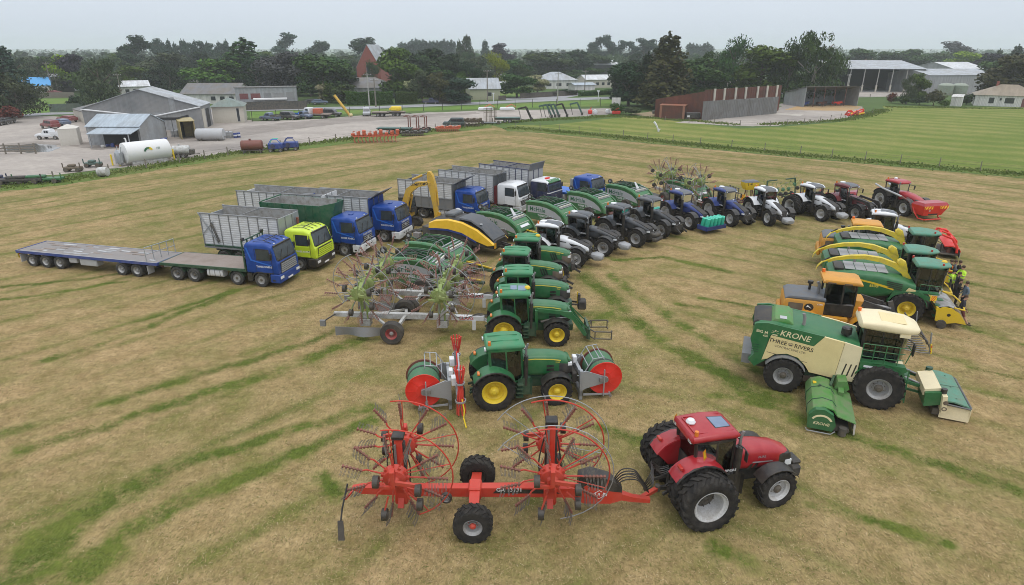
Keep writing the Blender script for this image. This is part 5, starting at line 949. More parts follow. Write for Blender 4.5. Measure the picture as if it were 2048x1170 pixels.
# ---- excavator ----------------------------------------------------------------------------------------
e=thing('excavator','yellow tracked excavator with its boom folded down between two blue trucks','excavator')
for s in (-1,1):
    mb=MB('black_dusty'); y=s*1.05; prof=[(1.75+.42*cos(a),.42+.42*sin(a)) for a in [R(-90+22.5*i) for i in range(9)]]+[(-1.75-.42*sin(a),.42+.42*cos(a)) for a in [R(22.5*i) for i in range(9)]]; mb.prism(prof,y-.28,y+.28)
    for i in range(16): x=-1.7+.226*i; mb.box(x-.07,x+.07,y-.3,y+.3,.84,.88); mb.box(x-.07,x+.07,y-.3,y+.3,-.0,.03)
    mb.prism([(p[0]*.85,.42+(p[1]-.42)*.6) for p in prof],y-.3,y+.3,'steel_dark'); mb.build('track',e)
mb=MB('digger_yellow'); mb.cyl((0,0,.85),(0,0,1.05),.7,'steel_dark',18); mb.loft([rr(x,-1.3,1.3,1.05,z,.1,2) for x,z in ((-2.2,2.0),(-2.1,2.2),(-.6,2.2),(-.55,1.7),(1.2,1.6))]); mb.box(-2.4,-2.2,-1.25,1.25,1.0,2.0,c=.06); mb.box(-1.9,-1.0,-1.0,0,2.2,2.28,'black'); mb.build('house',e)
mb=MB('black_dusty'); 
for x,y in ((.0,.35),(.0,1.25),(1.45,.35),(1.45,1.25)): mb.bar((x,y,1.6),(x-(.15 if x>1 else 0),y,2.95),.08,.08)
mb.box(-.05,1.4,.3,1.3,2.9,3.02,c=.04); mb.box(-.05,1.5,.3,1.3,1.55,2.0); c_=mb.build('cab',e); g=MB('glass_shine'); g.box(.03,1.38,.34,1.26,2.0,2.9); g.build('cab_window',c_)
mb=MB('digger_yellow'); y=-.1
st=[(1.0,1.5,.3),(.95,2.6,.42),(1.5,3.9,.5),(2.4,4.55,.42),(3.5,4.75,.3),(3.9,4.7,.22)]
rings=[]
for i,(x,z,h) in enumerate(st):
    a=V((st[min(i+1,5)][0]-st[max(i-1,0)][0],0,st[min(i+1,5)][1]-st[max(i-1,0)][1])).normalized(); nn=V((-a.z,0,a.x)); c0=V((x,y,z)); rings.append([c0+nn*h/1.6+V((0,-.25,0)),c0+nn*h/1.6+V((0,.25,0)),c0-nn*h/1.6+V((0,.25,0)),c0-nn*h/1.6+V((0,-.25,0))])
mb.loft(rings); mb.text('SUMITOMO',.26,(2.75,y-.256,4.5),(1,0,.13),(-.13,0,1),'letter_black'); mb.build('boom',e)
mb=MB('digger_yellow'); mb.loft([[(3.6+dx,y-.2,z),(3.6+dx,y+.2,z),(3.6+dx+w,y+.2,z),(3.6+dx+w,y-.2,z)] for z,dx,w in ((5.9,.05,.25),(5.5,-.05,.62),(4.6,.05,.75),(2.6,.45,.42),(1.3,.62,.3))]); mb.build('dipper_arm',e)
for p,q,r in (((1.15,-.5,1.7),(1.6,-.5,3.4),.09),((1.15,.3,1.7),(1.6,.3,3.4),.09),((1.9,y,5.0),(3.0,y,5.5),.11),((3.0,y,5.5),(3.75,y,5.8),.06),((4.45,y,4.4),(4.6,y,2.6),.08)):
    mb=MB('digger_yellow' if r>.065 else 'steel'); mb.cyl(p,q,r); mb.build('hydraulic_ram',e)
mb=MB('steel_dark'); mb.box(4.1,4.7,y-.25,y+.25,.6,1.4,'digger_yellow',c=.05); mb.box(4.15,4.6,y-.5,y+.5,.25,.65,'brown_steel',c=.05); mb.bar((4.5,y,1.3),(4.7,y,1.9),.1,.3,'digger_yellow'); mb.build('quick_hitch',e)
e.scale=(.88,)*3; put(e,(3.85*.88,-.1,5.9*.88),(860,343),-18)
wt=thing('water_tank','small white tank on a stand by the blue tipper','tank'); mb=MB('white'); mb.lathe([(.001,-.55),(.25,-.53),(.33,-.42),(.35,0),(.33,.42),(.25,.53),(.001,.55)],(0,0,1.35),'y','white',16); mb.build('tank_shell',wt); mb=MB('steel_dark'); [mb.bar((x,y,0),(x*.6,y,1.1),.06,.06) for x in (-.3,.3) for y in (-.3,.3)]; mb.build('stand',wt); put(wt,(0,0,1.35),(918,425),20)
# ---- round baler wrappers ----------------------------------------------------------------------------
def arc_panel(pts_out,pts_in,y0,y1,mat,mb): mb.prism(pts_out+pts_in[::-1],y0,y1,mat)
def baler(label,film=False,pale=True):
    """integrated baler and wrapper; drawbar forwards (+x), axle at 0"""
    b=thing('round_baler',label,'baler',group='green round balers behind the tractors')
    top=[(-3.1,1.9),(-3.05,2.15),(-2.7,2.3),(-1.6,2.36),(-.6,2.30),(.3,2.05),(.95,1.65),(1.35,1.15),(1.45,.75)]
    inn=[(-3.1,1.9),(-2.85,1.92),(-2.5,1.96),(-1.6,2.0),(-.75,1.93),(.1,1.70),(.7,1.35),(1.05,1.0),(1.15,.75)]
    for s in (-1,1):
        mb=MB('baler_green'); y=s*1.12
        # rounded outer hoop of the side panel
        rings=[]
        for (xa,za),(xb,zb) in zip(top,inn): rings.append([(xa,y-s*.12,za),(xa,y+s*.06,za-.03),((xa*2+xb)/3,y+s*.13,(za*2+zb)/3),(xb,y+s*.06,zb),(xb,y-s*.06,zb)])
        mb.loft(rings,closed=True)
        mb.prism([(-3.0,.62),(-3.0,1.92)]+inn[1:]+[(.6,.6)],min(y-s*.05,y+s*.03),max(y-s*.05,y+s*.03))
        gp=[(-2.85,1.22),(-2.85,1.82)]+[(x,z-.09) for x,z in inn[2:7]]+[(.98,.85),(.2,1.0),(-1.,1.25)]
        mb.add([(x,y+s*.036,z) for x,z in gp],[tuple(range(len(gp)))],'light_grey')
        mb.text('McHale',.40,(-1.75,y+s*.04,1.38),(-s,0,0),(0,0,1),'letter_green'); mb.text('THREE RIVERS',.19,(-.9,y+s*.04,.98),(-s,0,0),(0,0,1),'letter_white'); mb.text('CONTRACTING LTD',.09,(-.9,y+s*.04,.80),(-s,0,0),(0,0,1),'letter_white'); mb.text('Fusion',.1,(.2,y+s*.04,.78),(-s,0,0),(0,0,1),'letter_white')
        mb.build('side_panel',b)
        wheel(b,-.35,s*1.28,.56,.46,'rim_grey','steel_dark',0,'black_dusty',rr_=.5) if s<0 else wheel(b,-.35,s*1.28,.56,.46,'rim_grey','steel_dark',0,'black_dusty',rr_=.5)
    mb=MB('green_dark'); mb.box(-2.6,.9,-1.0,1.0,.65,1.5,c=.1); mb.cyl((-.4,-1.02,1.35),(-.4,1.02,1.35),.62,'green_dark',20); mb.cyl((-.35,-1.2,.56),(-.35,1.2,.56),.09,'steel_dark'); mb.build('body',b)
    mb=MB('baler_green'); mb.loft([[(x,-.98,z),(x,.98,z),(x,.98,z-.06),(x,-.98,z-.06)] for x,z in ((-.2,2.12),(.35,1.98),(.9,1.55),(1.25,1.05))]); [mb.box(-.15+.3*i,-.05+.3*i,-1.0,1.0,2.14-.14*i*i*.5,2.2-.14*i*i*.5,'galv') for i in range(3)]
    mb.bar((.4,-.9,2.0),(.4,.9,2.0),.1,.1,'off_white'); mb.box(.75,.9,-.9,.9,1.5,1.58,'off_white'); mb.build('chamber_door',b)
    mb=MB('green_dark')
    for y in (-.7,-.3,.3,.7): mb.tube([(-2.7,y,1.9),(-2.2,y*.9,2.3),(-1.4,y*.8,2.42),(-.5,y*.9,2.3)],.05)
    for x in (-2.5,-1.8,-1.1): mb.bar((x,-.9,2.18),(x,.9,2.18),.07,.07)
    mb.tube([(-2.9,-.5,2.1),(-2.1,-.4,2.55),(-1.1,.2,2.5),(-.5,.5,2.35)],.03,'black'); mb.tube([(-2.9,.3,2.1),(-2.2,.4,2.6),(-1.3,-.2,2.5),(-.3,-.5,2.3)],.03,'black')
    mb.cyl((-2.0,-.5,2.3),(-2.0,-.0,2.3),.13,'black_dusty'); mb.bar((-3.0,.6,1.9),(-3.9,.7,2.1),.08,.08); mb.bar((-3.0,-.6,1.9),(-3.8,-.3,2.0),.08,.08); mb.build('wrapper_arms',b)
    for y in (.75,): mb=MB('black_dusty'); mb.lathe([(.001,-.09),(.12,-.09),(.24,-.08),(.26,0),(.24,.08),(.12,.09),(.001,.09)],(-3.95,y,2.12),'y',None,14); mb.lathe([(.001,-.1),(.12,-.1),(.12,.1),(.001,.1)],(-3.95,y,2.12),'y','rim_grey',10); mb.build('guide_wheel',b)
    if film: mb=MB('white'); mb.loft([[(.2,-.35,2.0),(.24,-.35,2.0),(.24,.1,2.0),(.2,.1,2.0)],[(-.1,-.5,2.75),(-.06,-.5,2.75),(-.06,-.3,2.75),(-.1,-.3,2.75)]]); mb.loft([[(.2,-.5,2.02),(.26,-.5,2.02),(.26,.5,2.02),(.2,.5,2.02)],[(1.1,-.62,1.3),(1.16,-.62,1.3),(1.16,.62,1.3),(1.1,.62,1.3)]]); mb.build('bale_film',b)
    mb=MB('green_dark'); mb.bar((1.0,-.5,.7),(3.4,-.06,.6),.14,.16); mb.bar((1.0,.5,.7),(3.4,.06,.6),.14,.16); mb.bar((1.2,0,1.0),(3.2,0,.75),.09,.09,'yellow'); mb.build('drawbar',b)
    mb=MB('rust_red'); mb.cyl((1.75,-1.0,.45),(1.75,1.0,.45),.2); [mb.tube([(1.75,y,.45),(1.98,y,.35),(1.95,y,.2)],.02,'steel_dark',4) for y in (-.9,-.6,-.3,0,.3,.6,.9)]; mb.build('pickup_reel',b)
    for s in (-1,1): mb=MB('black_dusty'); mb.lathe([(.001,-.07),(.1,-.07),(.2,-.06),(.21,0),(.2,.06),(.1,.07),(.001,.07)],(1.7,s*1.25,.22),'y',None,12); mb.lathe([(.001,-.08),(.1,-.08),(.1,.08),(.001,.08)],(1.7,s*1.25,.22),'y','rim_white',10); mb.build('gauge_wheel',b)
    return b
def hitch(b,t,x=-4.6,dh=0,y=0):
    beside(b,t,x,y,dh); return b
hitch(baler('green round baler and wrapper behind the white rakes, foremost of the balers'),TR['B'],-4.9,-4)
hitch(baler('green round baler squeezed between the foremost baler and the yellow big baler'),TR['A'],-4.9,-16)
hitch(baler('green round baler with white film strip directly behind the foremost white tractor',True),TR['V2'],-5.3,-6)
hitch(baler('green round baler with a white grey film bar behind the white disc slate tractor'),TR['V3'],-5.3,2)
hitch(baler('green round baler in front of the blue flat deck truck'),TR['V4'],-5.4,10)
hitch(baler('green round baler with white film sheet behind the plain roofed slate tractor',True),TR['V5'],-5.4,14)
hitch(baler('green round baler with white film sheet behind the blue tractor with wrap rolls',True),TR['V6'],-5.3,14,1.2)
# ---- yellow and black big square baler -----------------------------------------------------------------
b=thing('square_baler','yellow and black big square baler with curved yellow sides hitched to the white tractor','baler')
tp=[(-3.6,2.15),(-3.0,2.42),(-1.8,2.62),(-.5,2.52),(.8,2.1),(1.8,1.5),(2.3,1.15)]; bt=[(-3.6,1.7),(-3.0,1.78),(-1.8,1.85),(-.5,1.7),(.8,1.2),(1.8,.95),(2.3,1.05)]
for s in (-1,1):
    mb=MB('baler_yellow'); mb.loft([[(xa,s*1.0,za),(xa,s*1.18,za-.08),(xb,s*1.22,zb),(xb,s*1.1,zb)] for (xa,za),(xb,zb) in zip(tp,bt)]); mb.loft([[(xa,s*1.215,za),(xa,s*1.23,za),(xa,s*1.23,za-.16),(xa,s*1.2,za-.16)] for xa,za in bt[:5]],'tray_blue'); mb.build('side_panel',b)
    mb=MB('black_dusty'); mb.prism([(-3.5,.9)]+[(x,z-.03) for x,z in bt]+[(2.2,.75)],min(s*1.05,s*1.12),max(s*1.05,s*1.12)); mb.build('lower_panel',b)
    wheel(b,-1.6,s*1.0,.62,.5,'rim_grey',None,0,'black_dusty'); wheel(b,-.3,s*1.0,.62,.5,'rim_grey',None,0,'black_dusty')
mb=MB('black'); mb.loft([[(x,-1.0,z-.5),(x,1.0,z-.5),(x,1.0,z),(x,.6,z+.18),(x,-.6,z+.18),(x,-1.0,z)] for x,z in tp]); mb.loft([[(x,-.98,z),(x,.98,z),(x,.9,z+.1),(x,-.9,z+.1)] for x,z in ((-.9,2.7),(.2,2.62),(1.2,2.12),(2.2,1.35))],'anthracite'); mb.box(-2.4,-1.5,-.7,.7,2.7,3.0,'grey_roof',c=.08); mb.lathe([(.001,0),(.13,.0),(.13,.02),(.001,.02)],(.9,-.6,2.42),'z','light_grey',12); mb.build('hood',b)
mb=MB('steel_dark'); mb.box(-4.6,-3.2,-.7,.7,.8,1.6); mb.bar((-4.5,-.5,1.2),(-6.2,-.5,.8),.08,.1); mb.bar((-4.5,.5,1.2),(-6.2,.5,.8),.08,.1); [mb.cyl((-4.8-.45*i,-.55,1.12-.1*i),(-4.8-.45*i,.55,1.12-.1*i),.08,'black') for i in range(4)]; mb.box(-5.2,-4.6,-1.2,-.8,.7,1.1,'deck_worn'); mb.build('bale_chute',b)
mb=MB('black_dusty'); mb.lathe([(.001,-.09),(.24,-.09),(.27,0),(.24,.09),(.001,.09)],(-6.0,-.9,.27),'y',None,14); mb.lathe([(.001,-.1),(.12,-.1),(.12,.1),(.001,.1)],(-6.0,-.9,.27),'y','rim_grey',10); mb.build('chute_wheel',b)
mb=MB('black'); mb.bar((2.2,-.3,.8),(4.4,0,.6),.14,.16); mb.bar((2.2,.3,.8),(4.4,0,.6),.14,.16); mb.bar((2.0,0,1.1),(4.4,0,.8),.1,.1); mb.build('drawbar',b); hazard('marker_board',b,(2.35,-1.0,1.0),.3,.42); beside(b,TR['V1'],-5.6,0,-6)
# ---- forage harvesters -----------------------------------------------------------------------------------
def harvester(label,top=True):
    h=thing('forage_harvester',label,'forage harvester',group='green forage harvesters side by side'); G_='krone_green'
    mb=MB(G_); st=[(-4.6,1.25,1.9,2.6,.15),(-4.4,1.35,1.4,2.75,.25),(-3.2,1.4,1.35,2.95,.3),(-1.8,1.4,1.4,2.95,.3),(-.6,1.38,1.7,2.75,.3),(.3,1.3,1.85,2.45,.2)]
    mb.loft([rr(x,-w,w,a,b,r,3) for x,w,a,b,r in st])
    for s in (-1,1):
        y=s*1.405
        P=[(-4.35,2.55,2.48),(-3.2,2.60,2.50),(-2.1,2.44,2.32),(-.9,2.20,2.04)]
        for (xa,a,c),(xb,b_,d) in zip(P,P[1:]): mb.quad((xa,y+s*.004,a),(xb,y+s*.004,b_),(xb,y+s*.004,d),(xa,y+s*.004,c),mat='yellow')
        mb.text('8500i',.16,(-2.0,y+s*.006,2.12),(-s,0,0),(0,0,1),'letter_yellow')
        for i in range(4): mb.quad((-1.35+.03*i,y+s*.006,2.62-.12*i),(-.45,y+s*.004,2.50-.12*i),(-.45,y+s*.004,2.44-.12*i),(-1.35+.03*i,y+s*.006,2.56-.12*i),mat='black'); mb.quad((-4.4,y-s*.03,2.3-.16*i),(-3.8,y+s*.006,2.28-.16*i),(-3.8,y+s*.006,2.20-.16*i),(-4.4,y-s*.03,2.22-.16*i),mat='black')
        mb.prism([(-.35,1.85),(-.1,2.32),(.3,2.2),(.28,1.75)],min(y-.02,y+.02),max(y-.02,y+.02),'cream')
    bd=mb.build('body',h)
    mb=MB('mid_grey'); 
    for i in range(4): mb.box(-3.7+.62*i,-3.12+.62*i,-.85,.85,2.955,2.98,'mid_grey')
    mb.box(-4.3,-3.75,-.8,.8,2.8,2.95,'black'); mb.build('roof_panel',h)
    mb=MB('steel_dark'); mb.box(-4.2,1.4,-.55,.55,.8,1.5); mb.cyl((0,-1.4,.95),(0,1.4,.95),.2); mb.cyl((-3.3,-1.1,.65),(-3.3,1.1,.65),.12); mb.build('chassis',h)
    for s in (-1,1):
        wheel(h,0,s*1.3,.98,.72,'rim_yellow','yellow',20,rr_=.52); wheel(h,-3.3,s*1.2,.66,.5,'rim_yellow','yellow',18)
        m2=MB(G_); m2.arch((0,.95),1.1,15,165,min(s*1.0,s*1.45),max(s*1.0,s*1.45),.05,n=12); m2.prism([(-1.1,1.4),(-.9,1.95),(.4,2.15),(1.2,1.85),(1.2,1.55),(.75,1.75),(0,2.05),(-.75,1.75)],min(s*1.38,s*1.44),max(s*1.38,s*1.44)); m2.build('mudguard',h)
    mb=MB('black')
    x0,x1=.35,1.75
    for s in (-1,1): mb.bar((x0,s*.85,2.05),(x0-.05,s*.85,3.5),.09,.09); mb.bar((x1-.1,s*.7,1.9),(x1+.05,s*.82,3.5),.06,.06); mb.bar((1.0,s*.88,2.0),(1.0,s*.88,3.5),.05,.05)
    mb.box(x0,x1-.1,-.85,.85,1.85,2.05); mb.box(x0,x0+.06,-.85,.85,2.05,2.6); mb.build('cab_frame',h)
    for s in (-1,1): g=MB('glass'); g.quad((x0,s*.86,2.05),(x1-.1,s*.72,2.0),(x1+.05,s*.84,3.5),(x0-.05,s*.86,3.5)); g.build('door',h)
    g=MB('glass'); g.loft([[(x1-.1,-.7,2.0),(x1+.05,-.82,3.5)],[(x1+.12,-.35,2.0),(x1+.25,-.4,3.5)],[(x1+.12,.35,2.0),(x1+.25,.4,3.5)],[(x1-.1,.7,2.0),(x1+.05,.82,3.5)]],cap=False,closed=False); g.build('windscreen',h)
    mb=MB('seat_grey'); mb.box(.6,1.05,-.25,.25,2.05,2.45,c=.05); mb.box(.5,.66,-.25,.25,2.4,3.1,c=.05); mb.build('seat',h); mb=MB('black'); mb.tube([(1.6,0,2.0),(1.4,0,2.6)],.05); mb.cyl((1.36,0,2.62),(1.40,0,2.66),.2,None,14); mb.build('steering_wheel',h)
    mb=MB('teal_roof'); mb.loft([rr(x,-w,w,z0,z1,r,3) for x,w,z0,z1,r in ((.18,.7,3.52,3.62,.04),(.26,.86,3.5,3.72,.1),(.9,.94,3.5,3.78,.14),(1.55,.86,3.52,3.74,.12),(2.0,.56,3.58,3.70,.06),(2.15,.3,3.62,3.67,.02))]); rf=mb.build('roof',h)
    for x,y in ((.2,.6),(1.6,-.66)): m2=MB('lamp_red'); m2.cyl((x,y,3.72),(x,y,3.86),.06); m2.build('beacon',rf)
    if top: m2=MB('yellow'); m2.lathe([(.16,0),(.17,.05),(.1,.13),(.001,.14)],(1.85,.3,3.68),'z',None,12); m2.build('antenna_dome',rf)
    mb=MB(G_)
    for s in (-1,1): mb.tube([(.5,s*1.0,2.1),(.5,s*1.3,2.1),(.5,s*1.3,2.6),(1.6,s*1.25,2.55),(1.7,s*1.2,2.1)],.025); mb.tube([(1.0,s*1.3,2.1),(1.0,s*1.3,2.6)],.02); mb.box(.4,1.6,min(s*.9,s*1.35),max(s*.9,s*1.35),2.02,2.08)
    for i in range(4): mb.box(1.55,1.9,-1.3,-.9,.6+.36*i,.64+.36*i)
    mb.build('platform',h)
    for s in (-1,1): m2=MB('black'); m2.tube([(1.75,s*.8,3.3),(2.0,s*1.25,3.2)],.025); m2.box(1.98,2.06,s*1.25-.12,s*1.25+.12,2.6,3.15,c=.03); m2.build('mirror',h)
    hazard('marker_board',h,(1.3,-1.48,1.85),.34,.34,'y')
    # spout lying back over the machine
    mb=MB('boom_yellow'); pts=[(.05,2.45,.5),(-.3,2.95,.48),(-.9,3.3,.44),(-1.7,3.55,.40),(-2.6,3.62,.36),(-3.5,3.52,.32),(-4.3,3.3,.26),(-4.7,3.1,.24)]; rings=[]
    for i,(x,z,k) in enumerate(pts):
        a=V((pts[min(i+1,7)][0]-pts[max(i-1,0)][0],0,pts[min(i+1,7)][1]-pts[max(i-1,0)][1])).normalized(); nn=V((-a.z,0,a.x)); c0=V((x,0,z)); rings.append([c0-nn*k*.36+V((0,-k*.42,0)),c0-nn*k*.36+V((0,k*.42,0)),c0+nn*k*.36+V((0,k*.42,0)),c0+nn*k*.36+V((0,-k*.42,0))])
    mb.loft(rings); sp=mb.build('spout',h); m2=MB('boom_yellow'); m2.loft([rr(x,-.2,.2,z0,z1,.05,2) for x,z0,z1 in ((-.75,3.45,3.6),(-.6,3.2,3.75),(-.3,3.1,3.6),(-.1,2.9,3.1))]); m2.build('spout_motor',sp)
    m2=MB('boom_yellow'); m2.loft([[(x,-w,z),(x,w,z),(x,w,z+.06),(x,-w,z+.06)] for x,w,z in ((-4.6,.14,3.2),(-5.0,.15,3.0),(-5.25,.15,2.65),(-5.3,.14,2.4))]); m2.cyl((-4.6,.05,3.35),(-5.0,.05,3.05),.05,'black'); m2.build('spout_flap',sp)
    mb=MB('steel'); mb.tube([(-3.0,.9,2.8),(-3.0,.9,3.3),(-3.15,.9,3.45)],.08); mb.build('exhaust',h)
    # pick-up header
    mb=MB('yellow')
    for s in (-1,1): mb.prism([(1.65,.45),(1.6,1.15),(1.95,1.38),(2.4,1.33),(2.85,1.05),(3.2,.6),(3.3,.4),(2.75,.45),(2.2,.3)],min(s*1.45,s*1.52),max(s*1.45,s*1.52)); mb.lathe([(.14,0),(.15,.01),(.001,.012)] if False else [(.10,s*.02),(.001,s*.022)],(2.3,s*1.51,.9),'y','black',12)
    mb.bar((1.65,-1.5,1.2),(1.65,1.5,1.2),.14,.2); mb.tube([(2.5,-1.48,1.4),(3.1,-1.3,1.25),(3.3,0,1.2),(3.1,1.3,1.25),(2.5,1.48,1.4)],.05); mb.build('header_frame',h)
    mb=MB('steel_dark'); mb.cyl((2.2,-1.42,.75),(2.2,1.42,.75),.36,None,16); mb.loft([[(x,-1.42,z),(x,1.42,z),(x,1.42,z+.03),(x,-1.42,z+.03)] for x,z in ((1.7,1.3),(2.2,1.42),(2.7,1.25),(2.95,1.0))],'alloy_in'); mb.cyl((2.95,-1.42,.5),(2.95,1.42,.5),.24,'brown_steel',14); mb.build('header_drum',h)
    for s in (-1,1): m2=MB('black_dusty'); m2.lathe([(.001,-.09),(.16,-.09),(.27,-.07),(.28,.07),(.16,.09),(.001,.09)],(2.0,s*1.62,.28),'y',None,14); m2.build('gauge_wheel',h)
    return h
SC=.93
def put_h(h,px,a): h.scale=(SC,)*3; put(h,(1.1*SC,0,3.78*SC),px,a)
put_h(harvester('green forage harvester with a rounded roof and yellow spout, nearest the wheel loader'),(1864,522),-21)
put_h(harvester('green forage harvester with a flat ridged roof between two others',False),(1842,495),-20)
put_h(harvester('green forage harvester farthest of the three, beside the white mower tractor',False),(1850,460),-19)
# ---- wheel loaders -----------------------------------------------------------------------------------------
def wloader(label,fork):
    w=thing('wheel_loader',label,'wheel loader',group='orange yellow wheel loaders'); O='orange_yellow'
    mb=MB(O); mb.loft([rr(x,-1.05,1.05,a,b,.1,2) for x,a,b in ((-2.55,1.15,2.0),(-2.45,1.0,2.2),(-1.0,1.05,2.2),(-.5,1.3,2.15))])
    for s in (-1,1): y=s*1.056; mb.quad((-2.3,y,1.25),(-1.55,y,1.25),(-1.55,y,2.0),(-2.3,y,2.0),mat='brown_steel'); mb.prism([(-1.25+.24*cos(a),1.82+.22*sin(a)) for a in [R(30*i) for i in range(12)]],min(y,y+s*.01),max(y,y+s*.01),'black'); mb.add([(-1.25+s*-.0+k[0],y+s*.014,1.82+k[1]) for k in ((-.15,-.02),(-.05,.02),(.12,-.06),(.16,-.1),(.1,-.02),(-.02,.08),(-.08,.13),(-.1,.06))],[tuple(range(8))],'letter_white'); mb.text('624K',.09,(-.72,y+s*.01,2.0),(-s,0,0),(0,0,1),'letter_white')
    mb.box(-2.75,-2.5,-1.0,1.0,.8,1.4,c=.08); bd=mb.build('engine_cover',w)
    mb=MB('grey_roof'); mb.loft([rr(x,-1.0,1.0,2.15,b,.1,2) for x,b in ((-2.5,2.2),(-2.3,2.36),(-1.0,2.40),(-.45,2.34))]); mb.build('hood',w)
    mb=MB('black'); mb.cyl((-1.2,.3,2.38),(-1.2,.3,2.75),.07); mb.lathe([(.001,.36),(.15,.36),(.15,.50),(.001,.52)],(-1.2,.3,2.4),'z',None,12); mb.build('air_intake',w); mb=MB('steel'); mb.tube([(-.8,-.2,2.35),(-.8,-.2,2.9),(-.9,-.2,3.05)],.08,None,8); mb.build('exhaust',w)
    mb=MB('black'); mb.box(-.55,1.0,-.75,.75,1.35,2.1,c=.06)
    for x,y in ((-.5,.72),(-.5,-.72),(.35,.74),(.35,-.74),(1.0,.6),(1.0,-.6)): mb.bar((x,y,2.0),(x-.03,y,3.2),.08,.08)
    mb.build('cab_frame',w); g=MB('glass'); P=[(-.5,.74),(.35,.76),(1.02,.6),(1.02,-.6),(.35,-.76),(-.5,-.74)]
    for (xa,ya),(xb,yb) in zip(P,P[1:]+P[:1]): g.quad((xa,ya,2.08),(xb,yb,2.08),(xb,yb,3.2),(xa,ya,3.2))
    g.build('cab_glass',w); mb=MB('seat_grey'); mb.box(-.2,.3,-.25,.25,1.9,2.3,c=.05); mb.box(-.3,-.15,-.25,.25,2.2,2.9,c=.04); mb.build('seat',w)
    mb=MB(O); mb.loft([rr(x,-.85,.85,3.2,b,.08,2) for x,b in ((-.72,3.36),(-.6,3.42),(1.0,3.42),(1.2,3.32))]); rf=mb.build('roof',w); 
    for x in (-.3,.5): 
        for s in (-1,1): m2=MB('brown_steel'); m2.box(x-.2,x+.2,s*.855-.01,s*.855+.01,3.24,3.30); m2.build('roof_vent',rf)
    m2=MB('orange'); m2.cyl((-.6,.6,3.42),(-.6,.6,3.58),.09); m2.build('beacon',rf)
    for s in (-1,1):
        for x in (-1.3,1.7): wheel(w,x,s*.98,.74,.58,'orange_yellow',None,16)
        m2=MB(O); m2.arch((-1.3,.74),.85,20,160,min(s*.7,s*1.28),max(s*.7,s*1.28),.05,n=8); m2.build('mudguard',w); m2=MB(O); m2.arch((1.7,.74),.85,60,170,min(s*.75,s*1.25),max(s*.75,s*1.25),.05,n=8); m2.build('mudguard',w)
        m2=MB(O); m2.box(-.45,.75,min(s*.75,s*1.05),max(s*.75,s*1.05),1.2,1.36); [m2.box(-.1,.5,min(s*.9,s*1.15),max(s*.9,s*1.15),.5+.3*i,.54+.3*i) for i in range(3)]; m2.build('steps',w)
        m2=MB('black_dusty' if fork else O); m2.bar((1.4,s*.5,2.2),(2.6,s*.55,1.9),.14,.34); m2.bar((2.6,s*.55,1.9),(3.3,s*.6,.75),.14,.32); m2.build('lift_arm',w)
    mb=MB(O); mb.box(-2.2,.6,-.5,.5,.6,1.3); mb.box(.8,2.3,-.5,.5,.6,1.3); mb.box(.9,1.5,-.55,.55,1.2,2.35,c=.05); mb.cyl((.7,0,.6),(.7,0,1.3),.25,'steel_dark'); mb.build('frame',w)
    mb=MB('steel_dark'); mb.cyl((1.6,-.0,2.0),(2.9,0,1.9),.09,'steel'); mb.bar((2.8,0,2.3),(3.3,0,1.0),.12,.25); mb.build('tilt_linkage',w)
    if fork:
        mb=MB('steel_dark'); mb.box(3.35,3.5,-1.45,1.45,.25,1.15); mb.box(3.2,3.4,-.6,.6,.4,1.3,'black')
        for i in range(10): y=-1.4+2.8*i/9; mb.tube([(3.5,y,.22),(4.4,y,.14),(4.75,y,.18)],.035,'steel',6); mb.tube([(3.45,y,1.1),(4.0,y,1.2),(4.5,y,.85),(4.75,y,.4)],.03,'steel_dark',6) if i%2==0 else None
        for z,x in ((1.15,3.6),(1.2,4.0),(.8,4.55)): mb.bar((x,-1.45,z),(x,1.45,z),.06,.06)
        mb.build('grapple',w); m2=MB('galv'); m2.bar((4.75,-1.45,.15),(4.6,-1.5,1.35),.08,.04); m2.bar((4.75,1.45,.15),(4.6,1.5,1.35),.08,.04); m2.build('grapple_side',w)
        m2=MB('sign_yellow'); m2.bar((4.80,-1.5,.2),(4.70,-1.55,.75),.06,.05); m2.bar((4.78,-1.505,.3),(4.76,-1.515,.45),.066,.056,'sign_red'); m2.bar((4.74,-1.53,.55),(4.72,-1.54,.68),.066,.056,'sign_red'); m2.build('marker_strip',w)
    else: mb=MB('steel_dark'); mb.prism([(3.3,.25),(3.2,1.2),(3.45,1.4),(3.6,.6),(4.5,.25),(4.5,.2),(3.4,.15)],-1.3,1.3); mb.build('bucket',w)
    return w
put(wloader('orange yellow wheel loader with dark bonnet and steel grapple fork beside the cream mower',True),(.25,0,3.42),(1684,553),-19)
put(wloader('orange yellow wheel loader half hidden behind the farthest forage harvester',False),(.25,0,3.42),(1735,443),-22)
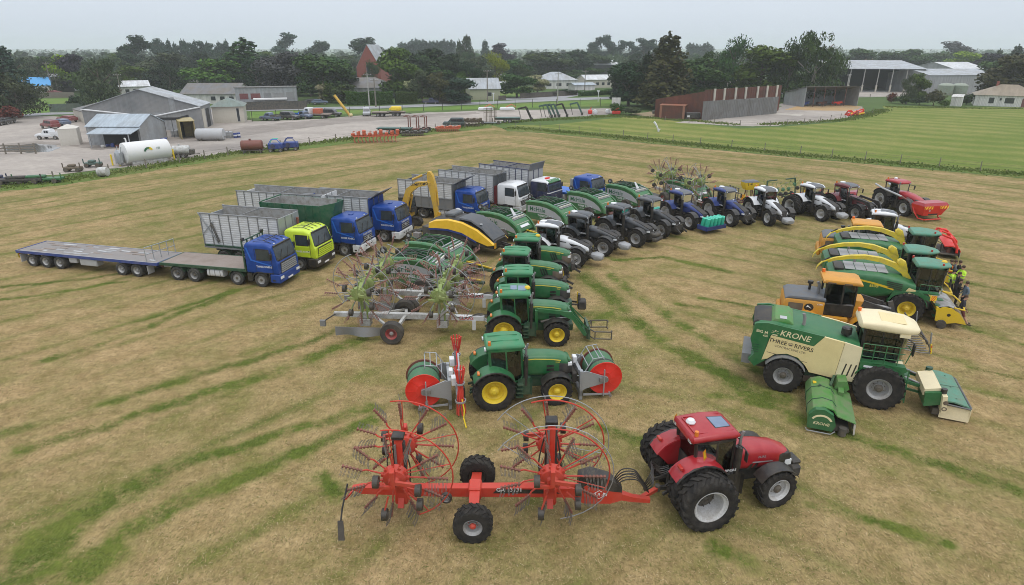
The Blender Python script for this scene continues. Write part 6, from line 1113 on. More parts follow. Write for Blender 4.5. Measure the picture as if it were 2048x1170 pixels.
# ---- big self-propelled mower ----------------------------------------------------------------------------------
k=thing('self_propelled_mower','large cream and green self propelled mower with a cream cab roof','mower'); wb=3.9; zr,zf=.83,1.0   # rear axle at 0, front at wb
mb=MB('cream'); Y=1.32
bot=[(-1.15,1.85),(-.95,1.35),(-.55,1.72),(0,1.88),(.6,1.72),(1.0,1.25),(1.25,1.0),(3.0,.95)]
up=[(-1.15,2.95),(3.0,2.7)]
low=[(-.85,1.42),(-.78,1.55),(-.5,1.78),(0,1.90),(.5,1.78),(.85,1.45),(1.05,1.15),(2.45,1.02),(2.45,2.55),(1.55,2.72),(1.25,2.35),(-.85,2.48)]
for s in (-1,1):
    y0,y1=min(s*1.2,s*Y),max(s*1.2,s*Y)
    mb=MB('cream'); mb.prism([(-1.02,1.40),(-.78,1.5),(-.5,1.78),(0,1.90),(.5,1.78),(.85,1.45),(1.05,1.15),(2.1,1.05),(2.25,2.85),(1.42,2.98),(1.05,2.45),(-.78,2.70)],y0,y1)
    mb.prism([(2.12,1.05),(2.95,.98),(3.0,2.70),(2.27,2.85)],y0-.01*s,y1-.03*s if s>0 else y1,'cream_light') if s>0 else mb.prism([(2.12,1.05),(2.95,.98),(3.0,2.70),(2.27,2.85)],-1.29,-1.2,'cream_light')
    for i in range(3): x=2.36+.2*i; mb.add([(x,s*1.2915,1.25),(x+.06,s*1.2915,1.25),(x+.16,s*1.2915,1.85),(x+.10,s*1.2915,1.85)],[(0,1,2,3)],'black')
    mb.add([(-.85,s*1.3215,1.86),(.9,s*1.3215,1.62),(.9,s*1.3215,1.60),(-.85,s*1.3215,1.83)],[(0,1,2,3)],'brown_steel')
    yy=s*1.324
    mb.text('THREE',.19,(-.46,yy,2.35),(-s,0,-.02) if s>0 else (1,0,-.12),(.12,0,1),'letter_black'); mb.text('RIVERS',.19,(.66,yy,2.21),(-s,0,0) if s>0 else (1,0,-.12),(.12,0,1),'letter_black'); mb.text('CONTRACTING LTD',.10,(.10,yy,2.09),(1 if s<0 else -1,0,-.12 if s<0 else 0),(.12,0,1),'brown_steel')
    for r0,r1,mt in ((.115,.09,'brown_steel'),): 
        ring=[(.10+r0*cos(R(a)),yy,2.37+r0*.8*sin(R(a))) for a in range(-20,201,20)]; rin=[(.10+r1*cos(R(a)),yy,2.37+r1*.8*sin(R(a))) for a in range(-20,201,20)]
        mb.add(ring+rin,[(i,i+1,i+13,i+12) for i in range(11)],mt)
    mb.add([(.02,yy,2.30),(.18,yy,2.30),(.16,yy,2.38),(.04,yy,2.38)],[(0,1,2,3)],'brown_steel')
    mb.build('side_panel',k)
    g=MB('krone_green'); g.prism([(-1.05,1.38),(-.80,2.72),(1.05,2.46),(1.42,3.0),(-1.0,3.28),(-1.5,3.18),(-1.64,2.4),(-1.3,1.42)],y0-.012*(s<0) if False else min(s*1.19,s*1.31),max(s*1.19,s*1.31))
    yy=s*1.318; g.text('KRONE',.27,(.22,yy,2.70),(1 if s<0 else -1,0,-.10 if s<0 else .10),(0,0,1),'letter_cream',shear=.25); g.text('BiG M',.14,(-1.18,yy,2.75),(1 if s<0 else -1,0,-.12 if s<0 else .1),(0,0,1),'letter_cream'); g.text('450',.10,(-1.02,yy,2.58),(1 if s<0 else -1,0,-.12 if s<0 else .1),(0,0,1),'letter_cream')
    xk=-.62 if s<0 else .9
    for q in range(5):   # crown emblem
        a=R(90+(q-2)*48); g.add([(xk+.05*cos(a)-.02,yy,2.86+.05*sin(a)),(xk+.16*cos(a)-.035,yy,2.84+.14*sin(a)),(xk+.16*cos(a)+.035,yy,2.84+.14*sin(a)),(xk+.05*cos(a)+.02,yy,2.86+.05*sin(a))],[(0,1,2,3)],'letter_cream')
    g.add([(xk-.11,yy,2.73),(xk+.11,yy,2.71),(xk+.11,yy,2.76),(xk-.11,yy,2.78)],[(0,1,2,3)],'letter_cream')
    for i in range(4): g.add([(-1.5,yy-s*.004,1.75+.12*i),(-1.22,yy-s*.004,1.75+.12*i),(-1.2,yy-s*.004,1.79+.12*i),(-1.52,yy-s*.004,1.79+.12*i)],[(0,1,2,3)],'green_dark')
    g.build('rear_cover',k)
    g=MB('krone_green'); g.prism([(3.0,1.75),(3.0,2.1),(4.75,2.1),(4.85,1.95),(4.6,1.7),(4.45,1.95) if False else (4.4,1.78),(3.9,1.95),(3.4,1.78)],min(s*1.0,s*1.36),max(s*1.0,s*1.36)); g.arch((wb,zf),1.08,25,155,min(s*.95,s*1.36),max(s*.95,s*1.36),.04,n=12); g.box(3.15,3.5,min(s*1.36,s*1.368),max(s*1.36,s*1.368),1.85,1.95,'white'); g.build('front_mudguard',k)
    g=MB('grey'); g.arch((0,zr),zr+.1,25,150,min(s*.98,s*1.55),max(s*.98,s*1.55),.04,n=10); g.build('rear_mudguard',k)
    wheel(k,0,s*1.27,zr,.58,'rim_grey','steel_dark',20,rr_=.52); wheel(k,wb,s*1.30,zf,.72,'rim_grey','steel_dark',20,rr_=.5)
mb=MB('krone_green'); mb.loft([rr(x,-1.2,1.2,a,b,.15,2) for x,a,b in ((-1.55,2.0,3.1),(-1.3,1.5,3.24),(-.6,1.6,3.28),(1.3,1.3,3.05),(2.9,1.2,2.75))],'krone_green'); mb.loft([rr(x,-.95,.95,3.1,b,.1,2) for x,b in ((-.85,3.25),(-.7,3.42),(-.1,3.42),(.1,3.25))],'lawn_green'); mb.box(-.5,-.2,-.9,-.55,3.42,3.435,'light_grey'); mb.loft([rr(x,-1.0,1.0,2.9,b,.1,2) for x,b in ((-1.6,3.15),(-1.45,3.27),(-.85,3.30))],'black_dusty'); mb.box(-1.9,-1.5,-1.0,1.0,.95,1.45,'grey'); mb.prism([(-1.6,1.3),(-1.15,1.95),(-.6,2.0),(-.9,1.35),(-1.3,1.0)],-1.3,1.3); mb.build('engine_cover',k)
mb=MB('steel_dark'); mb.box(-1.2,4.6,-.6,.6,.7,1.3); mb.cyl((0,-1.2,zr),(0,1.2,zr),.14); mb.cyl((wb,-1.2,zf),(wb,1.2,zf),.2); mb.box(.9,2.9,-1.05,1.05,.75,1.1,'green_dark'); mb.box(.5,1.6,-1.1,1.1,.55,.85,'brown_steel'); mb.build('chassis',k)
mb=MB('off_white'); mb.tube([(.55,-.6,3.05),(.55,-.6,3.5),(.48,-.6,3.7)],.07,'deck_worn',8); mb.build('exhaust',k); mb=MB('black'); mb.cyl((2.35,-.5,2.7),(2.35,-.5,3.0),.08); mb.lathe([(.2,.0),(.22,.02),(.22,.3),(.15,.36),(.001,.36)],(2.35,-.5,2.95),'z',None,16); mb.build('air_intake',k)
x0,x1=3.05,4.45; mb=MB('black')
for s in (-1,1): mb.bar((x0,s*.8,2.0),(x0-.05,s*.8,3.5),.1,.1); mb.bar((x1,s*.75,2.05),(x1+.1,s*.8,3.45),.06,.06); mb.bar((3.75,s*.84,2.0),(3.75,s*.84,3.45),.05,.05)
mb.box(x0,x1,-.8,.8,1.75,2.05); mb.box(x0-.02,x0+.05,-.8,.8,2.05,3.4,'glass_dark'); mb.build('cab_frame',k)
for s in (-1,1): g=MB('glass'); g.quad((x0,s*.82,2.05),(x1,s*.77,2.05),(x1+.1,s*.82,3.45),(x0-.05,s*.82,3.5)); g.build('door',k)
g=MB('glass'); g.loft([[(x1,-.76,2.05),(x1+.1,-.8,3.45)],[(x1+.28,-.4,2.0),(x1+.35,-.42,3.45)],[(x1+.28,.4,2.0),(x1+.35,.42,3.45)],[(x1,.76,2.05),(x1+.1,.8,3.45)]],cap=False,closed=False); g.build('windscreen',k)
mb=MB('seat_grey'); mb.box(3.4,3.9,-.27,.27,2.05,2.5,c=.06); mb.box(3.28,3.45,-.27,.27,2.4,3.15,c=.06); mb.box(3.5,3.9,-.5,-.36,2.4,2.6); mb.build('seat',k); mb=MB('black'); mb.tube([(4.5,0,2.0),(4.25,0,2.6)],.05); mb.cyl((4.2,0,2.62),(4.25,0,2.67),.2,None,14); mb.box(4.0,4.3,-.62,-.45,2.5,2.85); mb.build('steering_wheel',k)
mb=MB('cream_light'); mb.loft([rr(x,-w,w,a,b,r,3) for x,w,a,b,r in ((2.75,.75,3.52,3.64,.05),(2.85,.92,3.48,3.78,.1),(3.7,.98,3.44,3.84,.14),(4.7,.92,3.40,3.76,.14),(5.05,.7,3.42,3.66,.1),(5.15,.5,3.48,3.6,.05))]); mb.loft([rr(x,-.55,.55,3.8,b,.02,1) for x,b in ((3.6,3.848),(4.6,3.80))],'cream'); mb.box(4.35,4.75,-.92,-.7,3.3,3.45); rf=mb.build('roof',k); m2=MB('cream_light'); m2.loft([rr(x,-w,w,1.55,b,.1,2) for x,w,b in ((4.45,.8,2.05),(4.75,.72,2.0),(4.85,.6,1.85))]); m2.build('cab_nose',k)
m2=MB('orange'); m2.cyl((2.85,.55,3.75),(2.85,.55,3.92),.08); m2.build('beacon',rf)
mb=MB('krone_green')
for zz in (2.35,2.65,2.95): mb.tube([(3.0,-1.3,zz),(4.4,-1.25,zz),(4.7,-.95,zz-.1)],.022)
for x in (3.0,3.45,3.9,4.4): mb.tube([(x,-1.28,2.05),(x,-1.28,2.95)],.022)
for s in (-1,): mb.tube([(4.8,s*.9,2.1),(4.95,s*.85,2.7),(4.75,s*.9,2.95)],.022); [mb.box(4.75,5.0,-1.3,-.85,.5+.3*i,.53+.3*i) for i in range(5)]; mb.bar((4.75,-1.3,.4),(4.7,-1.3,2.0),.04,.05); mb.bar((5.0,-1.3,.4),(4.9,-1.3,2.0),.04,.05)
mb.build('platform_rail',k)
for s in (-1,1): m2=MB('black'); m2.tube([(4.6,s*.8,3.3),(4.9,s*1.15,3.2)],.025); m2.box(4.86,4.94,s*1.2-.12,s*1.2+.12,2.65,3.2,c=.03); m2.build('mirror',k)
# side mower lowered beside the machine (swung out square to it), front mower, both carried
def cutter(par,loc,rot,front=False,L=2.9):
    c=bpy.data.objects.new('mower_unit',None); COL.objects.link(c); c.parent=par; c.location=loc; c.rotation_euler=(0,0,rot)
    return c
mb=MB('lawn_green'); L0,L1=-1.55,-4.35    # along -y: hood of the right-hand mower
prof=[(-.75,.35),(-.78,.75),(-.62,1.02),(-.25,1.16),(.15,1.08),(.32,.85)]
mb.loft([[(1.75+x,y,z) for x,z in prof]+[(1.75+x*.93,y,z-.05) for x,z in prof[::-1]] for y in (L0,-2.5,-2.55,L1)]); mb.loft([[(2.05,y,.86),(2.75,y,.66),(2.8,y,.62),(2.08,y,.80)] for y in (L0-.2,L1-.05)],'lawn_green'); mb.bar((1.75-.3,L0-.9,1.17),(1.75-.3,L0-1.0,1.17),.1,.1,'green_dark')
for yy in (-2.5,-3.6): mb.tube([(1.75+x*1.01,yy,z*1.01) for x,z in prof],.02,'green_dark',5)
mb.box(1.2,1.35,-2.2,-2.0,1.06,1.1,'yellow'); mb.build('side_mower_hood',k)
mb=MB('krone_green'); mb.prism([(1.0,.2),(.98,.8),(1.2,1.1),(1.55,1.14),(1.9,.95),(2.05,.5),(1.95,.2)],L1-.26,L1-.02); 
mb.text('KRONE',.13,(1.5,L1-.265,.42),(1,0,0),(0,0,1),'letter_cream',shear=.2); mb.add([(1.5+.42*cos(a),L1-.265,.55+.36*sin(a)) for a in [R(20+20*i) for i in range(8)]]+[(1.5+.34*cos(a),L1-.265,.55+.27*sin(a)) for a in [R(20+20*i) for i in range(8)]],[(i,i+1,i+9,i+8) for i in range(7)],'letter_cream'); mb.cyl((2.35,L1-.1,.05),(2.35,L1-.1,.4),.16,'steel_dark',12); mb.tube([(.95,L1-.3,.2),(1.0,L1-.32,.1),(1.9,L1-.32,.1),(2.05,L1-.3,.25)],.025,'mid_grey'); mb.build('side_mower_end',k)
mb=MB('steel_dark'); mb.box(1.9,2.6,L1,L0,.12,.3); mb.box(1.1,1.9,L1,L0,.15,.5,'green_dark'); mb.loft([[(2.72,y,.62),(2.8,y,.62),(2.86+.03*sin(y*9),y,.08),(2.8+.03*sin(y*9),y,.08)] for y in [L0-.2-.2*i for i in range(14)]],'off_white'); mb.build('side_mower_bed',k)
mb=MB('lawn_green'); mb.prism([(-.1,.9),(.0,1.25),(.35,1.3),(.5,.95),(.35,.75)],-2.0,-1.2,mx=X.Translation((2.2,0,0))); mb.bar((2.4,-.8,1.0),(2.35,-2.4,.85),.22,.2); mb.bar((2.2,-.9,1.2),(1.9,-2.2,1.1),.1,.1,'green_dark'); mb.build('side_mower_arm',k)
for s in (-1,1): mb=MB('krone_green'); mb.bar((4.6,s*.6,1.2),(5.9,s*.55,.95),.12,.14); mb.bar((4.6,s*.45,.8),(5.9,s*.45,.6),.08,.1); mb.cyl((4.7,s*.5,1.4),(5.7,s*.5,1.05),.05,'steel'); mb.build('front_lift_arm',k)
mb=MB('cream_light'); X0=6.0
mb.loft([[(X0-.3,y,.5),(X0-.35,y,1.15),(X0+.25,y,1.3),(X0+.45,y,.75)] for y in (-1.5,-.2)],'krone_green'); mb.loft([[(X0-.38,y,.95),(X0-.36,y,1.25),(X0+.2,y,1.42),(X0+.3,y,1.30)] for y in (-1.35,.4)]); mb.loft([[(X0+.32,y,.45),(X0+.25,y,1.22),(X0+.42,y,1.26),(X0+.5,y,.48)] for y in (-1.75,-1.25)]); mb.cyl((X0+.32,-1.42,1.25),(X0+.32,-1.42,1.45),.12,'black'); mb.lathe([(.10,-.01),(.001,-.012)],(X0+.4,-1.755,.95),'y','brown_steel',12); mb.lathe([(.10,-.01),(.06,-.012)],(X0+.4,-1.755,.66),'y','brown_steel',12); mb.cyl((X0+.1,.5,1.2),(X0+.1,.5,1.5),.14,'green_dark'); mb.build('front_mower_cover',k)
mb=MB('lawn_green'); mb.loft([[(x,-1.5,z),(x,1.5,z),(x,1.5,z-.06),(x,-1.5,z-.06)] for x,z in ((X0+.3,.92),(X0+.75,.95),(X0+1.3,.82),(X0+1.42,.70))],'teal_roof'); mb.tube([(X0+.45,-1.52,.8),(X0+1.38,-1.52,.72),(X0+1.46,-1.4,.7),(X0+1.46,1.4,.7),(X0+1.38,1.52,.72)],.04,'grey_roof'); [mb.box(X0+.9,X0+.96,y-.02,y+.02,.90,.93,'green_dark') for y in (-1.1,0,1.1)]; mb.box(X0+.02,X0+1.25,-.01,.01,.95,.96,'green_dark'); mb.build('front_mower_hood',k)
mb=MB('cream_light'); mb.loft([[(X0+.35,-1.5,.1),(X0+1.45,-1.52,.08),(X0+1.48,-1.45,.65),(X0+.35,-1.45,.7)],[(X0+.35,-1.46,.1),(X0+1.42,-1.48,.08),(X0+1.44,-1.42,.65),(X0+.35,-1.42,.7)]]); mb.box(X0+1.42,X0+1.46,-1.5,1.5,.12,.66); mb.box(X0+.1,X0+1.3,-1.4,1.4,.15,.45,'steel_dark'); mb.build('front_mower_skirt',k)
put2(k,(0,-1.56,zr),(1566,753),(wb,-1.66,zf),(1757.5,780)); del k['fit']
# ---- people leaning on the harvester headers ----------------------------------------------------------------
def person(label,px,face,top,legs,pose='lean',hair='hair_brown',skin_leg=False,size=1.0,cap=None,vest=None):
    """one continuous skinned body; material chosen by where the surface lies"""
    lean=.16 if pose=='lean' else .03; J={}
    hipz=.90; bk=-.10 if pose=='lean' else 0
    J['pelvis']=((bk,0,hipz),.135); J['waist']=((bk-.02,0,1.08),.13); J['chest']=((bk-lean*.25,0,1.30),.155); J['neck']=((bk-lean*.1,0,1.50),.062); J['head0']=((bk+.02,0,1.60),.085); J['head1']=((bk+.03,0,1.70),.098); J['crown']=((bk+.0,0,1.78),.07)
    E=[('pelvis','waist'),('waist','chest'),('chest','neck'),('neck','head0'),('head0','head1'),('head1','crown')]
    for s,n in ((1,'l'),(-1,'r')):
        J['hip'+n]=((bk,s*.10,.86),.105); J['knee'+n]=((bk+(.16 if pose=='lean' else .02),s*.12,.48),.068); J['ankle'+n]=((bk+(.40 if pose=='lean' else 0),s*.13,.09),.045); J['toe'+n]=((bk+(.60 if pose=='lean' else .2),s*.14,.05),.042)
        J['sh'+n]=((bk-lean*.2,s*.20,1.42),.072); 
        if pose=='cross': J['el'+n]=((bk+.08,s*.28,1.17),.052); J['wr'+n]=((bk+.22,s*.02+s*.06,1.22),.036); J['pa'+n]=((bk+.22,-s*.06,1.25),.036)
        else: J['el'+n]=((bk-.06,s*.30,1.14),.052); J['wr'+n]=((bk+.14,s*.24,.95),.036); J['pa'+n]=((bk+.20,s*.20,.88),.034)
        E+=[('pelvis','hip'+n),('hip'+n,'knee'+n),('knee'+n,'ankle'+n),('ankle'+n,'toe'+n),('chest','sh'+n),('sh'+n,'el'+n),('el'+n,'wr'+n),('wr'+n,'pa'+n)]
        pa=V(J['pa'+n][0]); d=(pa-V(J['wr'+n][0])).normalized(); side=V((0,1,0)).cross(d).normalized() if pose!='cross' else V((0,0,1))
        for i in range(5):
            k_=(i-2)*.017; ln=(.045,.075,.085,.078,.06)[i]; base=pa+side*k_*1.2+d*.02+(V((0,-s*.03,0)) if i==0 else V()); J['f%s%d'%(n,i)]=(tuple(base+d*ln*.5),.009); J['g%s%d'%(n,i)]=(tuple(base+d*ln+V((0,0,-.02))),.008); E+=[('pa'+n,'f%s%d'%(n,i)),('f%s%d'%(n,i),'g%s%d'%(n,i))]
    names=list(J); me=bpy.data.meshes.new('body'); me.from_pydata([J[n][0] for n in names],[(names.index(a),names.index(b)) for a,b in E],[])
    o=bpy.data.objects.new('body',me); COL.objects.link(o); md=o.modifiers.new('skin','SKIN'); md.use_smooth_shade=True
    for i,n in enumerate(names): me.skin_vertices[0].data[i].radius=(J[n][1],J[n][1]*(1.25 if n in('pelvis','waist','chest') else 1)) if False else (J[n][1],J[n][1])
    me.skin_vertices[0].data[0].use_root=True; sub=o.modifiers.new('sub','SUBSURF'); sub.levels=1; sub.render_levels=1
    dg=bpy.context.evaluated_depsgraph_get(); nm=bpy.data.meshes.new_from_object(o.evaluated_get(dg)); bpy.data.objects.remove(o); bpy.data.meshes.remove(me)
    nm.materials.clear(); [nm.materials.append(M(m)) for m in ('skin',top,legs,'boots',hair)]
    for p in nm.polygons:
        c=p.center; arm=abs(c.y)>.17 or (pose=='cross' and c.x>bk+.13 and 1.1<c.z<1.35)
        i=1
        if c.z>1.515: i=0
        elif c.z<.13: i=3
        elif c.z<.94 and not(abs(c.y)>.19 and c.z>.80): i=0 if (skin_leg and c.z<.52) else 2
        if (abs(c.y)>.19 and .7<c.z<.97 and pose!='cross') or (pose=='cross' and c.x>bk+.19 and 1.1<c.z<1.4): i=0
        if c.z>1.70 and c.x<bk+.07: i=4
        if c.z>1.60 and c.x<bk-.03: i=4
        p.material_index=i; p.use_smooth=True
    t=thing('person',label,'person',group='people leaning on the harvester headers'); b=obj('body',nm,t)
    h=MB(cap or hair); cx=bk+.015; h.lathe([(.104,-.05),(.108,.0),(.098,.05),(.06,.088),(.001,.098)],(cx-.012,0,1.735),'z',None,14)
    if cap: h.box(cx+.05,cx+.2,-.08,.08,1.735,1.75)
    h.build('cap' if cap else 'hair',t)
    f=MB('skin'); f.loft([rr(cx+.085,-.018,.018,1.615,1.665,.01,1),rr(cx+.115,-.012,.012,1.62,1.64,.008,1)]); [f.cyl((cx,s*.095,1.655),(cx-.01,s*.108,1.655),.03,None,8) for s in (-1,1)]
    [f.box(cx+.088,cx+.098,s*.035-.014,s*.035+.014,1.668,1.682,'black') for s in (-1,1)]; f.box(cx+.086,cx+.096,-.026,.026,1.582,1.592,'cloth_maroon'); f.build('face',t)
    if vest: 
        m2=MB(vest); m2.loft([[(bk-lean*.12*k_+ .19*cos(a),.235*sin(a)*w_,z) for a in [2*pi*i/16 for i in range(16)]] for z,w_,k_ in ((.98,.86,0),(1.15,.9,.6),(1.32,1.0,1),(1.45,.8,1))],cap=False); m2.loft([[(bk-lean*.06+ .195*cos(a),.235*sin(a)*.9,z) for a in [2*pi*i/16 for i in range(16)]] for z in (1.10,1.15)],'light_grey',cap=False); m2.build('vest',t)
    t.scale=(size,)*3; p=G(*px); t.location=p; t.rotation_euler=(0,0,R(face)); return t
person('person in dark top and shorts leaning on the nearest yellow header, legs stretched out',(1921,648),-25,'cloth_navy','cloth_maroon','lean',skin_leg=True)
person('person in a grey blue shirt with sleeves standing upright on the grass side',(1921,618),170,'cloth_blue','cloth_navy','stand')
person('person in black jacket and dark trousers behind the person in shorts',(1908,612),-30,'cloth_black','cloth_black','cross')
person('person in dark vest over navy top beside the lime vest person',(1906,597),-20,'cloth_navy','cloth_black','cross',hair='hair_brown')
person('person in lime yellow vest leaning against the header with dark hair',(1899,592),-25,'hi_vis','cloth_navy','lean',hair='cloth_black',vest='hi_vis')
person('person in lime hi-vis jacket with folded arms standing outermost',(1914,583),200,'hi_vis','cloth_black','cross',vest='hi_vis')
person('person in black top with short brown hair behind the lime jacket',(1908,572),-20,'cloth_black','cloth_navy','cross')
person('person in dark grey top at the far header',(1899,571),-25,'cloth_grey','cloth_black','cross')
person('person in orange hi-vis collar jacket at the farthest header',(1891,570),-30,'cloth_black','cloth_black','cross',vest='hi_vis_orange')
for k,c,kw in [('sheet_grey',(.17,.18,.19),dict(rib=1.6,dirt=.5,dc=(.27,.26,.25),sc_=.15)),('sheet_light',(.33,.35,.37),dict(rib=1.6,dirt=.3,sc_=.2)),('zinc_roof',(.40,.43,.46),dict(rib=1.2,dirt=.3,sc_=.3,rough=.45)),('white_roof',(.66,.68,.70),dict(rib=1.0,dirt=.3,sc_=.3)),('blue_grey_roof',(.38,.45,.51),dict(rib=1.4,dirt=.2,sc_=.3)),
 ('slate_roof',(.13,.13,.135),dict(rib=1.5,dirt=.4,sc_=.4)),('grey_green_roof',(.13,.18,.15),dict(rib=1.3,dirt=.25,sc_=.4)),('tan_roof',(.30,.24,.17),dict(rib=1.6,dirt=.3,sc_=.4)),('rust_roof',(.34,.11,.06),dict(dirt=.4,sc_=.4)),('blue_roof',(.05,.30,.62),dict(dirt=.1)),('red_roof',(.35,.07,.06),dict(dirt=.3)),
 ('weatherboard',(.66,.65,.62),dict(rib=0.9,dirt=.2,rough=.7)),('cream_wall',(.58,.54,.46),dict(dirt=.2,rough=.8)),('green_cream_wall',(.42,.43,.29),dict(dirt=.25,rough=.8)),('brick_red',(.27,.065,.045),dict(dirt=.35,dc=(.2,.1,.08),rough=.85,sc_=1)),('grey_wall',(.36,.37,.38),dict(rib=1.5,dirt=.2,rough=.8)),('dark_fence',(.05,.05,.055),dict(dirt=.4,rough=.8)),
 ('rust_sheet',(.16,.052,.034),dict(rib=1.3,dirt=.55,dc=(.085,.05,.04),rough=.8,sc_=.35)),('weathered_wall',(.22,.22,.215),dict(rib=2.5,dirt=.6,dc=(.14,.13,.12),rough=.95,sc_=.5)),('hut_yellow',(.40,.32,.12),dict(dirt=.4)),('shade_wall',(.03,.03,.031),dict(dirt=0,rough=.9)),('tank_white',(.78,.78,.77),dict(dirt=.15,rough=.5)),('car_red',(.22,.02,.03),dict(coat=.5,rough=.3)),('car_blue',(.10,.15,.25),dict(coat=.5,rough=.3)),('car_dark',(.02,.024,.035),dict(coat=.5,rough=.3)),('car_teal',(.012,.05,.06),dict(coat=.4)),('car_silver',(.45,.47,.5),dict(coat=.3)),('loader_teal',(.02,.10,.09),dict(dirt=.3)),('tank_green',(.30,.36,.29),dict(dirt=.4))]: paint(k,c,**kw)
def frame2(root,A,B):
    a=G(*A) if not isinstance(A,V) else A; b=G(*B) if not isinstance(B,V) else B
    root.location=a; root.rotation_euler=(0,0,math.atan2(b.y-a.y,b.x-a.x)); return (b-a).length
def wins(w,L,eave,spec,y=-.012,mb=None):
    """openings on the front wall: (u0,u1,v0,v1,material), u in 0..1 of the length, v in metres"""
    for u0,u1,v0,v1,mt,nm in spec:
        f=MB('weatherboard' if mt=='window' else mt); f.box(u0*L-.06,u1*L+.06,y-.03,.02,v0-.06,v1+.06)
        o=f.build(nm,w)
        if mt=='window': g=MB('window'); g.box(u0*L,u1*L,y-.045,y-.025,v0,v1); g.build('pane',o)
def building(name,label,cat,A,B,depth,eave,ridge,roof='gable',wall='weatherboard',rm='zinc_roof',front=(),group=None,over=.4,chim=False,open_front=False,inner='shade_wall'):
    t=thing(name,label,cat,group=group); L=frame2(t,A,B); o=over; w=MB(wall); D=depth; e=eave; r=ridge
    if roof=='gable': # ridge along the front
        pr=[(0,0),(0,e),(D/2,r),(D,e),(D,0)]; w.prism(pr,0,.15,ax='x'); w.prism(pr,L-.15,L,ax='x'); w.box(.15,L-.15,0,.15,0,e); w.box(.15,L-.15,D-.15,D,0,e)
    elif roof=='front': # gable faces front, ridge runs back
        pr=[(0,0),(0,e),(L/2,r),(L,e),(L,0)]; w.prism(pr,0,.15); w.prism(pr,D-.15,D); w.box(0,.15,.15,D-.15,0,e); w.box(L-.15,L,.15,D-.15,0,e)
    elif roof=='mono': # front e high, back r high
        pr=[(0,0),(0,e),(D,r),(D,0)]; w.prism(pr,0,.15,ax='x'); w.prism(pr,L-.15,L,ax='x'); w.box(.15,L-.15,D-.15,D,0,r-.05)
        if not open_front: w.box(.15,L-.15,0,.15,0,e)
    else:
        w.box(0,L,0,.15,0,e); w.box(0,L,D-.15,D,0,e); w.box(0,.15,.15,D-.15,0,e); w.box(L-.15,L,.15,D-.15,0,e)
    wo=w.build('wall',t); m=MB(rm)
    if roof=='gable':
        k=(r-e)/(D/2)
        for s in (0,1):
            ya,yb=((-o,D/2) if s==0 else (D+o,D/2)); m.loft([[(x,ya,e-k*o+.02),(x,yb,r+.02),(x,yb,r+.12),(x,ya,e-k*o+.12)] for x in (-o,L+o)])
    elif roof=='front':
        k=(r-e)/(L/2)
        for s in (0,1):
            xa=(-o if s==0 else L+o); m.loft([[(xa,y,e-k*o+.02),(L/2,y,r+.02),(L/2,y,r+.12),(xa,y,e-k*o+.12)] for y in (-o,D+o)])
    elif roof=='hip':
        q=min(D/2,L/2); P=[(-o,-o,e),(L+o,-o,e),(L+o,D+o,e),(-o,D+o,e),(q,D/2,r),(L-q,D/2,r)]; m.add(P,[(0,1,5,4),(2,3,4,5),(1,2,5),(3,0,4),(0,3,2,1)])
    elif roof=='mono': m.loft([[(x,-o,e+.02+(e-r)/D*o),(x,D+o,r+.02),(x,D+o,r+.14),(x,-o,e+.14+(e-r)/D*o)] for x in (-o,L+o)])
    else: m.box(-.1,L+.1,-.1,D+.1,e,e+.25)
    ro=m.build('roof',t)
    if chim: c=MB('brick_red'); c.box(L*.3,L*.3+.6,D*.5-.3,D*.5+.3,r-.6,r+.8); c.build('chimney',ro)
    wins(wo,L,e,front); return t,L,wo
def win(n,L0=.1,L1=.9,v0=1.,v1=2.1,fr=.5): return [(L0+(L1-L0)*(i+.5-fr/2)/n,L0+(L1-L0)*(i+.5+fr/2)/n,v0,v1,'window','window') for i in range(n)]
# ---- yard buildings ----
t,L,wo=building('workshop','large grey gabled iron workshop with a white gutter pipe across its gable','workshop',(174,265),(407,259),9.5,4.4,7.7,'front','sheet_grey','zinc_roof',over=.2)
m=MB('white'); m.tube([(-.1,-.12,4.3),(L*.57,-.12,2.7),(L*.57,-.12,1.8)],.14); m.tube([(L+.1,-.12,4.3),(L*.58,-.12,2.7)],.14); m.build('gutter_pipe',t); m=MB('sheet_light'); m.box(L*.45,L*.83,-.03,-.005,0,3.4); m.box(L*.74,L*.79,-.05,-.03,2,6.2); m.build('wall_patch',t)
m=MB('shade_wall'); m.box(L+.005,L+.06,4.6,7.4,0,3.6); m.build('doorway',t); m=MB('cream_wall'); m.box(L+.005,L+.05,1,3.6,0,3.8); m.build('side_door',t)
t,L,wo=building('shed','grey iron shed with a pale blue roof and open lean-to in the gravel yard','shed',(180,291),(285,291),8,3.0,4.6,'gable','sheet_light','blue_grey_roof',over=.15); m=MB('blue_grey_roof'); m.loft([[(L*.22,-3.2,2.2),(L+.3,-3.2,2.2),(L+.3,-3.2,2.3),(L*.22,-3.2,2.3)],[(L*.22,-.05,2.8),(L+.3,-.05,2.8),(L+.3,-.05,2.9),(L*.22,-.05,2.9)]]); m.build('lean_to_roof',t)
for u in (.25,.97): m=MB('galv'); m.box(L*u,L*u+.12,-3.1,-2.98,0,2.2); m.build('post',t)
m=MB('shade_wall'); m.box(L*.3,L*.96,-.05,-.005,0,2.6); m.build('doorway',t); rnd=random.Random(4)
for i in range(9): m=MB(rnd.choice(['rust_sheet','white_dirty','steel_dark','tray_blue'])); m.box(-.3,.3,-.25,.25,0,rnd.uniform(.3,.9),c=.08); o=m.build('drum_of_scrap' if False else 'scrap_heap'); c=G(207+9.5*i,293+rnd.uniform(0,4)); o.location=c; o.rotation_euler=(0,0,i); tag(o,'small heap of scrap parts under the lean-to of the grey shed','scrap','scrap under the lean-to')
t,L,wo=building('shed','small dark lean-to shed on the right end of the pale roofed shed','shed',(289,282),(305,281),4,2.5,2.9,'mono','shade_wall','blue_grey_roof',open_front=True)
